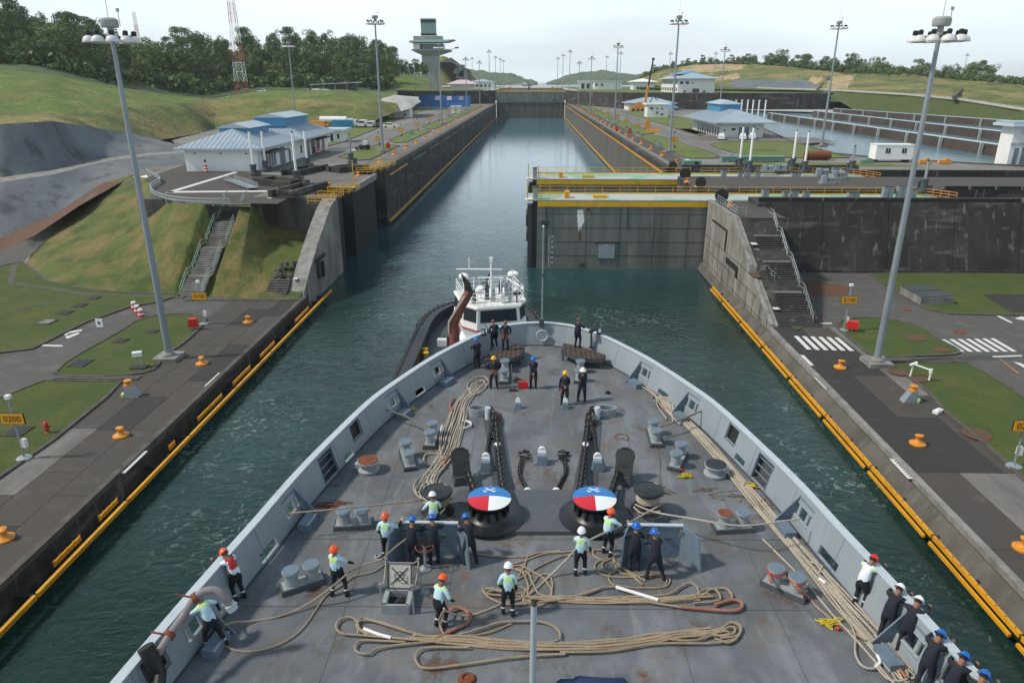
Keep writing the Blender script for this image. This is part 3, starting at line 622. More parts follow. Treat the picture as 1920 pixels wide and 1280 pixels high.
# stairs as a thing with every tread
def stair(name, label, x0, x1, y0, z0, y1, z1, n, landings, m, side_rails, rail_m='galv'):
    """n treads from (y0,z0) low to (y1,z1) high; x0/x1 may be (low, high) pairs"""
    X0 = x0 if isinstance(x0, tuple) else (x0, x0); X1 = x1 if isinstance(x1, tuple) else (x1, x1)
    t = empty(name, ((X0[0] + X1[0]) / 2, y0, z0)); tag(t, label, 'stairs')
    ln = 1.3; run = (y1 - y0 - ln * len(landings)) / n; y = y0; z = z0; rise = (z1 - z0) / n; path = []
    for i in range(n):
        u = (y - y0) / (y1 - y0); a = X0[0] + (X0[1] - X0[0]) * u; c = X1[0] + (X1[1] - X1[0]) * u
        b = MB(); b.bb(a, c, y, y + run + .03, z, z + rise); b.mi(1).bb(a, c, y - .02, y + .05, z + rise - .05, z + rise + .012)
        b.build('tread', [m, 'kerb_light' if m == 'kerb_light' else 'kerb'], t, world=True, smooth=None); path.append((a, c, y, z + rise)); y += run; z += rise
        if i in landings:
            b = MB(); b.bb(a, c, y, y + ln, z - .12, z + .01); b.build('landing', 'concrete', t, world=True, smooth=None); path.append((a, c, y, z)); y += ln; path.append((a, c, y, z))
    u0 = path[-1]; path.append((u0[0], u0[1], y1 + 1.2, z1))
    for s in side_rails:
        b = MB()
        for h in (.55, 1.05): b.tube([(p[s], p[2], p[3] + h) for p in path], .035, 5)
        for p in path[::3]: b.cyl((p[s], p[2], p[3] - .1), (p[s], p[2], p[3] + 1.05), .035, n=5)
        b.build('handrail', rail_m, t, world=True)
    return t
stair('staircase', 'long dark concrete staircase climbing beside the right pier wall', XR + 1.1 + .6, 30.6, 73.2, ZL, 90.3, 10.36, 44, (12, 24, 35), 'wall_dark', (1,))
b = MB(); b.bb(XR + 1.0, XR + 1.65, 74.6, 77.3, 3.1, 3.16); b.bb(XR + 1.0, XR + 1.65, 84.7, 87.3, 8.1, 8.16); o = b.build('stair_plate', 'white_paint'); tag(o, 'two white plates on the sloping cheek of the right stairs', 'plate')
for k, (y, z) in enumerate([(75.9, 2.9), (86, 7.9)]): pass
stair('staircase', 'long grey staircase with landings climbing the left grass bank', (-42.9, -43.2), (-40.2, -40.5), 82.0, ZL, 99.6, 10.95, 44, (8, 20, 32), 'kerb_light', (0, 1), 'rail_green')
b = MB(); b.xprism([(82.1, ZL - .5), (82.1, ZL + .02), (99.6, 10.75), (99.6, 9.6)], -43.1, -40.3); struct(b.build('stair_bed', 'wall_conc', smooth=None))
# retaining wall of the right plateau
t = empty('retaining_wall', (70, 98, 0)); tag(t, 'tall blackened retaining wall behind the right lawn', 'wall')
x = XS1
while x < 135:
    b = MB(); b.add([(x + .04, 96.3, ZL - 1), (x + 8.96, 96.3, ZL - 1), (x + 8.96, 99.2, ZU), (x + .04, 99.2, ZU), (x + .04, 103.9, ZL - 1), (x + 8.96, 103.9, ZL - 1), (x + 8.96, 103.9, ZU), (x + .04, 103.9, ZU)], [(0, 1, 2, 3), (3, 2, 6, 7), (7, 6, 5, 4), (0, 3, 7, 4), (1, 5, 6, 2)])
    b.build('wall_panel', 'wall_dark', t, world=True, smooth=None)
    if x < 62:
        for k in range(2): b = MB(); b.bb(x + .15 + k * 4.5, x + 4.35 + k * 4.5, 99.25, 99.75, ZU, ZU + .55); b.build('parapet_block', 'wall_black', t, world=True, smooth=None)
    x += 9
b = MB(); b.bb(XS1, 135, 96.05, 96.35, ZL, ZL + .35); b.build('footing', 'wall_dark', t, world=True)
# platforms between pits
for nm, y0, y1, lab in [('platform', YG1[1] + 1.0, YG2[0] - 1.0, ''), ]:
    b = MB(); b.bb(XR, 135, y0, y1, -3, ZU - .1); struct(b.build('platform', 'wall_dark', smooth=None))
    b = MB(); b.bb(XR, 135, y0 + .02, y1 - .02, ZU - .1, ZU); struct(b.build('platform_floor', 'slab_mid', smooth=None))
    b = MB()
    for k in range(18): b.bb(64 + k * 4, 67.4 + k * 4, y0 - .02, y0 + .5, ZU, ZU + .5)
    struct(b.build('parapet', 'wall_black', smooth=None))
b = MB(); b.bb(XR, XR + 5.5, YG2[1] + .6, YG2[1] + .8, -3, ZU - .1); struct(b.build('pit_wall', 'wall_dark', smooth=None))
b = MB(); b.bb(XR + 5.2, 150, YG2[1] + .8, YG2[1] + 1.6, -3, ZU); struct(b.build('pit_wall', 'wall_dark', smooth=None))
b = MB(); b.bb(XR + 3, 62, YG2[1] + 1.7, YG2[1] + 2.3, ZU - .03, ZU + .75)
o = b.build('parapet', 'wall_dark'); tag(o, 'low dark parapet wall behind the second gate walkway', 'wall')
# ---- right plateau
bas = [(1402, 214), (1428, 240), (1480, 264), (1560, 288), (1640, 296), (1800, 306), (1920, 312), (2500, 345)]
flat('ground', [(XR + 5.0, YG2[1] + 1.6), (XR + .95, YG2[1] + 1.7), (XR + .95, 600), (100, 600)] + px(bas, ZU) + [(200, YG2[1] + 1.6)], ZU - .04, 'road_up')
b = MB(); kerb(b, px(bas, ZU), ZU - .5, .5, .75); struct(b.build('basin_edge', 'kerb', smooth=None))
flat('basin_water', px(bas, 10.4) + [(420, 140), (420, 420), (140, 520)], 10.4, 'water_basin')
flat('ground', [(105, 585), (100, 640), (2500, 640), (2500, 350), P(2500, 262, 11.2), P(1900, 231, 11.2), P(1740, 216, 11.2), P(1560, 211, 11.2), P(1440, 208, 11.2), P(1300, 202, 11.2)], 11.2, 'pale_conc')
def basin_wall(p0, p1, n, label):
    a = P(*p0, 10.4); c = P(*p1, 10.4); d = (c - a); L = d.length; d.normalize(); nn = Vector((-d.y, d.x, 0)); rz = math.atan2(d.y, d.x)
    t = empty('basin_dike', a); tag(t, label, 'dike'); m_ = (a + c) / 2
    b = MB(); b.box((m_.x + nn.x, m_.y + nn.y, 11.4), (L, 2.0, 3.2), rz, (1, .5)); b.build('wall', 'soil_wall', t, world=True, smooth=None)
    b = MB(); b.box((m_.x + nn.x, m_.y + nn.y, 13.08), (L, 1.3, .16), rz); b.build('walkway', 'roof_pale', t, world=True)
    for k in range(n):
        q = a + d * (L * (k + .5) / n); b = MB(); b.box((q.x - nn.x * .45, q.y - nn.y * .45, 11.7), (.35, .8, 2.9), rz); b.build('pilaster', 'pale_conc', t, world=True)

basin_wall((1438, 223), (1990, 315), 11, 'near brown dike with white pilasters dividing the storage basins')
basin_wall((1522, 218), (1960, 276), 9, 'middle brown dike with white pilasters between two basins')
basin_wall((1560, 213), (1960, 246), 7, 'far brown dike in front of the pale concrete shore')
# roads / lawns on the upper levels
def up_lawn(pts, k=True): lawn(pts, ZU, k, .05, True, 'lawn_sunlit')
ap = MB(); ap.bb(-34.2, XL - 1.0, YG2[1] + 1, YF, ZU - .06, ZU); struct(ap.build('apron_strip', 'concrete', smooth=None))
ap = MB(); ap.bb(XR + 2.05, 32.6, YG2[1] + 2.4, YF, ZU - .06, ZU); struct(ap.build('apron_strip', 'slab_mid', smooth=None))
y = 205
for (y0, y1) in [(152, 190), (198, 252), (260, 330), (340, 420), (430, 520)]:
    up_lawn([(-34.6, y0 + 2), (-34.6, y1), (-40.4, y1 + 4), (-41.2, y1 - 4), (-40.5 if y0 > 160 else -43, y0 + 8), (-37, y0)])
up_lawn(px([(505, 296), (560, 290), (640, 268), (780, 212), (860, 190), (780, 205), (700, 225), (640, 238), (560, 262)], ZU))
for (y0, y1) in [(160, 225), (236, 320), (335, 420), (430, 520)]:
    up_lawn(cr_spline([(33.2, y0 + 5), (33.2, y1), (38.5, y1 + 2), (40.0, y1 - 8), (42 if y0 < 200 else 40.2, y0 + 10), (40.6 if y0 < 200 else 38, y0), (36.5, y0 - 1)], 3, True))
up_lawn(cr_spline(px([(1335, 274), (1352, 268), (1440, 266), (1500, 270), (1560, 288), (1590, 296), (1480, 296), (1400, 292)], ZU), 3, True))
up_lawn(px([(1380, 304), (1640, 306), (1730, 312), (1370, 312)], ZU), False)
up_lawn([(52, 235), (70, 262), (74, 330), (60, 420), (50, 420), (51, 330)])
up_lawn([(51, 262), (56, 262), (56, 238), (52, 228)])
flat('road', [(42.5, 150), (48, 195), (48.5, 420), (42.5, 420)], ZU - .01, 'slab_light')
flat('road', [(48, 190), (85, 205), (85, 222), (48, 228)], ZU - .012, 'concrete')
flat('road', px([(275, 333), (359, 304), (480, 325), (560, 332), (590, 345), (520, 382), (340, 379), (290, 362)], ZU), ZU - .015, 'slab_mid')
flat('road', [(-50.6, 131), (-41.6, 150), (-41.6, 470), (-50.6, 470)], ZU - .012, 'slab_light')
flat('parking', [(-104, 262), (-104, 279), (-50, 285), (-50, 262)], ZU - .01, 'bare_earth')
b = MB(); b.add([P(x, y, ZU) for x, y in [(309, 361), (440, 322), (447, 323), (322, 361)]], [(0, 1, 2, 3)]); b.add([P(x, y, ZU) for x, y in [(318, 358.5), (510, 357), (515, 359.5), (309, 361.5)]], [(0, 1, 2, 3)]); b.add([P(x, y, ZU) for x, y in [(500, 372), (530, 356), (540, 356), (508, 372)]], [(0, 1, 2, 3)])
for k in range(8): q = P(608 + k * 9, 281, ZU); b.bb(q.x - .35, q.x + .35, q.y - 3, q.y + 3, ZU - .02, ZU + .002)
b.build('road_marking', 'white_paint', smooth=None)['kind'] = 'structure'
# ---- next level up: dark retaining walls at the far gate and what stands on them
def seg_wall(name, pts, z0, z1, m, label, th=1.5, cat='wall'):
    t = empty(name, (pts[0][0], pts[0][1], z0)); tag(t, label, cat)
    for i in range(len(pts) - 1):
        a, c = Vector((*pts[i][:2], 0)), Vector((*pts[i + 1][:2], 0)); d = c - a; L = d.length; n = max(1, int(L / 12)); rz = math.atan2(d.y, d.x)
        for k in range(n):
            q = a + d * ((k + .5) / n); b = MB(); b.box((q.x, q.y, (z0 + z1) / 2), (L / n - .12, th, z1 - z0), rz); b.build('wall_panel', m, t, world=True, smooth=None)
    return t
seg_wall('far_retaining_wall', [(-96, 470), (-60, 560), (XL - 1, YF + 2)], ZU - 1, ZT, 'wall_dark', 'dark retaining wall left of the far closed gate')
seg_wall('far_retaining_wall', [(XR + 1, YF + 1), (58, 470), (112, 452), (180, 455)], ZU - 1, ZT, 'wall_dark', 'dark retaining wall right of the far closed gate')
flat('ground', [(-31, YF + 2.8), (-31, 1160), (-1400, 1160), (-1400, 520), (-140, 520), (-97, 471), (-60, 561)], ZT, 'meadow')
flat('ground', [(29, YF + 2), (29, 1160), (1500, 1160), (1500, 470), (180, 456), (112, 453), (58.5, 471)], ZT, 'meadow')
for sx in (-1, 1):
    b = MB(); b.bb(sx * 30 - 1, sx * 30 + 9 * sx - 1, YF + 3, 1100, ZT, ZT + .12); struct(b.build('apron_strip', 'pale_conc', smooth=None))
    b = MB(); b.bb(sx * 30 - 1, sx * 31 - 1, YF + 3, 1120, 12, ZT); struct(b.build('canal_wall', 'wall_dark', smooth=None))
# ---- left hills
cx_ = [-520, -250, 0, 100, 200, 300, 400, 480, 560, 640, 700, 745]
def row(ys, Ys): return [PY(x, y, Y) for x, y, Y in zip(cx_, ys, Ys)]
R0 = row([246, 240, 233, 228, 243, 263, 245, 238, 238, 236, 228, 208], [120, 128, 135, 142, 165, 196, 262, 266, 270, 274, 290, 330])
R1 = row([222, 218, 216, 214, 206, 197, 190, 186, 187, 187, 190, 194], [155, 163, 170, 175, 202, 248, 298, 308, 313, 318, 324, 345])
R2 = row([110, 120, 130, 140, 160, 177, 186, 171, 169, 168, 172, 174], [220, 235, 250, 262, 290, 320, 350, 380, 380, 380, 400, 420])
R3 = row([90, 100, 112, 120, 142, 156, 165, 162, 161, 160, 157, 156], [280, 290, 300, 312, 340, 370, 400, 425, 430, 440, 455, 480])
R4 = row([60, 66, 74, 84, 112, 118, 112, 112, 112, 108, 122, 142], [390, 395, 400, 405, 420, 440, 470, 500, 520, 540, 560, 580])
R5 = [p + Vector((-40, 150, 2)) for p in R4]; R6 = [p + Vector((-80, 400, -30)) for p in R4]
loft([R0, R1], 'hill_bank', 'hill_grass', 1.2, .06, (7, 5))
loft([R1, R2], 'meadow', 'meadow', 1.0, .05, (7, 5))
loft([R2, R3, R4, R5, R6], 'wooded_hill', 'far_forest', 2.0, .04, (5, 4))
# shotcrete faces below the hills
b0 = [P(-520, 560, 2), P(-250, 500, 2.4), P(0, 446, 2.9), P(104, 401, 5), P(190, 344, 9), P(268, 321, 10.7), P(359, 304, 11)]
m0 = [PY(-520, 400, 118), PY(-250, 362, 122), PY(0, 342, 122), PY(104, 326, 130), PY(190, 304, 141), PY(268, 293, 152), PY(345, 286, 160)]
m1 = [PY(-520, 392, 121), PY(-250, 352, 126), PY(0, 333, 127), PY(104, 318, 136), PY(190, 297, 148), PY(268, 288, 158), PY(350, 282, 166)]
t0 = [R0[0], R0[1], R0[2], R0[3], R0[4], PY(270, 256, 186), PY(322, 268, 200)]
loft([b0, m0], 'shotcrete_slope', 'shotcrete', .15, .25, (5, 8)); loft([m0, m1], 'shotcrete_bench', 'kerb_light', .1, .3, (1, 6)); loft([m1, t0], 'shotcrete_slope', 'shotcrete', .6, .09, (8, 9))
b = MB(); kerb(b, [PY(x, y, Y) for x, y, Y in [(150, 208, 188), (180, 214, 186), (232, 233, 184)]], 18, .8, .3)
# mound and rock cuts right of the meadow
def mound(name, base, top, m, lab, na=1.5):
    return loft([[PY(*q) for q in base], [PY(*q) for q in top[0]]] + [[PY(*q) for q in r_] for r_ in top[1:]], name, m, na, .05, (5, 5))
mound('shotcrete_cone', [(702, 222, 330), (735, 215, 334), (770, 203, 340), (790, 190, 360)], [[(706, 188, 345), (735, 180, 350), (762, 184, 352), (785, 186, 365)], [(715, 186, 380), (740, 178, 385), (760, 180, 385), (785, 182, 390)]], 'pale_conc', '', .3)
mound('grass_mound', [(690, 172, 430), (730, 170, 435), (770, 168, 440), (805, 168, 450)], [[(690, 148, 480), (730, 142, 490), (765, 140, 500), (805, 148, 510)], [(690, 150, 560), (730, 145, 560), (770, 145, 560), (805, 152, 560)]], 'meadow', '')
mound('rock_cut', [(800, 165, 800), (840, 160, 820), (865, 158, 840), (885, 158, 860), (896, 158, 880)], [[(800, 120, 860), (836, 106, 880), (862, 122, 880), (880, 130, 880), (892, 152, 880)], [(790, 118, 1000), (830, 108, 1000), (860, 120, 1000), (880, 136, 1000), (892, 157, 1000)]], 'hill_grass', '', 3)
for q in [[(818, 119), (846, 108), (862, 120), (838, 117)], [(848, 136), (860, 121), (872, 122), (868, 146)], [(852, 146), (866, 132), (884, 138), (878, 152)]]:
    b = MB(); b.add([PY(x, y, 815) for x, y in q] + [PY(x, y, 880) for x, y in q], [(0, 1, 2, 3), (0, 4, 5, 1), (1, 5, 6, 2), (2, 6, 7, 3), (3, 7, 4, 0)]); struct(b.build('shotcrete_face', 'shotcrete', smooth=None))
# ---- right hills
cr_ = [1195, 1240, 1300, 1360, 1420, 1480, 1540, 1600, 1700, 1800, 1920, 2200, 2600]
def rowr(ys, Ys): return [PY(x, y, Y) for x, y, Y in zip(cr_, ys, Ys)]
S0 = rowr([165, 166, 167, 168, 169, 169, 172, 205, 212, 220, 231, 250, 275], [640, 620, 600, 560, 520, 500, 470, 400, 370, 340, 300, 250, 220])
S1 = rowr([164, 163, 163, 164, 166, 168, 169, 172, 178, 187, 206, 230, 255], [660, 650, 640, 600, 560, 540, 500, 430, 395, 365, 320, 270, 240])
S2 = rowr([158, 148, 146, 148, 150, 150, 148, 150, 156, 166, 180, 200, 215], [760, 750, 740, 700, 660, 640, 600, 560, 500, 450, 400, 340, 300])
S3 = rowr([150, 132, 122, 120, 122, 125, 134, 138, 140, 150, 160, 160, 160], [860, 850, 840, 820, 800, 760, 700, 660, 620, 580, 520, 460, 420])
S4 = [p + Vector((20, 180, -2)) for p in S3]; S5 = [p + Vector((60, 500, -30)) for p in S3]
loft([S0, S1], 'hill_bank', 'grass', 1.0, .06, (5, 5)); th, _ = loft([S1, S2, S3], 'terraced_hill', 'hill_grass', 1.6, .05, (16, 20))
patches(th, [('bare_earth', [[(1270, 128), (1302, 121), (1335, 118), (1400, 121), (1385, 132), (1330, 135), (1290, 138)], [(1325, 146), (1382, 138), (1390, 146), (1336, 152)], [(1240, 142), (1270, 136), (1262, 150)], [(1548, 167), (1560, 143), (1604, 141), (1590, 166)], [(1505, 162), (1520, 145), (1545, 143), (1532, 160)]]), ('shotcrete', [[(1370, 151), (1500, 149), (1530, 158), (1542, 168), (1370, 166)]])]); loft([S3, S4, S5], 'hill_top', 'far_forest', 2, .05, (3, 4))
# white bench track along the right bank
b = MB(); pts = [PY(x, y - 1, Y - 2) for x, y, Y in zip(cr_[4:12], [166, 168, 169, 172, 178, 187, 206, 230], [560, 540, 500, 430, 395, 365, 320, 270])]
b.tube(pts, .7, 4); struct(b.build('track', 'pale_conc', smooth=None))
for q in [[(1532, 169, 495), (1545, 155, 560), (1556, 144, 600)], [(1788, 183, 360), (1804, 166, 440)], [(1712, 200, 385), (1742, 190, 400)]]:
    b = MB(); b.tube([PY(*p) for p in q], .9, 4); struct(b.build('drain_channel', 'kerb', smooth=None))
# ---- islands across the lake
def island(pts, Y, name='far_hill'):
    n = len(pts); rows = [[PY(x, 157.5, Y - 40) for x, _ in pts], [PY(x, (y + 157) / 2, Y) for x, y in pts], [PY(x, y, Y + 120) for x, y in pts], [PY(x, 158, Y + 500) for x, y in pts]]
    loft(rows, name, 'far_forest', 9, .012, (6, 8))
island([(640, 150), (760, 138), (850, 131), (900, 134), (930, 135), (955, 138), (975, 144), (992, 150), (1008, 157)], 2300)
island([(1024, 157), (1040, 149), (1062, 140), (1090, 136), (1125, 131), (1160, 135), (1200, 139), (1300, 146), (1420, 146), (1500, 148)], 2500)
island([(-400, 120), (-100, 132), (200, 135), (500, 140), (700, 146), (820, 152)], 3600)
# ================================================================== STRUCTURES AND THINGS ASHORE
# ---- rolling gates
def railing(b, x0, x1, y, z, h=1.1, step=2.6, r=.035, bars=2, ydir=False):
    n = max(1, round(abs(x1 - x0) / step))
    for k in range(n + 1):
        x = x0 + (x1 - x0) * k / n; p = (y, x) if ydir else (x, y); b.cyl((*p, z), (*p, z + h), r, n=5)
    for j in range(bars):
        zz = z + h * (j + 1) / bars; a = (y, x0) if ydir else (x0, y); c = (y, x1) if ydir else (x1, y); b.cyl((*a, zz), (*c, zz), r, n=5)
def gate(y0, y1, label, hatch):
    t = empty('lock_gate', (-.4, y0, 0)); tag(t, label, 'lock gate', 'sliding lock gates')
    X1 = 61.0; zt = 10.35
    b = MB(); b.bb(.9, X1, y0, y1, -3, zt - .95); b.build('gate_body', 'gate_steel', t, world=True, smooth=None)
    b = MB(); b.bb(-.5, .1, y0 + .6, y1 - .2, -3, zt - 1.0); b.bb(.1, .9, y0 + 1.0, y1 - .6, -3, zt - .9); b.build('end_post', 'gate_dark', t, world=True, smooth=None)
    b = MB(); b.bb(-.75, -.5, y0 + .8, y1 - .8, 6.2, 8.0); b.bb(-.7, -.5, y0 + .8, y1 - .8, 4, 5.2); b.build('end_seal', 'rubber', t, world=True)
    x = .95; k = 0
    while x < X1 - 1:
        b = MB(); b.bb(x, min(x + 5.9, X1), y0 - .12, y0, zt - 1.0, zt - .22); b.build('yellow_band', 'yellow', t, world=True, smooth=None); x += 5.94
    for k in range(4):                                             # thin raised weld seams of the skin plating
        b = MB(); b.bb(1.0, 26, y0 - .03, y0, 2.0 + k * 2.1, 2.05 + k * 2.1); b.build('seam', 'gate_dark', t, world=True, smooth=None)
    for k in range(5): b = MB(); b.bb(3.2 + k * 5, 3.24 + k * 5, y0 - .03, y0, .2, zt - 1.1); b.build('seam', 'gate_dark', t, world=True, smooth=None)
    b = MB(); b.bb(-.5, X1, y0 - .1, y1, zt - .14, zt); b.build('walkway_deck', 'deck_green', t, world=True, smooth=None)
    b = MB(); b.bb(-.9, .2, y0 - .1, y0 + 1.4, zt - .5, zt + .02); b.build('end_platform', 'white', t, world=True)
    b = MB(); railing(b, .2, 30, y1 - .25, zt); railing(b, 32, 58, y1 - .25, zt); b.bb(.3, 60, y1 - .3, y1 - .05, zt, zt + .16); b.build('railing', 'yellow', t, world=True)['kind'] = 'stuff'
    b = MB(); railing(b, .3, 5.2, y0 + 1.2, zt, 1.0, 1.2, .035, 3); railing(b, y0 + 1.2, y0 + 3.5, 5.2, zt, 1.0, 1.1, .035, 3, True); railing(b, 9.2, 11.2, y0 + 1.3, zt, .9, 1.0); b.build('railing', 'yellow', t, world=True)['kind'] = 'stuff'
    for q in (-.6, 1.2): b = MB(); b.bb(q, q + .14, y0 + .3, y0 + .45, zt - .6, zt + 2.6 if q < 0 else zt + 2.3); b.build('yellow_post', 'yellow', t, world=True)
    b = MB(); b.bb(.3, 1.0, y0 + .4, y0 + 1.3, zt, zt + 1.8); b.mi(1).bb(.25, 1.05, y0 + .35, y0 + 1.35, zt + 1.8, zt + 1.86); b.build('control_box', ['steel_grey', 'dark'], t, world=True)
    b = MB(); b.bb(5.0, 5.7, y0 + 1.4, y0 + 2.6, zt, zt + .95); b.build('cabinet', 'sign', t, world=True)
    b = MB(); b.bb(9.2, 11.3, y0 + 1.6, y0 + 2.8, zt, zt + .35); b.build('cover', 'yellow', t, world=True)
    if hatch:
        b = MB(); b.bb(10.2, 12.6, y0 - .10, y0 + .1, 1.6, 3.9); b.mi(1).bb(9.6, 13.2, y0 - .16, y0, 3.95, 4.1); b.mi(1).bb(10.1, 12.7, y0 - .13, y0, 1.5, 1.6); b.mi(2).bb(11.2, 11.5, y0 - .13, y0 - .1, 3.5, 3.6); b.build('hatch_cover', ['hull_grey', 'dark', 'white'], t, world=True)
        rr = random.Random(2); pts = [(7.15, 8.9), (7.95, 8.9), (8.1, 8.0), (8.2, 7.1), (7.9, 6.5), (7.75, 5.9), (7.62, 6.3), (7.42, 5.7), (7.3, 6.2), (7.2, 7.1), (7.12, 8.0)]
        b = MB(); b.add([(x - .3, y0 - .018, z) for x, z in pts], [tuple(range(len(pts)))]); b.build('pale_patch', 'white', t, world=True, smooth=None)
        b = MB(); b.bb(7.2, 7.5, y0 - .02, y0 - .014, 4.3, 5.5); b.build('rust_streak', 'rust', t, world=True)
        b = MB(); b.bb(7.4, 8.2, y0 - .1, y0, .3, .8); b.bb(14.2, 14.35, y0 - .1, y0, 6, 9.3); b.bb(8.2, 8.7, y0 - .1, y0, 8.7, 9.1); b.bb(2.2, 2.35, y0 - .1, y0, .4, 9.3); b.bb(1.5, 2.6, y0 - .25, y0, 6.6, 7.3); b.build('fitting', 'gate_dark', t, world=True)['kind'] = 'stuff'
        b = MB()
        for k in range(6): b.bb(3.1, 3.35, y0 - .03, y0 - .01, .8 + k * .8, 1.0 + k * .8)
        b.bb(2.7, 2.76, y0 - .03, y0 - .01, .3, 5.0); b.build('draught_mark', 'white', t, world=True)['kind'] = 'stuff'
    # wide green end platform of the gate with its own rail
    b = MB(); b.prism([(54, y0 - .3), (61.5, y0 - .3), (58.5, y1), (54, y1)], zt + .01, zt + .1); b.build('end_deck', 'green_deck', t, world=True, smooth=None)
    b = MB()
    for k in range(8):
        a = Vector((61.6, y0 + .2, zt)) * (1 - k / 7) + Vector((57.5, y1 + 1, zt)) * (k / 7); b.cyl(a, a + Vector((0, 0, 1.2)), .05, n=5)
    for h in (.4, .8, 1.2): b.cyl((61.6, y0 + .2, zt + h), (57.5, y1 + 1, zt + h), .045, n=5)
    b.build('railing', 'orange', t, world=True)['kind'] = 'stuff'
    for k, (x, h, wd) in enumerate([(34.0, 1.4, .9), (37.0, 1.1, .8), (38.2, 1.2, 1.0), (40, 1.1, .9), (46.5, 1.0, 1.6), (51.5, 1.9, 1.4), (53.6, 2.0, 1.3), (55.4, 1.5, .9)]):
        b = MB(); b.bb(x, x + wd, y0 + 1.0, y0 + 1.8, zt, zt + h); b.mi(1).bb(x - .03, x + wd + .03, y0 + .97, y0 + 1.83, zt + h, zt + h + .05); b.mi(1).bb(x + wd * .48, x + wd * .52, y0 + .985, y0 + 1, zt + .1, zt + h - .1)
        b.build('cabinet', ['steel_grey', 'dark'], t, world=True)
    return t

gate(*YG1, 'front sliding lock gate half closed across the channel, hatch and pale patch on its face', True)
gate(*YG2, 'second sliding lock gate standing just behind the front one', False)
# far closed gates
def far_gate(y, zt, zd, label, m):
    t = empty('lock_gate', (-1.2, y, 0)); tag(t, label, 'lock gate')
    b = MB(); b.bb(XL + .2, XR - .2, y, y + 2, zd, zt - 5); b.build('lower_skin', 'wall_right', t, world=True, smooth=None)
    for k in range(8): w_ = (XR - XL - .4) / 8; b = MB(); b.bb(XL + .24 + k * w_, XL + .2 + (k + 1) * w_ - .06, y - .5, y, max(zd, zt - 8.5), zt - .6); b.build('skin_panel', m, t, world=True, smooth=None)
    b = MB(); b.bb(XL + .2, XR - .2, y - .6, y + 8, zt - .6, zt); b.build('walkway_deck', 'yellow', t, world=True); b = MB(); b.bb(XL + 7, XR - 9, y + 2, y + 6, zt + .0, zt + .1); b.build('walkway_deck', 'pink', t, world=True)
    b = MB(); railing(b, XL + 1, XR - 1, y + 7, zt, 1.1, 3); b.build('railing', 'yellow', t, world=True)['kind'] = 'stuff'
    for x in (-19, 16): b = MB(); b.bb(x, x + 2.2, y - .7, y - .5, zt - 7, zt - 6.2); b.build('porthole', 'dark', t, world=True)
far_gate(YF, 20.3, -3, 'far closed lock gate with yellow top at the end of the chamber', 'gate_steel')
far_gate(YF + 52, 22.4, 15, 'upper gate with green walkway seen just above the far closed gate', 'gate_steel')
# ---- machines around the gates
def reel(loc, r, label):
    b = MB(); b.cyl((-.25, 0, r), (.25, 0, r), r, n=20); b.cyl((-.35, 0, r), (.35, 0, r), r * .25, n=10); b.bb(-.3, .3, -.15, .15, 0, r)
    o = b.build('cable_reel', 'rubber'); o.location = loc; o.rotation_euler = (0, 0, R(80)); tag(o, label, 'cable reel')
reel(P(1352, 379, 10.36) , .95, 'black cable reel standing at the top corner of the pier wall')
reel(P(1284, 336, 10.7), .95, 'black cable reel on the edge between the two gates')
reel(P(1313, 352, 11), .85, 'dark cable reel behind the front gate railing')
reel(P(1261, 318, 11), .8, 'dark cable reel beyond the second gate walkway')
def white_post(px_, base, top, z, m, base_m, label, group='tall white marker posts by the gates'):
    p = P(*base, z); q = PY(*top, p.y); h = q.z - z; t = empty('marker_post', p); tag(t, label, 'post', group)
    b = MB(); b.cyl((0, 0, 1.2), (0, 0, h), .20, .20, n=10); b.build('post', m, t); b = MB(); b.cyl((0, 0, h), (0, 0, h + .25), .14, n=8); b.build('cap', 'dark', t)
    b = MB(); b.lathe([(.75, 0), (.75, .5), (.5, .6), (.5, 1.7), (.6, 1.7), (.6, 2.0)], n=12); b.box((.8, 0, .5), (.7, .6, 1.0)); b.box((-.5, .5, .8), (.4, .4, 1.5)); b.build('winch', base_m, t)
    return t
for i, (bx, by, tx, ty, m, lb) in enumerate([(477, 330, 468, 247, 'sky_white', 'white marker post in front of the large blue roofed building corner'), (499, 322, 489, 246, 'sky_white', 'white marker post close beside the corner post of the large building'), (557, 343, 549, 249, 'sky_white', 'white marker post nearest the bank edge on a dark winch'), (577, 316, 566, 245, 'sky_white', 'white marker post in front of the long windowed side of the building'), (659, 306, 657, 253, 'steel_grey', 'dark grey marker post standing alone near the lock edge'),
        (1386, 316, 1393, 238, 'sky_white', 'first white marker post on the platform right of the gates'), (1404, 322, 1413, 240, 'sky_white', 'second white marker post beside the first on the gate platform'), (1485, 317, 1491, 246, 'sky_white', 'third white marker post on the gate platform'), (1507, 323, 1515, 248, 'sky_white', 'fourth white marker post on the gate platform'), (1596, 322, 1598, 275, 'galv', 'grey post with a stair on the second gate end deck'), (1730, 360, 1734, 303, 'galv', 'grey post with a stair on the front gate end deck')]):
    white_post(0, (bx, by), (tx, ty), ZU, m, 'fitting_dark', lb)
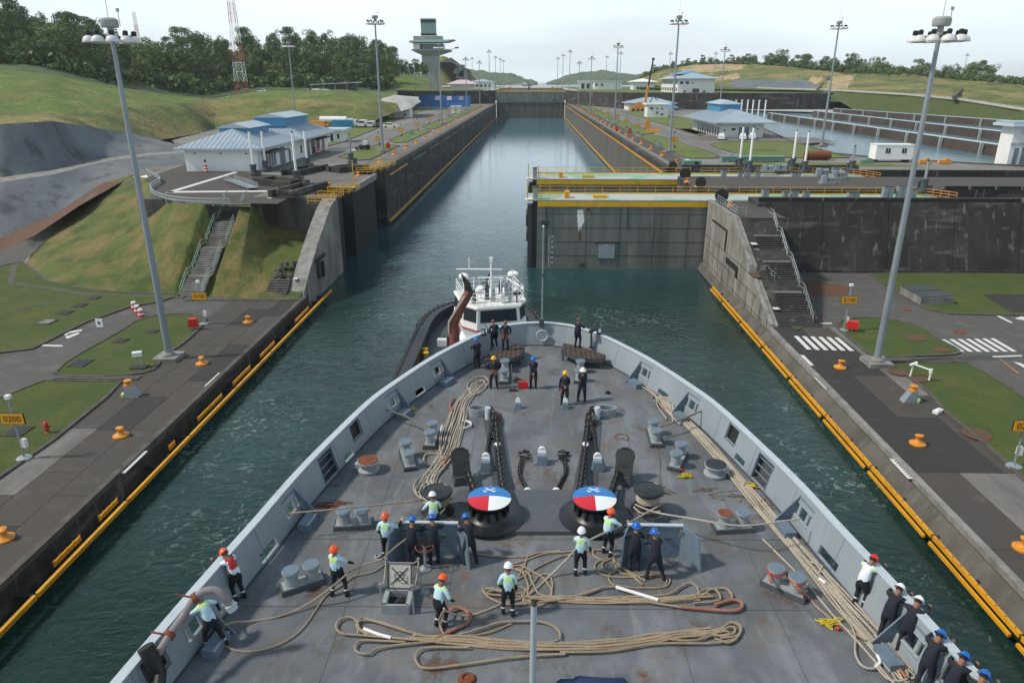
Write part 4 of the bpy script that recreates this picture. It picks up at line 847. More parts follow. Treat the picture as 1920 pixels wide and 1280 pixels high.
for i, (x, y) in enumerate([(1375, 300), (1438, 322), (1462, 320), (1540, 330), (1550, 345), (1570, 335)]):
    p = P(x, y, ZU); b = MB(); b.bb(-1.1, 1.1, -.8, .8, 0, .3); b.mi(1).bb(-.9, -.2, -.5, .5, .3, 1.3); b.bb(.2, .9, -.5, .4, .3, .9 + .1 * i); b.cyl((0, -.4, 1), (.9, -.4, 1), .3, n=8); railing(b, -1.6, 1.6, -1.1, 0, 1.0, .8, .03)
    o = b.build('gate_machinery', ['steel_grey', 'galv']); o.location = p; tag(o, ['grey gate machinery near the first marker post', 'grey gate machinery between the marker post pairs', 'pale gate machinery left of the third post', 'grey gate machinery with railings right of the fourth post', 'grey framed pump skid on the platform', 'grey gate machinery by the green end deck'][i], 'machinery', 'gate machinery on the platform')['kind'] = 'thing'
# pits and kerb blocks of the left head
for i, (x0, y0, x1, y1, lb) in enumerate([(430, 340, 475, 356, 'grey framed grating skid left of the machinery pits'), (478, 345, 548, 354, 'long low dark pit wall on the left head'), (545, 372, 612, 352, 'low dark pit wall behind the retaining wall'), (560, 330, 614, 318, 'upper dark pit wall near the windowed building'), (636, 325, 690, 318, 'dark pit wall below the lone grey post')]):
    a, c = P(x0, y0, ZU), P(x1, y1, ZU); d = c - a; rz = math.atan2(d.y, d.x); mm = (a + c) / 2
    b = MB(); b.box((0, 0, .5), (d.length, .6, 1.0))
    if i == 0:
        b = MB(); railing(b, -d.length / 2, d.length / 2, -.8, 0, 1.0, .7, .04, 3); railing(b, -d.length / 2, d.length / 2, .8, 0, 1.0, .7, .04, 3); b.box((0, 0, .3), (d.length, 1.4, .1))
    else:
        b.box((d.length * .3, 1.6, .5), (.6, 3.2, 1.0)); b.box((-d.length * .4, 1.6, .5), (.6, 3.2, 1.0)); b.box((0, 3.2, .5), (d.length, .6, 1.0)); b.box((0, 1.6, .08), (d.length, 3, .1))
    o = b.build('pit_wall' if i else 'grating_skid', 'wall_dark' if i else 'galv'); o.location = mm; o.rotation_euler = (0, 0, rz); tag(o, lb, 'pit wall' if i else 'skid')
for i, (x0, y0, x1, y1, lb) in enumerate([(598, 382, 640, 356, 'yellow railings clustered at the corner above the wing wall'), (684, 326, 716, 312, 'yellow railings beside the second gate recess on the left')]):
    a, c = P(x0, y0, ZU), P(x1, y1, ZU); t = empty('safety_railing', a); tag(t, lb, 'railing')
    for k in range(4):
        q = a + (c - a) * (k / 3.4); b = MB(); railing(b, -1.5, 1.5, 0, 0, 1.1, 1.0, .045, 3); railing(b, 0, 2.6, 1.5, 0, 1.1, 1.3, .045, 3, True); o = b.build('rail', 'yellow', t); o.location = (q - a) + Vector((.3 * k, .3 * k, 0)); o['kind'] = 'stuff'
p = P(664, 352, ZU); b = MB(); b.cyl((0, 0, 0), (0, 0, 4.2), .08, n=6); b.lathe([(.3, 0), (.3, .1), (.1, .3)], n=8); o = b.build('yellow_pole', 'yellow'); o.location = p; tag(o, 'thin yellow pole near the left gate recess', 'pole')
p = P(368, 0, 0)
# guard rail round the plateau edge
b = MB(); gr = cr_spline(px([(275, 324), (290, 333), (301, 343), (284, 354), (288, 366), (312, 376), (350, 381), (400, 383), (432, 383)], ZU), 4)
for h in (.35, .75): b.tube([p + Vector((0, 0, h)) for p in gr], .11, 4)
for p in gr[::2]: b.bb(p.x - .06, p.x + .06, p.y - .06, p.y + .06, ZU - .3, ZU + .8)
tag(b.build('guard_rail', 'galv'), 'curved pale guard rail along the edge of the left plateau', 'guard rail')
# black pier-top railings on the right pier
b = MB(); railing(b, 91.2, 103.0, XR + .8, 10.36, 1.1, 1.3, .035, 3, True); railing(b, XR + .8, XR + 1.8, 91.2, 10.36, 1.1, 1.0, .035, 3); tag(b.build('pier_railing', 'galv'), 'grey pipe railing along the top of the right pier wall', 'railing')
b = MB(); railing(b, XR + 1.1, XR + 2.0, 80.9, 5.4, 1.1, .9, .03, 2); railing(b, 78.6, 80.9, XR + 2.0, 5.3, .9, 1.1, .03, 2, True); tag(b.build('ledge_railing', 'galv'), 'small bent railing at the ledge halfway down the pier', 'railing')
# ---- light masts
def mast(near):
    t = empty('light_mast', (0, 0, 0)); b = MB(); b.cyl((0, 0, .4), (0, 0, 28.3), .33, .17, n=12); b.build('pole', 'steel_grey', t)
    b = MB(); b.box((0, 0, .12), (2.2, 2.2, .5)); b.lathe([(.6, .37), (.6, .5), (.36, .7)], n=12); b.build('base', 'kerb_light', t)
    b = MB(); n = 16
    b.tube([(1.55 * math.cos(2 * PI * i / n), 1.55 * math.sin(2 * PI * i / n), 28.1) for i in range(n)], .07, 5, True)
    for k in range(4): b.cyl((0, 0, 28.2), (1.55 * math.cos(PI / 2 * k), 1.55 * math.sin(PI / 2 * k), 28.1), .06, n=5)
    b.build('head_ring', 'dark', t)
    b = MB(); b.lathe([(.62, 28.9), (.68, 29.0), (.68, 29.45), (.5, 29.6)], n=16); b.cyl((0, 0, 28.2), (0, 0, 29), .25, n=8); b.build('winch_cap', 'tower_conc', t)
    b = MB(); b.cyl((0, 0, 29.5), (0, 0, 32.2), .025, n=4); b.cyl((.75, .2, 29), (.75, .2, 30.2), .03, n=4); b.box((.75, .2, 30.2), (.18, .18, .25)); b.build('lightning_rod', 'galv', t)
    lamp = None
    for k in range(10):
        a = 2 * PI * k / 10 + .2
        if lamp is None:
            b = MB(); b.lathe([(.52, -.50), (.53, -.43), (.42, -.15), (.15, .0)], n=16); b.mi(1).lathe([(.15, 0), (.19, .05), (.19, .32), (.1, .38)], n=10); lamp = b.build('lamp', ['lamp_glass', 'dark'], t); o = lamp
        else: o = lamp.copy(); COL.objects.link(o)
        o.location = (1.72 * math.cos(a), 1.72 * math.sin(a), 28.25)
    return t

m0_ = mast(True); m0_.location = P(318, 672, ZL); m0_['group'] = 'tall light masts along the locks'
tag(m0_, 'nearest tall light mast on the left lawn with ring of bell lamps', 'light mast')
ML = [((1643, 682, ZL), 'nearest tall light mast on the right lawn with ring of bell lamps'), ((718, 285, ZU), 'tall light mast beside the left apron near the skid loader'), ((1255, 285, ZU), 'tall light mast on the lawn strip near the right apron'), ((1540, 275, ZU), 'light mast at the edge of the storage basin'), ((556, 236, ZU), 'light mast behind the large blue roofed building'),
      ((828, 233, ZU), 'light mast on the left side in front of the control tower'), ((1152, 234, ZU), 'light mast beside the small white hut on the right apron'), ((1347, 226, ZU), 'light mast behind the right blue roofed building'), ((1106, 208, ZU), 'slim light mast near the far right chamber end'), ((900, 199, ZU), 'slim light mast near the far left chamber end'), ((875, 206, ZU), 'light mast right of the blue hoarding'), ((780, 203, ZU), 'light mast left of the blue hoarding'), ((1084, 198, ZU), 'light mast in front of the far retaining wall')]
for (q, lb) in ML: copy_tree(m0_, P(*q), lb, rz=random.random())
for (x, yt, zb, lb) in [(1069, 100, 20.6, 'hazy light mast above the far gate, right bank'), (1056, 107, 20.6, 'fainter hazy light mast beyond the far gate, right bank'), (1046, 112, 20.6, 'second faint mast beyond the far gate'), (917, 100, 20.6, 'hazy light mast above the far gate, left bank'), (929, 110, 20.6, 'fainter hazy light mast beyond the far gate, left bank'), (944, 117, 20.6, 'faintest light mast beyond the far gate, left bank'), (938, 114, 20.6, 'third faint mast beyond the far gate, left bank'), (1138, 110, 20.6, 'hazy mast above the white far buildings'), (1164, 103, 20.6, 'mast rising behind the round roofed building'), (1257, 104, 20.6, 'mast beside the two storey building'), (1342, 104, 21, 'mast right of the two storey building'), (1657, 113, 21, 'mast on the green bench of the right hill'), (1813, 107, 20, 'mast before the trees at the far right'), (885, 112, 20.6, 'mast right of the control tower'), (1491, 122, 19, 'mast in front of the sunlit terraces')]:
    Y = 29.5 * 0 + (zb + 29 - CAMH) * 1407 / (155 - yt); q = PY(x, yt, Y); copy_tree(m0_, (q.x, Y, zb), lb, rz=random.random())
# ---- bollards (mooring hooks painted orange)
def bollard_thing():
    t = empty('bollard', (0, 0, 0)); b = MB(); b.lathe([(.78, 0), (.78, .14), (.42, .26), (.27, .42), (.25, .70), (.36, .86), (.38, .98), (.22, 1.04)], n=18); b.build('body', 'orange', t)
    b = MB(); b.ball((.22, -.12, .86), .3, 12, 8, (1.2, .8, .7)); b.build('horn', 'orange', t); return t
bo = bollard_thing(); bo.scale = (.72, .72, .72); bo.location = P(465, 604, ZL); tag(bo, 'orange bollard near the red cabinet on the left apron', 'bollard', 'orange bollards along the lock edge')
for (x, y, z, lb, s) in [(379, 682, ZL, 'orange bollard beside the white painted plate on the left apron', .72), (227, 817, ZL, 'orange bollard left of the second painted plate on the left apron', .72), (8, 1010, ZL, 'orange bollard cut by the left edge of the picture', .72), (1575, 689, ZL, 'orange bollard below the first right crosswalk', .72), (1720, 832, ZL, 'orange bollard halfway down the right apron', .72), (1918, 1028, ZL, 'orange bollard cut by the right edge of the picture', .72), (1368, 387, 10.36, 'orange bollard at the top of the right stairs', .72), (1288, 342, ZU, 'orange bollard on the platform between the gates', .72), (1308, 350, ZU, 'orange bollard right behind the front gate rail', .72), (672, 330, ZU, 'orange bollard on the left head by the gate recess', .72), (618, 352, ZU, 'orange bollard at the yellow railing cluster', .7)]:
    copy_tree(bo, P(x, y, z), lb, rz=random.uniform(-.6, .6), sc=s)
ordn = ['first', 'second', 'third', 'fourth', 'fifth', 'sixth', 'seventh', 'eighth', 'ninth', 'tenth', 'eleventh', 'twelfth']
for sx, x0, sd_ in ((1, 29.4, 'right'), (-1, -31.3, 'left')):
    for k in range(24): 
        lb = ('%s orange bollard of the row on the %s chamber coping, counted from the gates' % (ordn[k], sd_)) if k < 12 else 'distant orange bollard in the row on the %s chamber coping' % sd_
        copy_tree(bo, (x0, 148 + k * 16.4, ZU), lb, rz=random.uniform(-.5, .5), sc=.85, group='orange bollards on the %s chamber coping' % sd_)
# roller fairleads (grey block with orange drum)
for i, (x, y, lb) in enumerate([(250, 742, 'grey roller block with orange drum at the left lawn kerb'), (1702, 752, 'grey roller block with orange drum on the right apron')]):
    t = empty('roller_block', P(x, y, ZL)); tag(t, lb, 'roller block', 'roller blocks on the aprons'); t.scale = (.75, .75, .75)
    sx = 1 if i == 0 else -1
    b = MB(); b.add([(-.7, -.5, 0), (.7, -.5, 0), (.7, .5, 0), (-.7, .5, 0), (-.35 * sx - .35, -.45, 1.3), (-.35 * sx + .35, -.45, 1.3), (-.35 * sx + .35, .45, 1.3), (-.35 * sx - .35, .45, 1.3)], [(3, 2, 1, 0), (4, 5, 6, 7), (0, 1, 5, 4), (1, 2, 6, 5), (2, 3, 7, 6), (3, 0, 4, 7)]); b.build('block', 'steel_grey', t)
    b = MB(); b.lathe([(.42, 1.3), (.42, 1.45), (.3, 1.5), (.3, 1.7), (.42, 1.75), (.42, 1.9)], c=(-.35 * sx, 0, 0), n=16); b.build('drum', 'orange', t)
    b = MB(); b.lathe([(.2, 0), (.24, .1), (.24, .4), (.15, .5)], c=(.9 * -sx, -.3, 0), n=10); b.build('foot_light', 'hivis', t)
# number signs
def num_sign(x, y, z, top, txt, label, full=True):
    p = P(x, y, z); h = PY(x, top, p.y).z - z; t = empty('distance_sign', p); tag(t, label, 'sign', 'orange distance signs along the locks')
    b = MB(); b.lathe([(.5, 0), (.5, .12), (.2, .2)], n=12); b.cyl((0, 0, .1), (0, 0, h + 1.6), .075, n=8); b.build('post', 'galv', t)
    b = MB(); b.box((.0, -.12, h), (1.55, .06, .72)); b.build('board', 'sign', t)
    b = MB(); b.box((-.0, -.06, h), (1.65, .04, .82)); b.build('board_back', 'dark', t)
    if txt: text_mb(txt, .62, 'black', t, (0, -.155, h), (PI / 2, 0, 0))
    b = MB(); b.box((0, 0, h + 1.6), (.35, .3, .25)); b.box((.2, .1, 1.2), (.3, .3, .6)); b.build('lamp_box', 'white' if full else 'dark', t)
    return t
num_sign(383, 608, ZL, 555, '0100', 'orange 0100 sign board on a post at the foot of the left stairs')
num_sign(46, 860, ZL, 784, '0200', 'orange 0200 sign board on a post on the left lawn')
num_sign(1582, 620, ZL, 562, '0100', 'orange 0100 sign board on a post on the right lawn island')
num_sign(1900, 875, ZL, 797, '0200', 'orange 0200 sign board cut by the right edge of the picture')
for i, (x, y) in enumerate([(711, 280), (752, 262), (783, 250), (805, 238), (823, 232), (840, 222), (854, 217)]):
    num_sign(x, y, ZU, y - 20 + i * 1.4, None, '%s orange sign board along the left lawn strip beside the chamber' % ordn[i], False)
for i, (x, y) in enumerate([(1263, 285), (1195, 256), (1174, 246), (1158, 234), (1140, 226), (1128, 218)]):
    num_sign(x, y, ZU, y - 24 + i * 2.2, None, '%s orange sign board along the right lawn strip beside the chamber' % ordn[i], False)
# small things on the aprons
def place(b, name, mats, p, label, cat, group=None, rz=0, **k):
    o = b.build(name, mats, **k); o.location = p; o.rotation_euler = (0, 0, rz); return tag(o, label, cat, group)
t = empty('fire_hydrant', P(90, 812, ZL)); tag(t, 'red fire hydrant on the lawn right of the 0200 sign', 'hydrant'); b = MB(); b.lathe([(.18, 0), (.18, .1), (.13, .15), (.13, .7), (.2, .74), (.16, .9), (.05, .98)], n=12); b.build('body', 'red', t); b = MB(); b.cyl((-.28, 0, .55), (.28, 0, .55), .08, n=8); b.build('outlet', 'red', t)
t = empty('red_cabinet', P(364, 618, ZL)); tag(t, 'red slanted cabinet on the tip of the left lawn island', 'cabinet'); b = MB(); b.box((0, 0, .8), (1.0, .6, .9), .3, (.8, .9)); b.build('box', 'red_bright', t); b = MB(); b.box((0, 0, .2), (.15, .15, .4)); b.build('leg', 'galv', t)
t = empty('red_cabinet', P(1588, 620, ZL)); tag(t, 'red box cabinet beside the right 0100 sign', 'cabinet'); b = MB(); b.box((.4, -.2, .75), (1.1, .6, .8), -.4); b.build('box', 'red_bright', t); b = MB(); b.box((.4, -.2, .2), (.15, .15, .4)); b.build('leg', 'galv', t)
for i, (x, y) in enumerate([(252, 579), (258, 586), (265, 593)]):
    b = MB()
    for k in range(4): b.mi(k % 2).lathe([(.32 - k * .02, .22 * k), (.31 - k * .02, .22 * (k + 1))], n=10)
    place(b, 'traffic_drum', ['red_bright', 'sky_white'], P(x, y, ZL), ['upper', 'middle', 'lower'][i] + ' of three red white drums on the left access road', 'drum', 'red and white drums on the left access road')
b = MB(); b.lathe([(.3, 0), (.28, .05), (.1, .6), (.06, .7)], n=10); place(b, 'traffic_cone', 'red_bright', P(1529, 606, ZL), 'small red cone standing on the white line near the right stairs', 'cone')
t = empty('floodlight', P(262, 690, ZL)); tag(t, 'pale floodlight frame on a slab in the left lawn island', 'floodlight'); b = MB(); b.box((0, 0, .08), (1.4, 1.0, .16)); b.build('base', 'dark', t); b = MB(); b.cyl((-.3, 0, .1), (-.1, 0, 1.2), .05, n=6); b.cyl((.3, 0, .1), (.1, 0, 1.2), .05, n=6); b.build('frame', 'galv', t); b = MB(); b.box((0, 0, 1.4), (.8, .5, .4), .4); b.build('head', 'white', t)
t = empty('valve_frame', P(1726, 712, ZL)); tag(t, 'white bent pipe frame standing in the right lawn', 'pipe frame'); b = MB(); b.tube([(-.7, .5, 0), (-.6, .5, 1.3), (.5, -.4, 1.1), (.5, -.4, 0)], .09, 8); b.build('pipe', 'white', t); b = MB(); b.cyl((-.9, .5, 1.2), (-.3, .5, 1.45), .12, n=8); b.cyl((.5, -.4, .8), (.5, -.4, 1.2), .14, n=8); b.build('valve', 'white', t); b = MB(); b.box((0, 0, .1), (1.6, 1.3, .1), .3); b.build('base', 'soil', t)
b = MB(); b.box((0, 0, .12), (.9, .4, .24)); b.box((0, 0, .26), (.5, .2, .1)); place(b, 'signal_lamp', 'white', P(1758, 773, ZL), 'tiny pale lamp on the kerb of the large right lawn', 'lamp', rz=.6)
t = empty('diamond_sign', P(193, 636, ZL)); tag(t, 'small white diamond sign in the left access road', 'sign'); b = MB(); b.cyl((0, 0, 0), (0, 0, 1.6), .04, n=6); b.build('post', 'galv', t); b = MB(); b.box((0, -.06, 1.8), (.7, .04, .9)); b.mi(1).box((0, -.09, 1.8), (.2, .02, .3)); b.build('board', ['sky_white', 'dark'], t)
t = empty('culvert_cover', P(1735, 552, ZL)); tag(t, 'large raised concrete cover with steel grating on the right lawn', 'grating cover')
q = [P(1688, 541, ZL + .7), P(1738, 538, ZL + .7), P(1790, 560, ZL + .7), P(1727, 563, ZL + .7)]
b = MB(); b.prism([(p.x, p.y) for p in q], ZL - .2, ZL + .95); b.build('curb_box', 'kerb_light', t, world=True, smooth=None)
for i in range(2):
    for j in range(4):
        def bl(u, v): return (q[0] * (1 - u) + q[3] * u) * (1 - v) + (q[1] * (1 - u) + q[2] * u) * v
        a = [bl(i / 2 + .02, j / 4 + .01), bl(i / 2 + .48, j / 4 + .01), bl(i / 2 + .48, j / 4 + .24), bl(i / 2 + .02, j / 4 + .24)]
        b = MB(); b.prism([(p.x, p.y) for p in a], ZL + .95, ZL + 1.06); b.build('grating_panel', 'fitting_dark', t, world=True, smooth=None)
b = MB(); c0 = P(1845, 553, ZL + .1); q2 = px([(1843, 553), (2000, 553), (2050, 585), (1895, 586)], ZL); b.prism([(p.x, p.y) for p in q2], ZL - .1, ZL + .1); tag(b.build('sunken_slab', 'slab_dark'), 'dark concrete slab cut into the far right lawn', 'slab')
# ---- buildings
def hip_roof(b, x0, x1, y0, y1, z0, z1, ov=1.2, th=.35, ridge='y'):
    x0 -= ov; x1 += ov; y0 -= ov; y1 += ov; w_ = x1 - x0; d = y1 - y0
    b.bb(x0, x1, y0, y1, z0 - th, z0)
    if w_ < d: r0, r1 = ((x0 + x1) / 2, y0 + w_ / 2), ((x0 + x1) / 2, y1 - w_ / 2)
    else: r0, r1 = (x0 + d / 2, (y0 + y1) / 2), (x1 - d / 2, (y0 + y1) / 2)
    vs = [(x0, y0, z0), (x1, y0, z0), (x1, y1, z0), (x0, y1, z0), (*r0, z1), (*r1, z1)]
    if w_ < d: fs = [(0, 1, 4), (1, 2, 5, 4), (2, 3, 5), (3, 0, 4, 5)]
    else: fs = [(0, 1, 5, 4), (1, 2, 5), (2, 3, 4, 5), (3, 0, 4)]
    b.add(vs, fs)
def roof_ribs(t, x0, x1, y0, y1, z0, z1, ov=1.2, step=.9, m='roof_rib'):
    """standing seams on the slope facing the camera and the slope facing the water"""
    x0 -= ov; x1 += ov; y0 -= ov; y1 += ov; w_ = x1 - x0; d = y1 - y0; h = min(w_, d) / 2; b = MB()
    x = x0 + step / 2
    while x < x1:
        run = min(x - x0, x1 - x, h); k = run / h; b.tube([(x, y0, z0 + .04), (x, y0 + run, z0 + (z1 - z0) * k + .04)], .05, 4, caps=False); x += step
    for xs, sg in ((x0, 1), (x1, -1)):
        y = y0 + step / 2
        while y < y1:
            run = min(y - y0, y1 - y, h); k = run / h; b.tube([(xs, y, z0 + .04), (xs + sg * run, y, z0 + (z1 - z0) * k + .04)], .05, 4, caps=False); y += step
    b.build('seam', m, t, world=True)['kind'] = 'stuff'

def wall_windows(t, face, items, z0):
    """items: (u0, u1, h0, h1, kind) along the face; face: ('y', Y, sign) or ('x', X, sign)"""
    ax, c, sg = face
    for u0, u1, h0, h1, kd in items:
        for nm, m, e_, g in (('window' if kd != 'door' else 'door', {'door': 'fitting_dark', 'win': 'window', 'pale': 'window_pale', 'white': 'white'}[kd], .0, .05),):
            b = MB()
            if ax == 'y': b.bb(u0, u1, c, c + sg * g, z0 + h0, z0 + h1)
            else: b.bb(c, c + sg * g, u0, u1, z0 + h0, z0 + h1)
            o = b.build(nm, m, t, world=True, smooth=None)
            if kd != 'white' and (u1 - u0) * (h1 - h0) > .8:
                b = MB(); f = .07
                for (a0, a1, b0, b1) in ((u0 - f, u1 + f, h1, h1 + f), (u0 - f, u1 + f, h0 - f, h0), (u0 - f, u0, h0, h1), (u1, u1 + f, h0, h1)):
                    if ax == 'y': b.bb(a0, a1, c, c + sg * .08, z0 + b0, z0 + b1)
                    else: b.bb(c, c + sg * .08, a0, a1, z0 + b0, z0 + b1)
                b.build('frame', 'galv', o, world=True, smooth=None)
# large left building
t = empty('service_building', (-57.5, 133, ZU)); tag(t, 'long white building with two blue hip roofs on the left plateau', 'building')
bx0, bx1 = -64.2, -50.6
b = MB(); b.bb(bx0, bx1, 132.5, 180, ZU - .2, 15.0); b.build('wall', 'white', t, world=True, smooth=None)
for (y0, y1, z1) in ((132.5, 155, 18.2), (157.5, 180, 18.9)):
    b = MB(); hip_roof(b, bx0, bx1, y0, y1, 15.2, z1, 1.3 if z1 < 18.5 else 2.2); b.build('roof', 'roof_blue', t, world=True, smooth=None); roof_ribs(t, bx0, bx1, y0, y1, 15.2, z1, 1.3 if z1 < 18.5 else 2.2)
for (y0, y1, z0, z1, x0, x1) in ((140, 151, 16.6, 19.2, -60.3, -54.6), (160, 176, 17.4, 20.2, -60.8, -54.0)):
    b = MB(); b.bb(x0, x1, y0, y1, z0, z1 - .9); b.build('cupola', 'cupola_blue', t, world=True, smooth=None)
    b = MB(); b.add([(x0 - .5, y0 - .5, z1 - .9), (x1 + .5, y0 - .5, z1 - .9), (x1 + .5, y1 + .5, z1 - .9), (x0 - .5, y1 + .5, z1 - .9), ((x0 + x1) / 2, y0 - .5, z1), ((x0 + x1) / 2, y1 + .5, z1)], [(0, 1, 4), (1, 2, 5, 4), (2, 3, 5), (3, 0, 4, 5), (3, 2, 1, 0)]); b.build('cupola_roof', 'roof_blue', t, world=True, smooth=None)
wall_windows(t, ('x', bx1, 1), [(135 + k * 1.5, 135.9 + k * 1.5, .2, 2.9, 'pale') for k in range(5)] + [(144.5, 147.5, .1, 3.2, 'pale'), (150, 151, .1, 2.4, 'door'), (153, 154, .1, 2.4, 'door'), (158, 159, 1, 2.6, 'win'), (161, 164.5, .1, 3.2, 'pale'), (166, 168.6, .1, 3, 'win'), (170, 172.6, .1, 3, 'win'), (175, 176.4, .1, 3, 'win')], ZU)
b = MB(); b.bb(bx1 - .2, bx1 + 2.6, 134.5, 143, 14.1, 14.3); b.bb(bx1 - .2, bx1 + 2.6, 165, 174, 14.3, 14.5); b.build('awning', 'dark', t, world=True)
wall_windows(t, ('y', 132.5, -1), [(-62.4, -62.0, 3.1, 3.3, 'win'), (-57.6, -57.2, 3.1, 3.3, 'win'), (-52.8, -52.4, 3.1, 3.3, 'win'), (-60.7, -60.3, 1.6, 2.1, 'door')], ZU)
for i, (x, y, lb) in enumerate([(387, 323, 'red white drum at the front wall of the large building'), (470, 317, 'red white drum at the right front corner of the building'), (502, 318, 'red white drum under the building awning'), (576, 291, 'red white drum near the far awning'), (597, 287, 'red white drum behind the far awning'), (608, 283, 'red white drum at the rear corner of the building')]):
    b = MB()
    for k in range(5): b.mi(k % 2).lathe([(.36, .25 * k), (.36, .25 * (k + 1))], n=10)
    place(b, 'traffic_drum', ['red_bright', 'sky_white'], P(x, y, ZU), lb, 'drum', 'red and white drums around the large building')
b = MB(); b.box((0, 0, .7), (1.1, .6, 1.4)); place(b, 'orange_box', 'crane_orange', P(392, 319, ZU), 'orange box standing against the front wall of the large building', 'box')
# right blue roofed building
t = empty('service_building', (63, 224, ZU)); tag(t, 'white building with blue hip roof and parked pickups, right plateau', 'building')
b = MB(); b.bb(57, 69.5, 222.5, 262, ZU - .2, 15.2); b.build('wall', 'white', t, world=True, smooth=None)
b = MB(); hip_roof(b, 57, 69.5, 222.5, 262, 15.4, 18.6, 3.2); b.build('roof', 'roof_blue', t, world=True, smooth=None); roof_ribs(t, 57, 69.5, 222.5, 262, 15.4, 18.6, 3.2, 1.2)
b = MB(); b.bb(60.5, 67, 240, 258, 17.6, 20); b.build('cupola', 'cupola_blue', t, world=True, smooth=None); b = MB(); hip_roof(b, 60.5, 67, 240, 258, 20, 21.2, .6, .1); b.build('cupola_roof', 'roof_blue', t, world=True, smooth=None)
wall_windows(t, ('y', 222.5, -1), [(62.2, 65.2, .1, 2.9, 'pale'), (60.0, 61.2, 2.0, 2.6, 'win'), (67.5, 67.9, 2.2, 2.6, 'win'), (57.8, 58.2, 1.8, 2.3, 'win')], ZU); wall_windows(t, ('x', 57, -1), [(225 + 3.4 * k, 227 + 3.4 * k, .1, 2.7, 'pale') for k in range(9)], ZU)
# two storey building on the upper level
t = empty('office_building', (98, 462, ZT)); tag(t, 'two storey white building with blue hip roof above the dark wall', 'building')
b = MB(); b.bb(89.5, 112, 463, 522, ZT - .2, 28.6); b.build('wall', 'white', t, world=True, smooth=None); b = MB(); hip_roof(b, 89.5, 112, 463, 522, 28.9, 32.2, 2.6); b.build('roof', 'roof_blue', t, world=True, smooth=None)
b = MB(); hip_roof(b, 94, 108, 480, 515, 31.6, 33.6, .5, .1); b.build('cupola_roof', 'cupola_blue', t, world=True, smooth=None)
wall_windows(t, ('y', 463, -1), [(90.6, 92.6, 5, 6.6, 'win'), (94.0, 96, 5, 6.6, 'win'), (98, 99, 5.2, 6, 'win'), (98.5, 102.6, .2, 2.4, 'win'), (105, 106.5, .2, 1.2, 'win'), (93, 94.5, .2, 1.2, 'win')], ZT); wall_windows(t, ('x', 89.5, -1), [(466 + 6.2 * k, 469.5 + 6.2 * k, h, h + 2, 'win') for k in range(9) for h in (.9, 5)], ZT)
def hut(x0, x1, y0, y1, z0, z1, label, roof='flat', m='white', wins=(), rm='roof_pale', ov=1.0):
    t = empty('hut' if x1 - x0 < 14 else 'far_building', ((x0 + x1) / 2, y0, z0)); tag(t, label, 'hut' if x1 - x0 < 14 else 'building')
    b = MB(); b.bb(x0, x1, y0, y1, z0, z1); b.build('wall', m, t, world=True, smooth=None); b = MB()
    if roof == 'flat': b.bb(x0 - ov, x1 + ov, y0 - ov, y1 + ov, z1, z1 + .6)
    else: hip_roof(b, x0, x1, y0, y1, z1 + .2, z1 + roof, ov)
    b.build('roof', rm, t, world=True, smooth=None); wall_windows(t, ('y', y0, -1), wins, z0); return t
hut(54.7, 64.5, 353, 362, ZU, 16.6, 'small white flat roofed hut beside the right lawn', wins=[(56, 57.4, 3.6, 4.4, 'win'), (59, 59.8, 3.5, 4.2, 'win'), (61.2, 62, 3.5, 4.2, 'win'), (59, 59.8, 1.6, 2.6, 'win'), (61, 62.4, 1, 1.6, 'win')], rm='sky_white')
hut(-67.3, -57.3, 345, 354, ZU, 15.4, 'small white flat roofed hut right of the pale rock apron', wins=[(-65.8, -64.6, 2.6, 3.2, 'win'), (-62.6, -61.8, 2.6, 3.2, 'win'), (-60, -59.2, 2.6, 3.2, 'win'), (-66, -65, .9, 1.6, 'win'), (-60, -59, .9, 1.8, 'win')])
hut(-56.8, -52.4, 201, 206, ZU, 14.0, 'tiny white hut with curved canopy behind the large left building', wins=[(-55.6, -55, .3, 2.2, 'win'), (-53.8, -53.2, .9, 2.2, 'win')], ov=1.3)
hut(-43, -38.5, 395, 400, ZU, 14.2, 'tiny white kiosk in front of the blue hoarding', rm='roof_pale', ov=.6)
hut(-70, -50, 640, 652, ZT, 25.2, 'far building with pale lilac roof right of the tower', roof=3.5, rm='pink', wins=[], ov=3)
hut(-60, -37, 720, 740, ZT, 27, 'far pale building with turquoise roof', roof=2.5, rm='roof_blue', wins=[(-58 + 4 * k, -56 + 4 * k, 2, 4, 'win') for k in range(5)])
hut(44, 56, 705, 720, ZT, 27.5, 'far narrow white building near the upper gate', rm='sky_white', wins=[(46, 49, .5, 5, 'win'), (51, 54, .5, 5, 'win')])
hut(57, 82, 690, 705, ZT, 27.5, 'far white block building with two dark windows', m='white', wins=[(58, 60, 3, 5, 'win'), (63, 65, 3, 5, 'win')])
hut(86, 104, 640, 660, ZT, 27, 'far white pavilion with broad pale roof', roof=2.8, rm='sky_white', wins=[(89 + 3 * k, 91 + 3 * k, .5, 2.5, 'win') for k in range(4)], ov=2.5)
hut(63, 101, 500, 516, ZU, 18.6, 'long low building with dark upper strip behind the orange crane', m='white', rm='roof_pale', wins=[(70 + 4 * k, 72.6 + 4 * k, 4.8, 6, 'win') for k in range(8)])
hut(57, 84, 440, 462, ZU, 15, 'low white building with turquoise roof in front of the crane', roof=3.2, rm='roof_blue', wins=[(58 + 3.5 * k, 59.6 + 3.5 * k, .5, 2.6, 'win') for k in range(6)], ov=1.6)
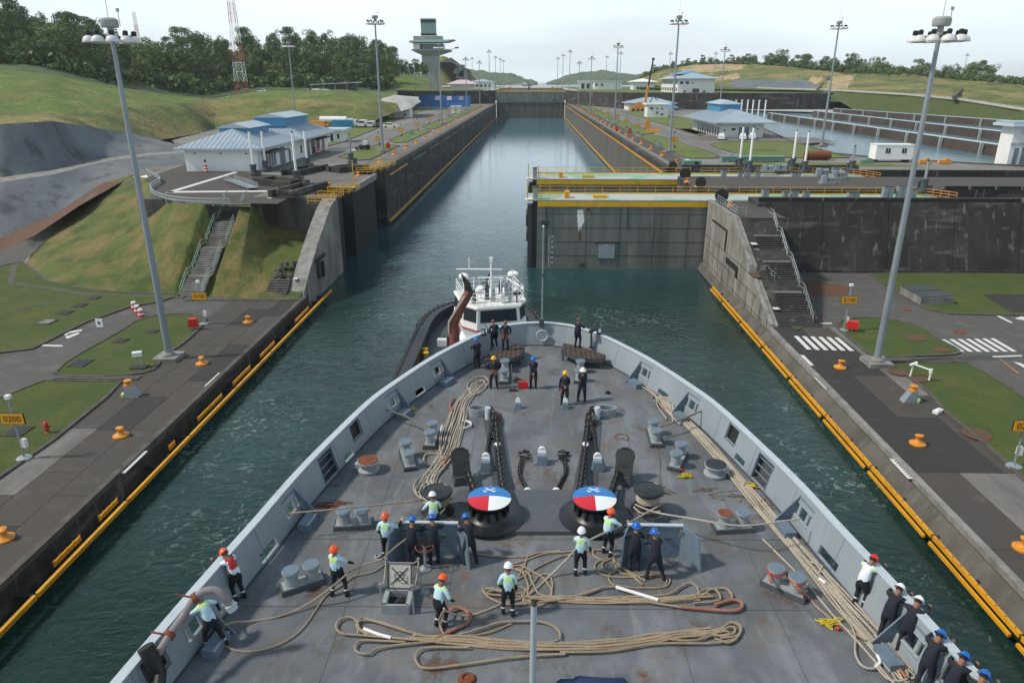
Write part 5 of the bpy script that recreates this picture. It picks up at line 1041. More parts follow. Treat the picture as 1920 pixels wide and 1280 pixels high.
b = MB(); b.lathe([(5.2, 0), (5.2, .15), (.1, 2.6)], n=4); b.cyl((3.4, 3.4, -2.6), (3.4, 3.4, 0), .1); b.cyl((-3.4, -3.4, -2.6), (-3.4, -3.4, 0), .1); b.cyl((3.4, -3.4, -2.6), (3.4, -3.4, 0), .1); b.cyl((-3.4, 3.4, -2.6), (-3.4, 3.4, 0), .1); place(b, 'tent', 'cupola_blue', (74, 400, ZU + 2.6), 'blue canopy tent before the low turquoise roofed building', 'tent', rz=.2)
# building at the right edge
t = empty('edge_building', (106, 150, ZU)); tag(t, 'white building with overhanging roof cut by the right picture edge', 'building')
c = P(1887, 309, ZU); b = MB(); b.bb(c.x, c.x + 30, c.y, c.y + 4, ZU - .2, ZU + 7.4); b.build('wall', 'white', t, world=True, smooth=None)
b = MB(); b.bb(c.x - 1.4, c.x + 32, c.y - 1.6, c.y + 5, ZU + 7.4, ZU + 7.9); b.mi(1).bb(c.x - 1.1, c.x + 31, c.y - 1.2, c.y + 4.6, ZU + 7.9, ZU + 8.3); b.build('roof', ['roof_pale', 'roof_blue'], t, world=True, smooth=None)
b = MB(); b.bb(c.x - .1, c.x + 30.1, c.y - .1, c.y, ZU + 3.7, ZU + 4.3); b.build('band', 'roof_blue', t, world=True); wall_windows(t, ('y', c.y, -1), [(c.x + .9, c.x + 1.7, .1, 3.2, 'pale'), (c.x + 2.4, c.x + 6, .1, 3.4, 'pale')], ZU)
b = MB(); b.lathe([(.55, -.3), (.55, .3)], c=(0, 0, 0), n=12); o = b.build('round_lamp', 'red', t); o.location = (c.x + 2.6 - t.location.x, c.y - .3 - t.location.y, 6.4); o.rotation_euler = (PI / 2, 0, 0)
# site office container
t = empty('site_office', P(1672, 304, ZU)); tag(t, 'white site office container on stilts by the storage basin', 'container'); b = MB(); b.box((0, 1, 2.0), (7.6, 3, 2.9)); b.build('body', 'sky_white', t); b = MB()
for sx in (-3.2, 3.2): b.box((sx, 1, .3), (.4, 2.6, .6))
b.build('foot', 'dark', t)['kind'] = 'stuff'
for sx in (-1.4, 1.9): b = MB(); b.box((sx, -.53, 2.3), (.9, .06, 1.0)); b.mi(1).box((sx, -.57, 2.3), (.06, .03, 1.0)); b.build('window', ['window', 'sky_white'], t)
b = MB(); b.box((0, 1, 3.5), (7.8, 3.2, .12)); b.build('roof', 'sky_white', t)
for dx, m, lb in ((6.5, 'crane_orange', 'orange machine part beside the site office'), (-5.2, 'green_paint', 'small green generator left of the site office'), (10.5, 'crane_orange', 'yellow beam lying right of the site office')):
    p = P(1672, 307, ZU) + Vector((dx, 0, 0)); b = MB(); b.box((0, 0, .4), (2.4, 1, .7)); b.box((.4, 0, .9), (.8, .7, .4)); place(b, 'machine', m, p, lb, 'machine')
b = MB(); b.cyl((-2.6, 0, .9), (2.6, 0, 1.0), .9, n=16); b.cyl((-2.7, 0, .9), (-2.4, 0, .9), 1.05, n=16); b.box((-1.8, 0, .2), (.3, 1.4, .4)); b.box((1.8, 0, .2), (.3, 1.4, .4)); place(b, 'steel_pipe', 'rust', P(1532, 300, ZU), 'large rusty pipe section lying on the grass by the posts', 'pipe')
b = MB(); b.box((0, 0, .6), (13, 1.6, .8)); b.box((-5.5, 0, .3), (.5, 1.7, .6)); b.box((5.5, 0, .3), (.5, 1.7, .6)); b.box((0, 0, 1.05), (13.2, 1.9, .1)); place(b, 'steel_beam', 'green_paint', P(1410, 303, ZU), 'long dark green box beam lying on the grass', 'beam')
# small posts in front of the basin and along walls
for i, (x, y, h) in enumerate([(1376, 225, 5.8), (1387, 225, 6), (1398, 225, 5.9), (1408, 226, 5.8), (1419, 226, 5.7), (1431, 227, 5.6)]):
    b = MB(); b.cyl((0, 0, 0), (0, 0, 9), .28, n=8); b.box((0, 0, 9), (.7, .7, .3)); b.lathe([(.7, 0), (.7, .5), (.3, .8)], n=8); place(b, 'white_stake', 'sky_white', P(x, y + 8, ZU), '%s of six white stakes behind the right blue roofed building' % ordn[i], 'post', 'white stakes beside the basin')
for i in range(5):
    b = MB(); b.cyl((0, 0, 0), (0, 0, 8), .25, n=6); b.lathe([(.6, 0), (.6, .5), (.3, .8)], n=8); place(b, 'white_stake', 'sky_white', P(1224 + i * 5.5, 199, ZU), '%s of five white stakes in front of the far dark wall' % ordn[i], 'post', 'white stakes before the dark wall')
# ---- control tower
TX, TY = -89.5, 600
q = PY(809, 165, TY); TX = q.x
t = empty('control_tower', (TX, TY, ZT)); tag(t, 'concrete control tower with wide glazed cabin and green top block', 'tower')
b = MB(); b.box((0, 0, 13), (11.6, 9, 26), 0, (1.08, 1)); b.build('shaft', 'tower_conc', t, smooth=None)
b = MB(); b.box((1.0, 0, 27.6), (14, 10, 3.2)); b.add([(-6, -5, 26), (7, -5, 26), (7, 5, 26), (-6, 5, 26), (-13, -8, 29.2), (17, -8, 29.2), (17, 8, 29.2), (-13, 8, 29.2)], [(3, 2, 1, 0), (4, 5, 6, 7), (0, 1, 5, 4), (1, 2, 6, 5), (2, 3, 7, 6), (3, 0, 4, 7)]); b.build('flare', 'tower_conc', t, smooth=None)
b = MB(); b.box((1.5, 0, 29.7), (30, 17, 1.0)); b.build('floor_slab', 'tower_conc', t, smooth=None)
b = MB(); b.box((-.5, 0, 32.3), (23.5, 13, 4.4)); b.build('cabin', 'window_pale', t, smooth=None)
for k in range(9): b = MB(); b.box((-10.5 + k * 2.6, -6.6, 32.3), (2.3, .15, 3.8)); b.build('pane', 'glass_green' if k > 2 else 'window', t)
b = MB(); b.box((-9.6, -6.75, 32.2), (5, .1, 3.6)); b.build('blind', 'sky_white', t)
b = MB(); b.add([(-15.5, -10, 35.4), (14, -10, 35.4), (14, 10, 35.4), (-15.5, 10, 35.4), (-14, -9, 36.6), (20, -9, 37.2), (20, 9, 37.2), (-14, 9, 36.6), (19, -10, 36.8), (19, 10, 36.8)], [(0, 3, 2, 1), (4, 5, 6, 7), (0, 1, 5, 4), (2, 3, 7, 6), (3, 0, 4, 7), (1, 2, 6, 5)]); b.build('roof_slab', 'tower_green', t, smooth=None)
b = MB(); b.box((-1.0, 0, 38.3), (22, 11, 3.2)); b.build('upper_storey', 'tower_conc', t, smooth=None)
b = MB(); b.box((-.5, 0, 46.5), (11, 8, 10.5)); b.mi(1).box((-.5, 0, 41.2), (11.6, 8.5, 1.2)); b.mi(1).box((-.5, 0, 50.6), (11.3, 8.3, 2)); b.build('top_block', ['tower_green', 'dark'], t, smooth=None)
b = MB(); b.box((-.5, 0, 52.2), (11.8, 9, .8)); b.build('parapet', 'roof_pale', t)
b = MB(); b.box((21.5, -3, 31.5), (3, 1, 1.0)); b.cyl((16, -3, 30), (21, -3, 31.3), .15); b.build('camera_arm', 'dark', t)
# blue hoarding with formwork
t = empty('hoarding', (-72, 470, ZU)); tag(t, 'bright blue formwork hoarding at the foot of the control tower', 'hoarding')
a, c = P(785, 196, ZU), P(880, 196, ZU); Yh = 470; a = PY(785, 190, Yh); c = PY(882, 190, Yh); wd = c.x - a.x
for k in range(8):
    for j in range(2):
        b = MB(); hh = 3.1 if j == 0 or k > 3 else 3.8; b.bb(a.x + wd * k / 8 + .1, a.x + wd * (k + 1) / 8 - .1, Yh, Yh + 1, ZU + .2 + j * 4.2, ZU + .2 + j * 4.2 + (4.0 if j == 0 else hh)); b.build('panel', 'blue_hoarding', t, world=True, smooth=None)
for (u, j, m) in [(.32, 1, 'sky_white'), (.55, 1, 'sky_white'), (.78, 1, 'pale_conc'), (.12, 0, 'green_paint')]: b = MB(); b.bb(a.x + wd * u, a.x + wd * (u + .09), Yh - .2, Yh, ZU + .9 + j * 4.2, ZU + 3.2 + j * 4.2); b.build('sheet', m, t, world=True)
b = MB(); b.bb(a.x, c.x, Yh - 4, Yh - 1, ZU, ZU + .9); tag(b.build('pale_barrier', 'pale_conc'), 'pale concrete barrier row in front of the blue hoarding', 'barrier')
# ---- lattice towers
def lattice(p, h, w0, w1, label, n=14):
    t = empty('lattice_tower', p); tag(t, label, 'lattice tower')
    for i in range(n):
        z0, z1 = h * i / n, h * (i + 1) / n; a, c = w0 + (w1 - w0) * i / n, w0 + (w1 - w0) * (i + 1) / n; b = MB(); r = .11
        for sx, sy in ((1, 1), (1, -1), (-1, -1), (-1, 1)): b.cyl((sx * a, sy * a, z0), (sx * c, sy * c, z1), r, n=4)
        for (s0, s1) in (((1, -1), (-1, -1)), ((1, 1), (-1, 1)), ((1, -1), (1, 1)), ((-1, -1), (-1, 1))):
            b.cyl((s0[0] * a, s0[1] * a, z0), (s1[0] * c, s1[1] * c, z1), r * .6, n=3); b.cyl((s1[0] * a, s1[1] * a, z0), (s0[0] * c, s0[1] * c, z1), r * .6, n=3); b.cyl((s0[0] * c, s0[1] * c, z1), (s1[0] * c, s1[1] * c, z1), r * .6, n=3)
        b.build('section', 'red_faded' if (i // 2) % 2 == 0 else 'sky_white', t)

q = PY(456, 188, 372); lattice((q.x, 372, q.z), 62, 2.6, .8, 'tall red and white lattice tower rising out of the picture, left')
q = PY(257, 62, 560); lattice((q.x, 560, q.z - 20), 34, 1.2, .8, 'small lattice mast above the trees on the left hill', 8)
# ---- crane
q = P(1203, 198, ZU); q = Vector((q.x, 430, ZU)); q.x = PY(1203, 190, 430).x
t = empty('mobile_crane', q); tag(t, 'orange mobile crane with long dark telescopic boom raised', 'crane')
b = MB(); b.box((-1, 0, 1.3), (10, 3, 1.4)); b.box((-5, 0, 2.3), (2.4, 2.8, 1.8)); b.build('chassis', 'crane_orange', t); b = MB(); b.box((1, 0, 3.4), (5, 3, 3)); b.box((-1.8, 0, 3.6), (2, 2.4, 2.6)); b.build('cab', 'crane_orange', t)
for k in range(4): b = MB(); b.cyl((-4.6 + k * 2.6, -1.7, .7), (-4.6 + k * 2.6, 1.7, .7), .7, n=12); b.build('wheel', 'rubber', t)
tp_ = PY(1225, 111, 430) - q
b = MB(); b.tube([(2, 0, 4), (2 + (tp_.x - 2) * .42, 0, 4 + (tp_.z - 4) * .42)], [.95, .8], 4); b.build('boom_base', 'crane_orange', t); b = MB(); b.tube([(2 + (tp_.x - 2) * .4, 0, 4 + (tp_.z - 4) * .4), (tp_.x, 0, tp_.z)], [.65, .5], 4); b.box((tp_.x, 0, tp_.z), (1.4, 1, 1.2)); b.build('boom', 'dark', t)
b = MB(); b.tube([(4.5, 0, 4), (6.5, 0, 8), (9, 0, 6)], .3, 5); b.build('jib', 'fitting_dark', t)
# ---- vehicles
def vehicle(p, rz, L, W_, H_, body, label, kind='car', cat='car', group=None):
    t = empty(cat.replace(' ', '_'), p, rz=rz); tag(t, label, cat, group)
    b = MB()
    if kind == 'van': b.box((-.1 * L, 0, H_ * .56), (L * .8, W_, H_ * .72)); b.box((L * .39, 0, H_ * .36), (L * .2, W_, H_ * .34))
    else: b.box((0, 0, H_ * .38), (L, W_, H_ * .4))
    b.build('body', body, t)
    if kind == 'pickup':
        b = MB(); b.box((.1 * L, 0, H_ * .75), (L * .38, W_ * .9, H_ * .42), 0, (.75, .85)); b.build('cab', body, t); b = MB(); b.box((.1 * L, 0, H_ * .77), (L * .35, W_ * .915, H_ * .26), 0, (.82, .93)); b.build('window', 'window', t)
        b = MB(); b.box((-.32 * L, 0, H_ * .585), (L * .3, W_ * .82, .04)); b.build('bed', 'dark', t)
    elif kind == 'car':
        b = MB(); b.box((-.05 * L, 0, H_ * .77), (L * .6, W_ * .88, H_ * .4), 0, (.7, .82)); b.build('cab', body, t); b = MB(); b.box((-.05 * L, 0, H_ * .77), (L * .56, W_ * .9, H_ * .26), 0, (.8, .9)); b.build('window', 'window', t)
    else:
        b = MB(); b.box((L * .33, 0, H_ * .7), (L * .12, W_ * .92, H_ * .26), 0, (.6, .95)); b.build('window', 'window', t)
    for sx in (-.31, .33): b = MB(); b.cyl((sx * L, -W_ / 2 - .02, .36), (sx * L, W_ / 2 + .02, .36), .36, n=12); b.build('wheel', 'rubber', t)
    for sy in (-1, 1): b = MB(); b.box((L / 2, sy * W_ * .36, H_ * .42), (.06, .3, .16)); b.build('headlight', 'lamp_glass', t)
    return t
for i, (x, y, lb) in enumerate([(1352, 262, 'white pickup nearest the left side of the right building front'), (1392, 262, 'white pickup right of the roller door'), (1410, 261, 'white pickup last of the row at the right building')]):
    vehicle(P(x, y, ZU), R(75), 5.2, 1.9, 1.8, 'white', lb, 'pickup', 'pickup', 'white pickups parked at the right building')
YV = 270
def onlot(x, Y=YV): q = PY(x, 234, Y); return Vector((q.x, Y, ZU))
t = vehicle(onlot(600), 0, 7, 2.4, 2.4, 'crane_orange', 'orange dump truck at the left end of the parking lot', 'van', 'truck')
t = empty('tanker_truck', onlot(626, 276)); tag(t, 'white tanker truck behind the blue container', 'truck'); b = MB(); b.cyl((-5, 0, 2.3), (5, 0, 2.3), 1.3, n=14); b.build('tank', 'white', t); b = MB(); b.box((6.2, 0, 1.6), (2, 2.4, 2.6)); b.build('cab', 'white', t)
for sx in (-4, -2.8, 4, 6): b = MB(); b.cyl((sx, -1.2, .5), (sx, 1.2, .5), .5, n=10); b.build('wheel', 'rubber', t)
t = empty('shipping_container', onlot(643, 268)); tag(t, 'blue shipping container in the parking lot', 'container'); b = MB(); b.box((0, 0, 1.4), (7.4, 2.4, 2.6)); b.build('body', 'blue_container', t); b = MB()
for k in range(14): b.box((-3.4 + k * .52, -1.22, 1.4), (.2, .06, 2.3))
b.build('corrugation', 'blue_container', t)['kind'] = 'stuff'
vehicle(onlot(664, 272), 0, 4, 2.4, 3.0, 'white', 'white truck tractor right of the blue container', 'van', 'truck')
vehicle(onlot(680), R(-90), 6, 2.3, 2.8, 'white', 'white flatbed truck facing the camera in the parking lot', 'van', 'truck'); vehicle(onlot(696), R(-90), 5.5, 2.1, 2.3, 'white', 'white van facing the camera in the parking lot', 'van', 'van')
vehicle(onlot(710), R(-90), 4.5, 1.9, 1.8, 'dark', 'black sport utility car in the parking lot', 'car', 'car'); vehicle(onlot(731, 268), R(5), 4.9, 1.9, 1.7, 'white', 'white and green car at the right end of the parking lot', 'car', 'car')
for i, (x, lb) in enumerate([(492, 'white car at the far left of the upper road'), (573, 'white car in the middle of the upper road'), (592, 'white van on the upper road'), (609, 'second white van near the open shed')]):
    q = PY(x, 174, 378); vehicle(Vector((q.x, 378, q.z)), R(170), 4.8, 1.9, 1.8 if i != 2 else 2.2, 'white', lb, 'van' if i > 1 else 'car', 'car', 'vehicles on the upper road')
q = PY(628, 172, 384); t = empty('open_shed', q); tag(t, 'open shed with thin curved roof beside the upper road', 'shed'); b = MB(); b.add([(-12, -3, 3.2), (14, -3, 4.4), (14, 3, 4.4), (-12, 3, 3.2), (-12, -3, 3.5), (14, -3, 4.7), (14, 3, 4.7), (-12, 3, 3.5)], [(3, 2, 1, 0), (4, 5, 6, 7), (0, 1, 5, 4), (1, 2, 6, 5), (2, 3, 7, 6), (3, 0, 4, 7)]); b.build('roof', 'roof_pale', t); b = MB(); b.box((4, 1, 1.8), (15, 3, 3.6)); b.build('wall', 'fitting_dark', t)
for k in range(4): b = MB(); b.cyl((-11 + 6 * k, -2.6, -1), (-11 + 6 * k, -2.6, 3.6 + .25 * k), .15, n=6); b.build('post', 'galv', t)
t = empty('skid_loader', P(684, 281, ZU), rz=R(185)); tag(t, 'small skid steer loader with white cab on the left road', 'loader'); b = MB(); b.box((0, 0, .8), (2.6, 1.5, .7)); b.build('body', 'dark', t); b = MB(); b.box((-.2, 0, 1.6), (1.2, 1.2, 1.1), 0, (.8, .9)); b.build('cab', 'white', t); b = MB(); b.box((1.9, 0, .4), (.7, 1.8, .6)); b.tube([(-1, .8, 1.3), (1.6, .8, .6)], .1, 5); b.tube([(-1, -.8, 1.3), (1.6, -.8, .6)], .1, 5); b.build('bucket', 'fitting_dark', t)
for sx in (-.8, .8): b = MB(); b.cyl((sx, -.9, .4), (sx, .9, .4), .4, n=10); b.build('wheel', 'rubber', t)
for i, (x, y, m, lb) in enumerate([(1213, 241, 'crane_orange', 'tall orange barrel on the right lawn strip'), (1225, 248, 'sign', 'long orange barrier beside the right road'), (1156, 246, 'red', 'small red cabinet at the right apron kerb'), (1181, 249, 'red', 'second red cabinet at the right apron kerb'), (1236, 276, 'steel_grey', 'grey roller block on the right apron of the chamber'), (728, 279, 'red', 'red cabinet beside the mast on the left strip'), (1116, 199, 'crane_orange', 'orange excavator far down the right apron'), (772, 253, 'green_paint', 'green control cabinet on the left lawn strip')]):
    b = MB(); s = (2.2, 1, 2.6) if i == 0 else (5, .8, .9) if i == 1 else (3.6, 3, 2.4) if i == 6 else (1.1, .9, 1.3); b.box((0, 0, s[2] / 2), s, 0, (.8, .8)); b.box((0, 0, s[2] + .1), (s[0] * .5, s[1] * .5, .25)); place(b, 'cabinet' if i > 1 else 'barrel', m, P(x, y, ZU), lb, 'cabinet' if i > 1 else 'barrier')
b = MB(); b.box((0, 0, .5), (3.6, 1.3, .9)); b.mi(1).box((-.9, 0, 1.0), (.7, .8, .3)); b.mi(2).box((.8, -.66, .5), (.8, .05, .6)); place(b, 'equipment_crate', ['green_paint', 'sky_white', 'dark'], P(1297, 310, ZU), 'green and white crate at the parapet beyond the second gate', 'crate')
# lake boat
q = PY(988, 156, 1500); t = empty('cargo_ship', (q.x, 1500, 19.6)); tag(t, 'small pale ship on the lake beyond the gates', 'ship'); b = MB(); b.prism([(-10, -2), (8, -2), (12, 0), (8, 2), (-10, 2)], 0, 3); b.build('hull', 'window_pale', t); b = MB(); b.box((-5, 0, 5), (6, 3.4, 4)); b.build('deckhouse', 'sky_white', t)
for i, (x, Y, z, lb) in enumerate([(992, 640, 27.5, 'dark ball on the far gate seen against the lake'), (992, 588, 22, 'dark ball on the near far gate railing')]):
    q = PY(x, 150, Y); b = MB(); b.ball((0, 0, 2.2), 1.0, 12, 8); b.cyl((0, 0, 0), (0, 0, 1.4), .2); place(b, 'ball_marker', 'dark', (q.x, Y + 2, 22.4 if i == 0 else 20.3), lb, 'marker')
# ================================================================== THE SHIP
ZD = 11.3; SC = .6
HW = [(40.75, 0), (40.6, 1.0), (39.9, 2.2), (38.4, 3.45), (37.2, 4.2), (34.8, 5.5), (31.3, 6.95), (29.2, 7.65), (25.8, 8.4), (22.9, 8.95), (20, 9.35), (18, 9.65), (15, 10.05), (10, 10.6), (0, 11.3), (-14, 11.8)]
def side(sg):
    pts = [Vector((SC + sg * w_, y, ZD)) for y, w_ in HW]
    if True: pts = cr_spline(pts, 5)
    return pts
cR = side(1); cL = side(-1)
ship = empty('ship', (SC, 0, ZD), 'grey naval auxiliary ship foredeck with curved bow bulwark and mooring gear', 'ship')
# hull
LV = [(ZD + .0, 0, 0), (ZD - 1.2, -.25, .4), (7.5, -.9, 1.3), (3.5, -1.7, 2.6), (0, -2.2, 3.6), (-3, -2.6, 4.0)]
b = MB(); outl = cR + cL[::-1][:-1]; n = len(outl)
for z, dw, dy in LV:
    for p in outl:
        k = (p.x - SC); w_ = abs(k); f = max(0, (w_ + dw * min(1, w_ / 3))) / w_ if w_ > .01 else 1; b.v.append((SC + k * f * (1.012), p.y - dy * max(0, min(1, (p.y - 22) / 18)) + .05, z))
nl = len(LV)
for j in range(nl - 1):
    for i in range(n - 1 + 1):
        i2 = (i + 1) % n; b.f.append((j * n + i, j * n + i2, (j + 1) * n + i2, (j + 1) * n + i)); b.m.append(0)
b.build('hull', 'hull_grey', ship, world=True)
b = MB(); b.add([(p.x, p.y, ZD) for p in outl], [tuple(range(n - 1, -1, -1))]); dk = b.build('deck', 'deck_grey', ship, world=True, smooth=None)
# bulwark with real openings: (Y centre, width, z low, z high)
OPEN = [(35.0, 1.0, .36, .86), (31.0, 1.0, .36, .86), (27.6, .8, .5, 1.15), (24.9, 1.15, .06, 1.15), (33.2, .9, .06, .36), (26.5, .8, .06, .36), (19.9, 1.1, .06, .42), (21.9, 1.0, .36, .86), (15.9, 1.0, .36, .86), (14.2, .8, .5, 1.15)]
BH = 1.32; FL = .34
def seg_at(c, s):
    L = 0
    for i in range(len(c) - 1):
        d = (c[i + 1] - c[i]).length
        if L + d >= s: return c[i] + (c[i + 1] - c[i]) * ((s - L) / d), (c[i + 1] - c[i]).normalized()
        L += d
    return c[-1], (c[-1] - c[-2]).normalized()
def slen(c): return sum((c[i + 1] - c[i]).length for i in range(len(c) - 1))
def s_of_y(c, y):
    L = 0
    for i in range(len(c) - 1):
        if c[i + 1].y <= y <= c[i].y: return L + (c[i + 1] - c[i]).length * ((c[i].y - y) / max(1e-6, c[i].y - c[i + 1].y))
        L += (c[i + 1] - c[i]).length
    return L
def bulwark(c, sg):
    tot = slen(c); ss = {0.0, tot}; s = 0
    while s < tot: ss.add(s); s += .8
    rect = []
    for (yc, wd, z0, z1) in OPEN: q = s_of_y(c, yc); rect.append((q - wd / 2, q + wd / 2, z0, z1)); ss |= {q - wd / 2, q + wd / 2}
    zs = sorted({0, BH, .06, .36, .42, .5, .86, 1.15}); ss = sorted(ss); TH = .10
    def pt(s, z, off):
        p, d = seg_at(c, s); nn = Vector((-d.y, d.x, 0)); nn = nn if nn.x * sg > 0 or (abs(nn.x) < 1e-3) else -nn
        if nn.y < -.2 and p.y > 30: nn = -nn
        return p + nn * (off + FL * z / BH) + Vector((0, 0, z))
    b = MB()
    def inside(s, z): return any(a < s < e_ and l < z < h for a, e_, l, h in rect)
    for i in range(len(ss) - 1):
        if ss[i + 1] - ss[i] < 1e-4: continue
        for j in range(len(zs) - 1):
            if inside((ss[i] + ss[i + 1]) / 2, (zs[j] + zs[j + 1]) / 2): continue
            for off in (0, TH): b.add([pt(ss[i], zs[j], off), pt(ss[i + 1], zs[j], off), pt(ss[i + 1], zs[j + 1], off), pt(ss[i], zs[j + 1], off)], [(0, 1, 2, 3) if (off == 0) else (3, 2, 1, 0)])
    for a, e_, l, h in rect:
        A, Bq = [pt(a, l, 0), pt(e_, l, 0), pt(e_, h, 0), pt(a, h, 0)], [pt(a, l, TH), pt(e_, l, TH), pt(e_, h, TH), pt(a, h, TH)]
        b.add(A + Bq, [(0, 1, 5, 4), (1, 2, 6, 5), (2, 3, 7, 6), (3, 0, 4, 7)])
    b.build('bulwark', 'hull_grey', ship, world=True, smooth=30)
    b = MB()
    for i in range(len(ss) - 1):
        if ss[i + 1] - ss[i] < 1e-4: continue
        q = [(pt(ss[i], BH, -.06), pt(ss[i], BH, .22)), (pt(ss[i + 1], BH, -.06), pt(ss[i + 1], BH, .22))]; up = Vector((0, 0, .05))
        b.add([q[0][0], q[1][0], q[1][1], q[0][1], q[0][0] + up, q[1][0] + up, q[1][1] + up, q[0][1] + up], [(4, 5, 6, 7), (0, 1, 5, 4), (2, 3, 7, 6), (0, 3, 2, 1)])
    b.build('cap_rail', 'hull_cap', ship, world=True, smooth=30)
    # stiffening rib and weld line low on the plate, gutter bar on deck
    b = MB(); b.tube([pt(s, .03, -.05) for s in ss], .035, 4); b.build('gutter_bar', 'fitting_dark', ship, world=True)
    for k, (yc, wd, z0, z1) in enumerate(OPEN):
        q = s_of_y(c, yc)
        if wd == 1.0:                       # fairlead: frame, chock body, gusset plate and step pad
            fr = empty('fairlead', (0, 0, 0)); fr.parent = ship; p0 = pt(q, 0, 0); fr.location = p0 - chain_loc(ship)
            a, e_ = q - wd / 2, q + wd / 2
            b = MB(); b.tube([pt(a, z0, .05), pt(e_, z0, .05), pt(e_, z1, .05), pt(a, z1, .05)], .07, 6, True); b.build('chock_rim', 'hull_grey', fr, world=True)
            
            for aa in (a + .22, e_ - .22): b = MB(); b.cyl(pt(aa, .38, .06), pt(aa, .84, .06), .075, n=10); b.build('roller', 'fitting_grey', fr, world=True)
            for aa in (a,):
                b = MB(); f0, f1, f2 = pt(aa, .0, -.02), pt(aa, 1.12, -.02), pt(aa, .0, -.72); dd = (pt(aa + .05, 0, 0) - pt(aa, 0, 0)); b.add([f0, f1, f2, f0 + dd, f1 + dd, f2 + dd], [(0, 1, 2), (5, 4, 3), (0, 3, 4, 1), (1, 4, 5, 2), (2, 5, 3, 0)]); b.build('gusset', 'fitting_blue', fr, world=True)
            d = seg_at(c, q)[1]; pd = pt(q + .15, 0, -.48); b = MB(); b.box((pd.x, pd.y, ZD + .14), (.8, .42, .28), math.atan2(d.y, d.x)); b.build('pad', 'fitting_blue', fr, world=True)
            b = MB(); bk = [pt(a - .03, 1.02, -.015), pt(e_ + .03, 1.02, -.015), pt(e_ + .03, 1.1, -.015), pt(a - .03, 1.1, -.015)]; b.add(bk, [(0, 1, 2, 3)]); b.build('brow', 'fitting_blue', fr, world=True)
        elif wd == 1.15:
            b = MB(); a, e_ = q - wd / 2, q + wd / 2; b.tube([pt(a, z0, .02), pt(a, z1, .02), pt(e_, z1, .02), pt(e_, z0, .02)], .045, 5); b.build('door_frame', 'fitting_blue', ship, world=True)
            b = MB()
            for zz in (.35, .65, .95): b.cyl(pt(a, zz, .1), pt(e_, zz, .1), .03, n=5)
            b.build('door_bar', 'fitting_blue', ship, world=True)['kind'] = 'stuff'
            b = MB(); b.add([pt(a, z0, .3), pt(e_, z0, .3), pt(e_, z1, .3), pt(a, z1, .3), pt(a, z0, .1), pt(e_, z0, .1), pt(e_, z1, .1), pt(a, z1, .1)], [(0, 1, 2, 3), (0, 4, 5, 1), (3, 2, 6, 7), (0, 3, 7, 4), (1, 5, 6, 2)]); b.build('door_shadow_box', 'fitting_dark', ship, world=True, smooth=None)  # dark box behind the doorway, coloured to stand for its shadowed interior
        else:
            a, e_ = q - wd / 2 - .03, q + wd / 2 + .03
            if z0 > .1: b = MB(); b.tube([pt(a, z0 - .02, .0), pt(e_, z0 - .02, .0), pt(e_, z1 + .02, .0), pt(a, z1 + .02, .0)], .02, 5, True); b.build('opening_rim', 'dark', ship, world=True)
            if z0 > .1: a, e_ = a + .03, e_ - .03; b = MB(); b.add([pt(a, z0, .16), pt(e_, z0, .16), pt(e_, z1, .16), pt(a, z1, .16), pt(a, z0, .1), pt(e_, z0, .1), pt(e_, z1, .1), pt(a, z1, .1)], [(0, 1, 2, 3), (0, 4, 5, 1), (3, 2, 6, 7), (0, 3, 7, 4), (1, 5, 6, 2)]); b.build('port_shadow_box', 'dark', ship, world=True, smooth=None)  # black box backing paints in the shadow inside the port
    # vertical plate seams
    s = 2.6
    while s < tot:
        b = MB(); b.tube([pt(s, z, -.004) for z in (.02, .7, BH - .03)], .008, 4); b.build('plate_seam', 'fitting_blue', ship, world=True); s += 3.1
    return pt
ptR = bulwark(cR, 1); ptL = bulwark(cL, -1)
# bow ring and jackstaff
b = MB(); c = Vector((SC + .15, 40.62, ZD + .68)); b.tube([c + Vector((.34 * math.cos(2 * PI * i / 20), 0, .34 * math.sin(2 * PI * i / 20))) for i in range(20)], .05, 6, True); b.cyl(c + Vector((0, .05, 0)), c + Vector((0, .12, 0)), .33, n=20); b.build('bow_chock', 'hull_cap', ship, world=True)
js = PY(1019, 425, 40.9); t = empty('jackstaff', (js.x, 40.95, ZD)); t.parent = ship; t.location = Vector((js.x, 40.95, ZD)) - chain_loc(ship)
b = MB(); b.cyl((0, 0, 0), (0, 0, (js.z - ZD) * .6), .055, .045, 8); b.cyl((0, 0, (js.z - ZD) * .6), (0, 0, js.z - ZD), .04, .03, 8); b.build('staff', 'steel_grey', t); b = MB(); b.ball((0, 0, js.z - ZD), .07, 8, 6); b.build('truck_ball', 'white', t); b = MB(); b.box((0, -.1, BH + .1), (.25, .2, .5)); b.cyl((0, 0, (js.z - ZD) * .6 - .1), (0, 0, (js.z - ZD) * .6 + .1), .07, n=8); b.build('bracket', 'fitting_dark', t)
# deck seams
for (a, c) in [((455, 1136), (700, 1136)), ((700, 1137), (1520, 1144)), ((560, 1010), (1490, 1012))]:
    b = MB(); b.tube([P(*a, ZD + .004), P(*c, ZD + .004)], .012, 4); b.build('deck_seam', 'deck_plate', ship, world=True)
for x in (-6.2, -3.1, 3.9, 7.0): b = MB(); b.tube([(SC + x, 10, ZD + .003), (SC + x, 31, ZD + .003)], .008, 4); b.build('deck_seam', 'deck_plate', ship, world=True)
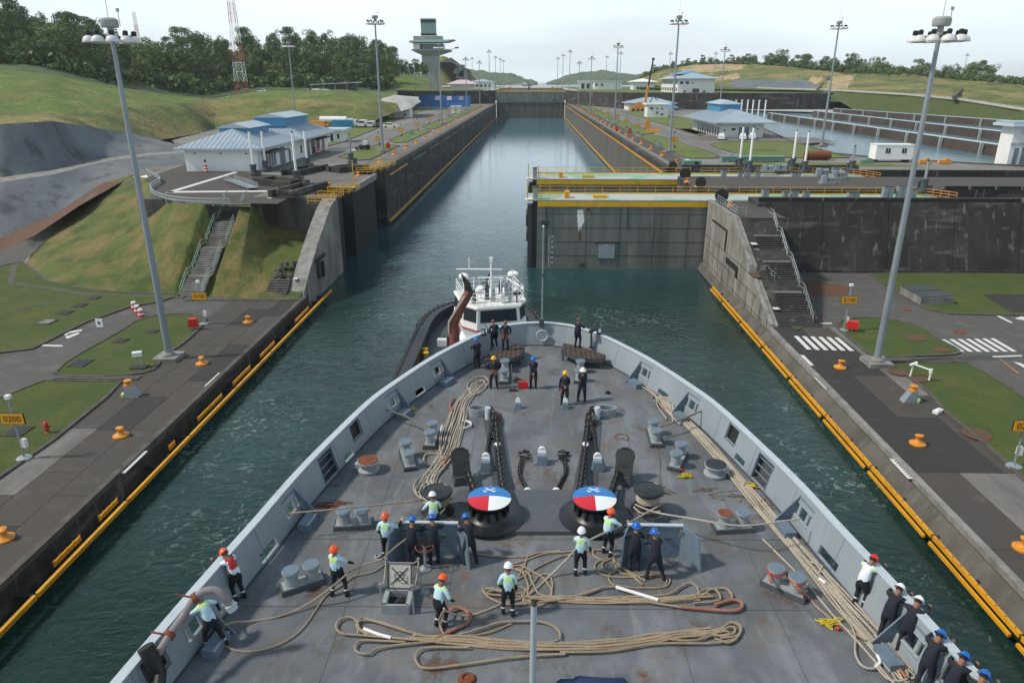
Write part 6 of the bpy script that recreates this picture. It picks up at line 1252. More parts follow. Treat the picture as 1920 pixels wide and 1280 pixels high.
# stains soaked into the deck paint round the fittings
rs = random.Random(5); SB = MB(); SB.add([(math.cos(2 * PI * i / 16), math.sin(2 * PI * i / 16), 0) for i in range(16)], [tuple(range(16))]); sp0 = {}
def stain(x, y, rx, ry, m):
    if m not in sp0: sp0[m] = o = SB.build('deck_stain', m, ship, smooth=None)
    else: o = sp0[m].copy(); COL.objects.link(o)
    o.location = P(x, y, ZD + .004 + rs.random() * .003) - chain_loc(ship); o.scale = (rx, ry, 1); o.rotation_euler = (0, 0, rs.random() * 3)
for (x, y) in [(647, 996), (690, 992), (545, 1112), (595, 1098), (1350, 1002), (1395, 1000), (1448, 1108), (1495, 1122), (768, 880), (808, 842), (945, 722), (1085, 720), (1226, 840), (1268, 882)]: stain(x, y, rs.uniform(.5, .9), rs.uniform(.3, .5), rs.choice(['stain_rust', 'stain_brown', 'stain_rust']))
for (x, y, rx, ry, m) in [(470, 1140, .8, .3, 'stain_rust'), (610, 1140, .5, .2, 'stain_rust'), (400, 1150, .7, .4, 'stain_rust'), (800, 1120, .5, .6, 'stain_rust'), (1030, 880, .8, .7, 'stain_brown'), (970, 900, .5, 1.3, 'stain_rust'), (1065, 890, .5, 1.4, 'stain_rust'), (1165, 770, .6, .6, 'stain_brown'), (1040, 700, .5, 1.6, 'stain_brown'), (965, 770, .5, 1.5, 'stain_brown'), (760, 960, 1.0, .5, 'stain_brown'), (1180, 890, .6, 1.0, 'stain_brown'), (1420, 960, 1.4, .8, 'stain_brown'), (690, 760, 1.2, .6, 'stain_brown'), (560, 960, 1.0, .5, 'stain_brown')]: stain(x, y, rx, ry, m)
for i in range(46): stain(rs.uniform(420, 1560), rs.uniform(860, 1270), rs.uniform(.3, 1.2), rs.uniform(.3, .8), rs.choice(['stain_pale', 'stain_brown', 'stain_brown', 'stain_pale', 'stain_rust']))
for i in range(22): stain(rs.uniform(800, 1240), rs.uniform(690, 850), rs.uniform(.3, 1.2), rs.uniform(.2, .7), rs.choice(['stain_pale', 'stain_brown', 'stain_brown', 'stain_pale']))
# gunner platforms
for q in ([(906, 674), (913, 663), (945, 655), (972, 643), (984, 653), (978, 666), (948, 676)], [(1052, 657), (1055, 643), (1090, 650), (1136, 666), (1131, 674), (1083, 672)]):
    pp = [P(x, y, ZD + .62) for x, y in q]; t = empty('gun_platform', (0, 0, 0)); t.parent = ship; t.location = pp[0] - chain_loc(ship)
    b = MB(); b.prism([(p.x, p.y) for p in pp], ZD + .42, ZD + .60); b.build('rim', 'fitting_dark', t, world=True, smooth=None)
    xs = [p.x for p in pp]; x0, x1 = min(xs), max(xs); ym = min(p.y for p in pp); n = 9
    def ycut(x):
        ys = []
        for i in range(len(pp)):
            a, c = pp[i], pp[(i + 1) % len(pp)]
            if (a.x - x) * (c.x - x) < 0: ys.append(a.y + (c.y - a.y) * (x - a.x) / (c.x - a.x))
        return (min(ys), max(ys)) if len(ys) > 1 else None
    for i in range(n):
        u0, u1 = x0 + (x1 - x0) * i / n + .02, x0 + (x1 - x0) * (i + 1) / n - .015; c0, c1 = ycut(u0), ycut(u1)
        if c0 and c1: b = MB(); b.prism([(u0, c0[0]), (u1, c1[0]), (u1, c1[1]), (u0, c0[1])], ZD + .60, ZD + .645); b.build('plank', 'wood_dark', t, world=True, smooth=None)
    cxm = sum(xs) / len(xs); cym = sum(p.y for p in pp) / len(pp); b = MB()
    for p in pp: b.cyl((p.x * .9 + cxm * .1, p.y * .9 + cym * .1, ZD), (p.x * .9 + cxm * .1, p.y * .9 + cym * .1, ZD + .45), .05, n=6)
    b.build('support', 'fitting_dark', t, world=True)['kind'] = 'stuff'
# bitts
BITTS = [((647, 987), (681, 985), 0), ((549, 1103), (587, 1091), 0), ((1356, 993), (1390, 991), 1), ((1451, 1098), (1490, 1115), 2), ((762, 855), (768, 875), 0), ((812, 818), (807, 835), 0), ((947, 697), (945, 716), 0), ((1088, 698), (1086, 715), 0), ((1224, 814), (1229, 832), 0), ((1275, 858), (1266, 876), 0)]
for (a, c, k) in BITTS:
    pa, pc = P(*a, ZD), P(*c, ZD); m_ = (pa + pc) / 2; d = pc - pa; rz = math.atan2(d.y, d.x); L = d.length; t = empty('mooring_bitts', (0, 0, 0)); t.parent = ship; t.location = m_ - chain_loc(ship); t.rotation_euler = (0, 0, rz)
    b = MB(); b.box((0, 0, .09), (L + .75, .58, .16), 0, (1.0, .92)); b.mi(1).box((0, 0, .185), (L + .62, .46, .03)); b.build('base_plate', ['fitting_dark', 'fitting_grey'], t)
    for s in (-1, 1):
        b = MB(); b.lathe([(.22, .19), (.205, .25), (.20, .58), (.27, .64), (.275, .70), (.25, .715)], c=(s * L / 2, 0, 0), n=18); b.build('post', 'fitting_grey', t)
        b = MB(); b.lathe([(.262, .716), (.262, .728)], c=(s * L / 2, 0, 0), n=18); b.build('post_cap', 'rust' if (k == 1 and s == -1) else 'fitting_blue', t)
        if k == 2: b = MB(); b.tube([(s * L / 2 + .25 * math.cos(a), .25 * math.sin(a), .60) for a in [2 * PI * i / 16 for i in range(16)]], .035, 5, True); b.build('red_ring', 'red', t)
# round fairlead drums
for (x, y, m) in [(692, 882, 'rust'), (1340, 890, 'black_paint')]:
    t = empty('deck_roller', (0, 0, 0)); t.parent = ship; t.location = P(x, y, ZD) - chain_loc(ship)
    b = MB(); b.lathe([(.44, 0), (.46, .05), (.46, .12), (.34, .18), (.34, .38), (.46, .43), (.46, .50)], n=22); b.build('drum', 'fitting_grey', t); b = MB(); b.lathe([(.42, .50), (.42, .53)], n=22); b.build('drum_cap', m, t)
    b = MB(); b.box((.42 if x > 1000 else -.42, 0, .25), (.28, .2, .2)); b.build('stopper', 'hull_cap', t)
# windlass table, drums and capstans
pl = px([(862, 924), (1182, 924), (1212, 946), (1235, 1003), (812, 1003), (838, 946)], ZD)
b = MB(); b.prism([(p.x, p.y) for p in pl], ZD + .0, ZD + .16); b.build('windlass_bed', 'deck_plate', ship, world=True, smooth=None)
for q in ([(903, 758), (940, 775), (965, 924), (926, 924)], [(1104, 775), (1130, 760), (1118, 924), (1072, 924)]):
    b = MB(); b.prism([(p.x, p.y) for p in px(q, ZD)], ZD, ZD + .025); b.build('chain_track', 'fitting_dark', ship, world=True, smooth=None)
for wx in (918, 1113):
    c = P(wx, 968, ZD + .16); t = empty('anchor_windlass', (0, 0, 0)); t.parent = ship; t.location = c - chain_loc(ship); r = .80
    b = MB(); b.lathe([(1.28, 0), (1.28, .04), (.85, .06), (.75, .12), (.62, .3), (.55, .45), (.62, .60), (.80, .70), (.82, .78)], n=36); b.build('drum', 'black_paint', t)
    for k in range(12): a = 2 * PI * k / 12; b = MB(); b.box((.66 * math.cos(a), .66 * math.sin(a), .42), (.14, .10, .34), a); b.build('whelp', 'black_paint', t)
    # painted cap in three coloured sectors, shallow dome
    def dome(a0, a1, m, nm):
        b = MB(); N1 = 18; rings = [0, .3, .6, .85, 1.0]
        for rr_ in rings:
            for i in range(N1 + 1): a = a0 + (a1 - a0) * i / N1; b.v.append((r * rr_ * math.cos(a), r * rr_ * math.sin(a), .80 + .10 * (1 - rr_ ** 2)))
        for j in range(len(rings) - 1):
            for i in range(N1): b.f.append((j * (N1 + 1) + i, (j + 1) * (N1 + 1) + i, (j + 1) * (N1 + 1) + i + 1, j * (N1 + 1) + i + 1)); b.m.append(0)
        return b.build(nm, m, t)
    dome(0, PI, 'cap_blue', 'cap_sector'); dome(PI, PI * 1.5, 'cap_red', 'cap_sector'); dome(PI * 1.5, PI * 2, 'cap_white', 'cap_sector')
    b = MB(); b.lathe([(r, .74), (r + .015, .77), (r, .80)], n=36); b.build('cap_rim', 'black_paint', t)
    b = MB(); s = .22; cy0 = .40; zz = 1.0
    def ap(x, y): return (x, cy0 + y, .815 + .10 * (1 - ((x * x + (cy0 + y) ** 2) / r / r)))
    for m_ in (1, -1):
        b.tube([ap(-m_ * s * .75, -s * .5), ap(0, 0), ap(m_ * s * .75, s * .55)], .021, 5)
        b.tube([ap(-m_ * s * 1.05, -s * .25), ap(-m_ * s * .95, -s * .6), ap(-m_ * s * .55, -s * .72)], .02, 5)
        b.tube([ap(m_ * s * .45, s * .62), ap(m_ * s * .85, s * .3)], .018, 5)
    b.build('anchor_emblem', 'cap_white', t)
for (x, y) in [(822, 966), (1213, 962)]:
    t = empty('capstan', (0, 0, 0)); t.parent = ship; t.location = P(x, y, ZD) - chain_loc(ship)
    b = MB(); b.lathe([(.86, 0), (.86, .08), (.72, .14), (.70, .2)], n=28); b.build('base', 'fitting_dark', t)
    b = MB(); b.lathe([(.62, .2), (.55, .3), (.42, .45), (.37, .65), (.40, .85), (.52, .96)], n=28); b.build('barrel', 'black_paint', t)
    b = MB(); b.lathe([(.52, .96), (.57, 1.0), (.57, 1.05), (.50, 1.09), (.48, 1.07), (.05, 1.10)], n=28); b.build('head', 'black_paint', t)
    b = MB()
    for k in range(4): b.tube([(.41 * math.cos(a), .41 * math.sin(a), .56 + .07 * k + .07 * a / (2 * PI)) for a in [2 * PI * i / 20 for i in range(21)]], .04, 6)
    b.build('rope_turns', 'rope' if x < 1000 else 'rope_white', t)['kind'] = 'stuff'
# chain pipes, rollers, hoods
for (x, sg) in [(897, -1), (1137, 1)]:
    t = empty('chain_pipe', (0, 0, 0)); t.parent = ship; c = P(x, 778, ZD); t.location = c - chain_loc(ship)
    def stad(rx, ry, z): return [(rx * math.cos(2 * PI * i / 28), ry * math.sin(2 * PI * i / 28), z) for i in range(28)]
    b = MB(); o_ = stad(.48, .30, 0) + stad(.48, .30, .42) + stad(.43, .25, .42) + stad(.43, .25, .02)
    b.add(o_, [(j * 28 + i, j * 28 + (i + 1) % 28, (j + 1) * 28 + (i + 1) % 28, (j + 1) * 28 + i) for j in range(3) for i in range(28)]); b.build('lip', 'fitting_grey', t)
    b = MB(); b.add(stad(.43, .25, .03), [tuple(range(28))]); b.build('opening', 'dark', t)
    b = MB(); b.lathe([(.16, 0), (.15, .04), (.15, .58), (.13, .62)], c=(-sg * .50, -.42, 0), n=14); b.build('guide_post', 'hull_cap', t)
    b = MB(); n = 14; b.tube([(-sg * (.62 + .42 * math.sin(PI * i / n)), .35 - 1.5 * i / n, .10) for i in range(n + 1)], .06, 6); b.build('slot_lip', 'rust', t)
for (x, y, sg) in [(866, 903, -1), (1168, 903, 1)]:
    t = empty('chain_hood', (0, 0, 0)); t.parent = ship; t.location = P(x, y, ZD) - chain_loc(ship); t.rotation_euler = (0, 0, -sg * .25)
    b = MB(); b.box((0, .05, .18), (.72, .75, .36), 0, (.85, .85)); b.build('base', 'fitting_dark', t)
    b = MB(); n = 12; oo = []
    for (rx, y0, z0, t0) in ((.36, -.10, .45, 0), (.36, .30, 1.02, 0)): oo += [(rx * math.cos(PI * 2 * i / n), y0 + .28 * math.sin(PI * 2 * i / n) * .6, z0 + .28 * math.sin(PI * 2 * i / n)) for i in range(n)]
    b.add(oo, [(i, (i + 1) % n, n + (i + 1) % n, n + i) for i in range(n)]); b.add(oo[:n], [tuple(range(n - 1, -1, -1))]); b.build('hood', 'black_paint', t)
    b = MB(); b.tube([(.36 * math.cos(PI * 2 * i / n), .30 + .17 * math.sin(PI * 2 * i / n), 1.02 + .28 * math.sin(PI * 2 * i / n)) for i in range(n)], .05, 6, True); b.add([(-.34, -.2, .30), (.34, -.2, .30), (.34, .4, 1.25), (-.34, .4, 1.25)], [(0, 1, 2, 3)]); b.build('mouth', 'dark', t)
# grey stoppers with white tops
for (x, y, s) in [(971, 765, .72), (1060, 765, .72), (1016, 868, 1), (911, 880, 1), (1120, 880, 1)]:
    t = empty('stopper_block', (0, 0, 0)); t.parent = ship; t.location = P(x, y, ZD) - chain_loc(ship); t.scale = (s, s, s)
    b = MB(); b.box((0, 0, .21), (.46, .50, .42), 0, (.78, .7)); b.box((0, -.02, .04), (.62, .36, .08)); b.build('block', 'fitting_blue', t)
    b = MB(); b.box((0, .12, .47), (.34, .2, .12)); b.cyl((0, .06, .56), (0, .18, .56), .16, n=14); b.build('lug', 'cap_white', t)
for (x, y) in [(989, 923), (1043, 923)]: b = MB(); p = P(x, y, ZD); b.cyl((p.x, p.y - .05, ZD + .04), (p.x, p.y + .07, ZD + .04), .16, n=14); b.build('pad_eye', 'cap_white', ship, world=True)
# splinter shields
def shield(x0, x1, yb, yt, wl, wr):
    a, c = P(x0, yb, ZD), P(x1, yb, ZD); yy = (a.y + c.y) / 2; h = 1.28; t = empty('splinter_shield', (0, 0, 0)); t.parent = ship; t.location = Vector(((a.x + c.x) / 2, yy, ZD)) - chain_loc(ship); hw = (c.x - a.x) / 2
    b = MB(); b.box((0, .02, h / 2), (2 * hw, .05, h)); b.build('front_panel', 'fitting_blue', t)
    for s, w_ in ((-1, wl), (1, wr)):
        b = MB(); q0, q1 = Vector((s * hw, 0, 0)), Vector((s * (hw + w_), -.75, 0)); th = Vector((s * .05, 0, 0)); z1 = h; b.add([q0, q1, q1 + Vector((-s * .1, .25, z1 * .93)), q0 + Vector((0, 0, z1)), q0 + th, q1 + th, q1 + th + Vector((-s * .1, .25, z1 * .93)), q0 + th + Vector((0, 0, z1))], [(0, 1, 2, 3), (7, 6, 5, 4), (3, 2, 6, 7), (0, 4, 5, 1), (1, 5, 6, 2)]); b.build('side_wing', 'fitting_blue', t)
    b = MB(); b.box((0, .02, h + .02), (2 * hw + .1, .13, .05)); b.build('top_rail', 'hull_cap', t); b = MB(); b.box((hw * .5, -.04, .8), (.18, .06, .12)); b.box((-hw * .3, -.04, .9), (.1, .05, .2)); b.build('bracket', 'fitting_dark', t)
shield(758, 858, 1040, 981, .45, .45); shield(1176, 1272, 1045, 985, .3, .55)
# open hatch with lid, stanchions and hand wheel
q = [P(x, y, ZD + .32) for x, y in [(724, 1106), (768, 1106), (770, 1134), (720, 1134)]]; cx0 = sum(p.x for p in q) / 4; cy0 = sum(p.y for p in q) / 4; wx_ = abs(q[1].x - q[0].x) / 2; wy_ = abs(q[0].y - q[3].y) / 2
t = empty('deck_hatch', (0, 0, 0)); t.parent = ship; t.location = Vector((cx0, cy0, ZD)) - chain_loc(ship); b = MB()
for (dx, dy, sx, sy) in [(0, wy_, 2 * wx_, .07), (0, -wy_, 2 * wx_, .07), (wx_, 0, .07, 2 * wy_), (-wx_, 0, .07, 2 * wy_)]: b.box((dx, dy, .17), (sx + .07, sy + .0, .34))
b.build('coaming', 'fitting_grey', t); b = MB(); b.box((0, 0, .05), (2 * wx_, 2 * wy_, .08)); b.build('shaft_opening', 'dark', t); b = MB(); b.tube([(-.1, 0, .1), (.12, .1, .3)], .03, 5); b.box((0, -.1, .12), (.5, .06, .05)); b.build('ladder_rung', 'fitting_dark', t)
lid = empty('lid', (0, wy_ + .08, .36)); lid.parent = t; lid.rotation_euler = (R(-22), 0, 0)
del lid; b = MB(); ct = Matrix.Rotation(R(-20), 3, 'X'); lw = .36; bb2 = MB(); bb2.box((0, 0, .42), (.74, .06, .80)); b.add([ct @ Vector(v) + Vector((0, wy_ + .06, .33)) for v in bb2.v], bb2.f); b.build('lid_panel', 'lid_paint', t)
bpy.data.objects.remove(bpy.data.objects['lid'])
b = MB()
def lp(x, z, y=-.045): return ct @ Vector((x, y, z)) + Vector((0, wy_ + .06, .33))
b.tube([lp(-.36, .03), lp(.36, .03), lp(.36, .81), lp(-.36, .81)], .022, 5, True); b.tube([lp(.14 * math.cos(a), .42 + .14 * math.sin(a), -.09) for a in [2 * PI * i / 16 for i in range(16)]], .014, 5, True)
for a in (PI / 4, 3 * PI / 4): b.tube([lp(.36 * math.cos(a), .42 + .36 * math.sin(a)), lp(-.36 * math.cos(a), .42 - .36 * math.sin(a))], .015, 4)
b.build('lid_dogs', 'black', t)
b = MB()
for (x, y) in [(717, 1148), (776, 1150), (727, 1098), (787, 1098)]: p = P(x, y, ZD) - Vector((cx0, cy0, ZD)); b.cyl(p, p + Vector((0, 0, 1.05)), .032, n=6); b.ball(p + Vector((0, 0, 1.05)), .05, 6, 4)
b.build('stanchion', 'galv', t)['kind'] = 'stuff'
b = MB()
for (a, c, sag) in [((717, 1148), (727, 1098), .3), ((776, 1150), (787, 1098), .3), ((727, 1098), (787, 1098), .22)]:
    p, q_ = P(*a, ZD) - Vector((cx0, cy0, ZD)), P(*c, ZD) - Vector((cx0, cy0, ZD)); b.tube([p.lerp(q_, i / 8) + Vector((0, 0, 1.0 - sag * 4 * (i / 8) * (1 - i / 8))) for i in range(9)], .018, 5)
b.build('guard_rope', 'rope_white', t)['kind'] = 'stuff'
t = empty('hand_wheel', (0, 0, 0)); t.parent = ship; t.location = P(798, 1066, ZD) - chain_loc(ship); b = MB(); b.lathe([(.2, 0), (.2, .04), (.09, .06), (.05, .1), (.045, .85)], n=12); b.build('stem', 'fitting_grey', t)
b = MB(); b.tube([(.30 * math.cos(a), .30 * math.sin(a), .88) for a in [2 * PI * i / 20 for i in range(20)]], .024, 5, True)
for a in (0, 2 * PI / 3, 4 * PI / 3): b.cyl((0, 0, .86), (.3 * math.cos(a + .3), .3 * math.sin(a + .3), .88), .018, n=5)
b.build('rim', 'rust', t)
# mast in the foreground, ring stain, small vents, bulwark pipe and fender
p = P(1001, 1133, 14.1); b = MB(); b.cyl((p.x, p.y, ZD), (p.x, p.y, 14.1), .095, .08, 12); b.build('derrick_pole', 'steel_pale', ship, world=True); b = MB(); b.lathe([(.085, 0), (.085, .03), (.05, .06)], c=(p.x, p.y, 14.1), n=10); b.box((p.x - .04, p.y, 14.2), (.03, .03, .08)); b.box((p.x + .04, p.y, 14.2), (.03, .03, .08)); b.build('pole_head', 'dark', ship, world=True)
b = MB(); p = P(1166, 820, ZD + .012); b.tube([p + Vector((.30 * math.cos(a), .34 * math.sin(a), 0)) for a in [R(-55) + R(290) * i / 20 for i in range(21)]], .025, 4); b.tube([p + Vector((-.16, -.1, 0)), p + Vector((.14, -.1, 0))], .02, 4); b.build('rust_ring', 'rust', ship, world=True)
for (x, y, r, m) in [(876, 1274, .20, 'rust'), (1140, 737, .13, 'black_paint'), (708, 1045, .1, 'fitting_grey'), (797, 1110, .12, 'fitting_grey'), (700, 752, .1, 'fitting_grey')]:
    p = P(x, y, ZD); b = MB(); b.lathe([(r * 1.3, 0), (r * 1.3, .02), (r, .03), (r, .09), (r * .7, .10), (r * .6, .05)], c=p, n=16); b.build('vent', m, ship, world=True)
t = empty('stern_hose', P(300, 1240, ZD)); tag(t, 'thick grey corrugated hose lashed along the left bulwark with a curved end', 'hose')
hp = [PX(x, y, X) for x, y, X in [(292, 1232, -9.6), (318, 1190, -9.45), (345, 1152, -9.3), (366, 1120, -9.0), (386, 1107, -8.75), (405, 1107, -8.5), (420, 1118, -8.3), (430, 1132, -8.2)]]
b = MB(); b.tube(cr_spline(hp, 6), .105, 12); b.build('pipe', 'hose', t, world=True)
b = MB()
for i in (1, 3): d = (hp[i + 1] - hp[i]).normalized(); b.cyl(hp[i] - d * .06, hp[i] + d * .06, .15, n=12); b.cyl(hp[i], hp[i] + Vector((-.5, 0, .1)), .03, n=5)
b.build('clamp', 'rust', t, world=True); b = MB(); b.cyl(hp[-1], hp[-1] + (hp[-1] - hp[-2]).normalized() * .2, .15, n=12); b.cyl(hp[-1] + Vector((-.2, 0, -.02)), hp[-1] + Vector((.2, 0, .02)), .06, n=8); b.build('coupling', 'hull_cap', t, world=True)
b = MB(); b.tube([PX(272, 1212, -9.75) , PX(285, 1235, -9.6), PX(300, 1262, -9.45), PX(296, 1300, -9.3)], [.2, .2, .16, .16], 10); tag(b.build('rubber_fender', 'black'), 'black rubber pipe fender hung over the left bulwark', 'fender')
# ================================================================== CHAINS, ROPES, LOOSE GEAR
def chain(pts, name, label, link=.40, wire=.050, group=None, parent=None, m='chain'):
    """links laid along a path, alternately flat and on edge"""
    P3 = cr_spline(pts, 10); L = [0]
    for i in range(1, len(P3)): L.append(L[-1] + (P3[i] - P3[i - 1]).length)
    if parent is None: t = empty(name, pts[0]); tag(t, label, 'chain', group)
    else: t = parent
    pr = MB(); hw, hl = link * .30, link * .32; path = []
    for i in range(12):
        a = 2 * PI * i / 12; path.append((hw * math.cos(a), (hl * (1 if math.sin(a) > 0 else -1) if abs(math.sin(a)) > .1 else 0) * .62 + hw * math.sin(a), 0))
    pr.tube(path, wire, 5, True); pr.cyl((-hw, 0, 0), (hw, 0, 0), wire * .7, n=4); first = None; pitch = link * .60; s = pitch / 2; k = 0
    def at(s):
        for i in range(1, len(P3)):
            if L[i] >= s: return P3[i - 1].lerp(P3[i], (s - L[i - 1]) / max(1e-6, L[i] - L[i - 1])), (P3[i] - P3[i - 1]).normalized()
        return P3[-1], (P3[-1] - P3[-2]).normalized()
    while s < L[-1]:
        p, d = at(s)
        if first is None: first = pr.build('link', m, t); o = first
        else: o = first.copy(); COL.objects.link(o)
        q = d.to_track_quat('Y', 'Z'); q = q @ Matrix.Rotation(PI / 2 * (k % 2), 3, 'Y').to_quaternion()
        o.rotation_mode = 'QUATERNION'; o.rotation_quaternion = q; o.location = p - Vector(t.location); s += pitch; k += 1
    return t
def DP(x, y, h=0): return P(x, y, ZD + h)
for sg, pts, lb in [(-1, [(919, 764, .5), (927, 780, .35), (930, 800, .2), (933, 832, .22), (936, 870, .3), (941, 905, .5), (945, 925, .6)], 'heavy black anchor chain running to the left windlass with a white detachable link'), (1, [(1112, 764, .5), (1104, 780, .35), (1102, 800, .2), (1098, 832, .22), (1094, 870, .3), (1089, 905, .5), (1086, 925, .6)], 'heavy black anchor chain running to the right windlass with a white detachable link')]:
    c = chain([DP(*q) for q in pts], 'anchor_chain', lb, group='anchor chains on the foredeck')
    q = DP(933 if sg < 0 else 1098, 834, .2); b = MB(); b.ball((0, 0, 0), .16, 14, 8, (1, .95 if sg < 0 else 1.5, .8)); b.cyl((0, 0, 0), (0, -.24, 0), .07, n=8); o = b.build('white_link', 'cap_white', c); o.location = q - Vector(c.location)
for pts, lb in [([(871, 868, .55), (876, 885, .45), (884, 908, .5), (893, 932, .6)], 'short black chain from the left hood to the left windlass'), ([(1166, 868, .55), (1160, 885, .45), (1152, 908, .5), (1144, 932, .6)], 'short black chain from the right hood to the right windlass')]:
    chain([DP(*q) for q in pts], 'anchor_chain', lb, group='anchor chains on the foredeck')
for pts, lb, k in [([(926, 790, .3), (920, 812, .12), (915, 838, .08), (912, 862, .3)], 'thin stopper chain to the left grey block', .24), ([(1104, 790, .3), (1112, 812, .12), (1116, 838, .08), (1120, 862, .3)], 'thin stopper chain to the right grey block', .24), ([(978, 862, .1), (975, 874, .1), (975, 890, .06), (981, 905, .06), (988, 918, .08)], 'dark slack chain ending in a devils claw, left of centre', .22), ([(1056, 862, .1), (1060, 874, .1), (1060, 888, .06), (1052, 903, .06), (1044, 918, .08)], 'dark slack chain ending in a devils claw, right of centre', .22),
                   ([(922, 775, .55), (924, 790, .3), (922, 806, .12), (926, 822, .1)], 'knotted black chain at the left hawse pipe lip', .3), ([(1108, 775, .55), (1106, 790, .3), (1109, 806, .12), (1106, 822, .1)], 'knotted black chain at the right hawse pipe lip', .3)]:
    chain([DP(*q) for q in pts], 'stopper_chain', lb, link=k, wire=k * .13, group='stopper chains on the foredeck')
for (x, sg, lb) in [(981, 1, 'twisted dark devils claw hook left of centre'), (1059, -1, 'twisted dark devils claw hook right of centre')]:
    b = MB(); p = DP(x, 855, .08); b.tube([p + Vector((sg * a, c, d)) for a, c, d in [(-.2, .25, .05), (0, .1, .15), (.25, .3, .05), (.05, .35, .1), (-.2, .1, .0), (.2, -.05, .05), (.3, .1, .02)]], .05, 6); b.tube([p + Vector((sg * -.1, -.1, 0)), p + Vector((sg * .25, -.12, .05)), p + Vector((sg * .28, -.3, .05)), p + Vector((sg * -.12, -.32, 0))], .045, 6, True); tag(b.build('devils_claw', 'chain'), lb, 'hook')
def rope(runs, name, label, m='rope', r=.040, k=6, group=None, cat='rope', parts=()):
    """one continuous rope: list of runs of (x, y, height) photograph points on the deck"""
    b = MB()
    for run in runs:
        pts = [P(q[0], q[1], ZD + r + (q[2] if len(q) > 2 else 0)) for q in run]
        b.tube(cr_spline(pts, k), r, 6)
    o = b.build(name, m, smooth=60); tag(o, label, cat, group)
    for (nm, mm, run, rr) in parts:
        bb_ = MB(); bb_.tube(cr_spline([P(q[0], q[1], ZD + r + (q[2] if len(q) > 2 else .03)) for q in run], 4), rr, 8); bb_.build(nm, mm, o, world=True)
    return o
def bundle(center, n, width, seed, z0=.0):
    """n strands parallel to a centre line (px points with relative width factor)"""
    rr = random.Random(seed); W3 = [P(c[0], c[1], ZD) for c in center]; out = []
    for i in range(n):
        u = (i + .5) / n - .5; ph = rr.random() * 6; am = rr.uniform(.2, .8) / n; run = []
        for j, p in enumerate(W3):
            a, c = W3[max(0, j - 1)], W3[min(len(W3) - 1, j + 1)]; d = (c - a).normalized(); nn = Vector((-d.y, d.x, 0)); wf = center[j][2] if len(center[j]) > 2 else 1
            run.append(p + nn * ((u + am * math.sin(ph + j * 1.3)) * width * wf) + Vector((0, 0, .045 + z0 + (.05 if (i * 7 + j) % 3 == 0 else 0))))
        out.append(run)
    return out
def bundle_rope(center, n, width, seed, name, label, m, r, extra=(), parts=(), ends=True):
    B = bundle(center, n, width, seed); b = MB()
    for i in range(n): b.tube(cr_spline(B[i], 4), r, 6)
    if ends:
        for i in range(0, n - 1, 2):
            for e_ in (0, -1):
                p, q = B[i][e_], B[i + 1 if e_ == 0 else max(0, i - 1)][e_]; d = (B[i][e_] - B[i][1 if e_ == 0 else -2]).normalized(); lp_ = .25 + .12 * (i % 3)
                if (p - q).length > .01: b.tube(cr_spline([p, p + d * lp_ * .7 + (p - q) * .3, (p + q) / 2 + d * lp_, q + d * lp_ * .7 - (p - q) * .3, q], 4), r, 6)
    for run in extra: b.tube(cr_spline([P(q[0], q[1], ZD + r + (q[2] if len(q) > 2 else .06)) for q in run], 6), r, 6)
    o = b.build(name, m, smooth=60); tag(o, label, 'rope', 'mooring ropes flaked on the deck')
    for (nm, mm, run, rr) in parts:
        bb_ = MB(); bb_.tube(cr_spline([P(q[0], q[1], ZD + r + (q[2] if len(q) > 2 else .08)) for q in run], 4), rr, 8); bb_.build(nm, mm, o, world=True)
bundle_rope([(892, 728, .9), (868, 755, 1.0), (858, 785, 1.15), (848, 815, 1.2), (840, 845, 1.1), (822, 875, .9), (808, 895, .8), (800, 915, 1.0)], 11, .78, 3, 'mooring_rope', 'long flaked pale rope bundle lying left from bow to capstan', 'rope_white', .032,
    [[(886, 740), (876, 722), (890, 708), (908, 706), (916, 716), (905, 730), (880, 745)], [(880, 742), (884, 720), (900, 712), (911, 722), (896, 738)], [(862, 752), (880, 728), (896, 716), (914, 712)], [(830, 850), (800, 850), (795, 865), (808, 870), (835, 858)], [(812, 880), (785, 895), (776, 912), (782, 928), (800, 932), (815, 915)], [(816, 885), (790, 902), (779, 918), (790, 934), (812, 928), (826, 900)], [(822, 885), (798, 905), (786, 922), (800, 938), (820, 930)], [(800, 900), (812, 930)], [(808, 898), (818, 925)], [(850, 850), (860, 810), (868, 790), (884, 796), (880, 800)], [(828, 860), (824, 830), (826, 805), (830, 798)]],
    [('whipping', 'sleeve', [(870, 802), (881, 798), (883, 792), (874, 788)], .036), ('whipping', 'sleeve', [(825, 812), (829, 797)], .036), ('chafe_guard', 'rope_red', [(848, 770), (843, 758), (851, 744)], .05), ('chafe_guard', 'rope_red', [(842, 853), (832, 868), (836, 875)], .05)])
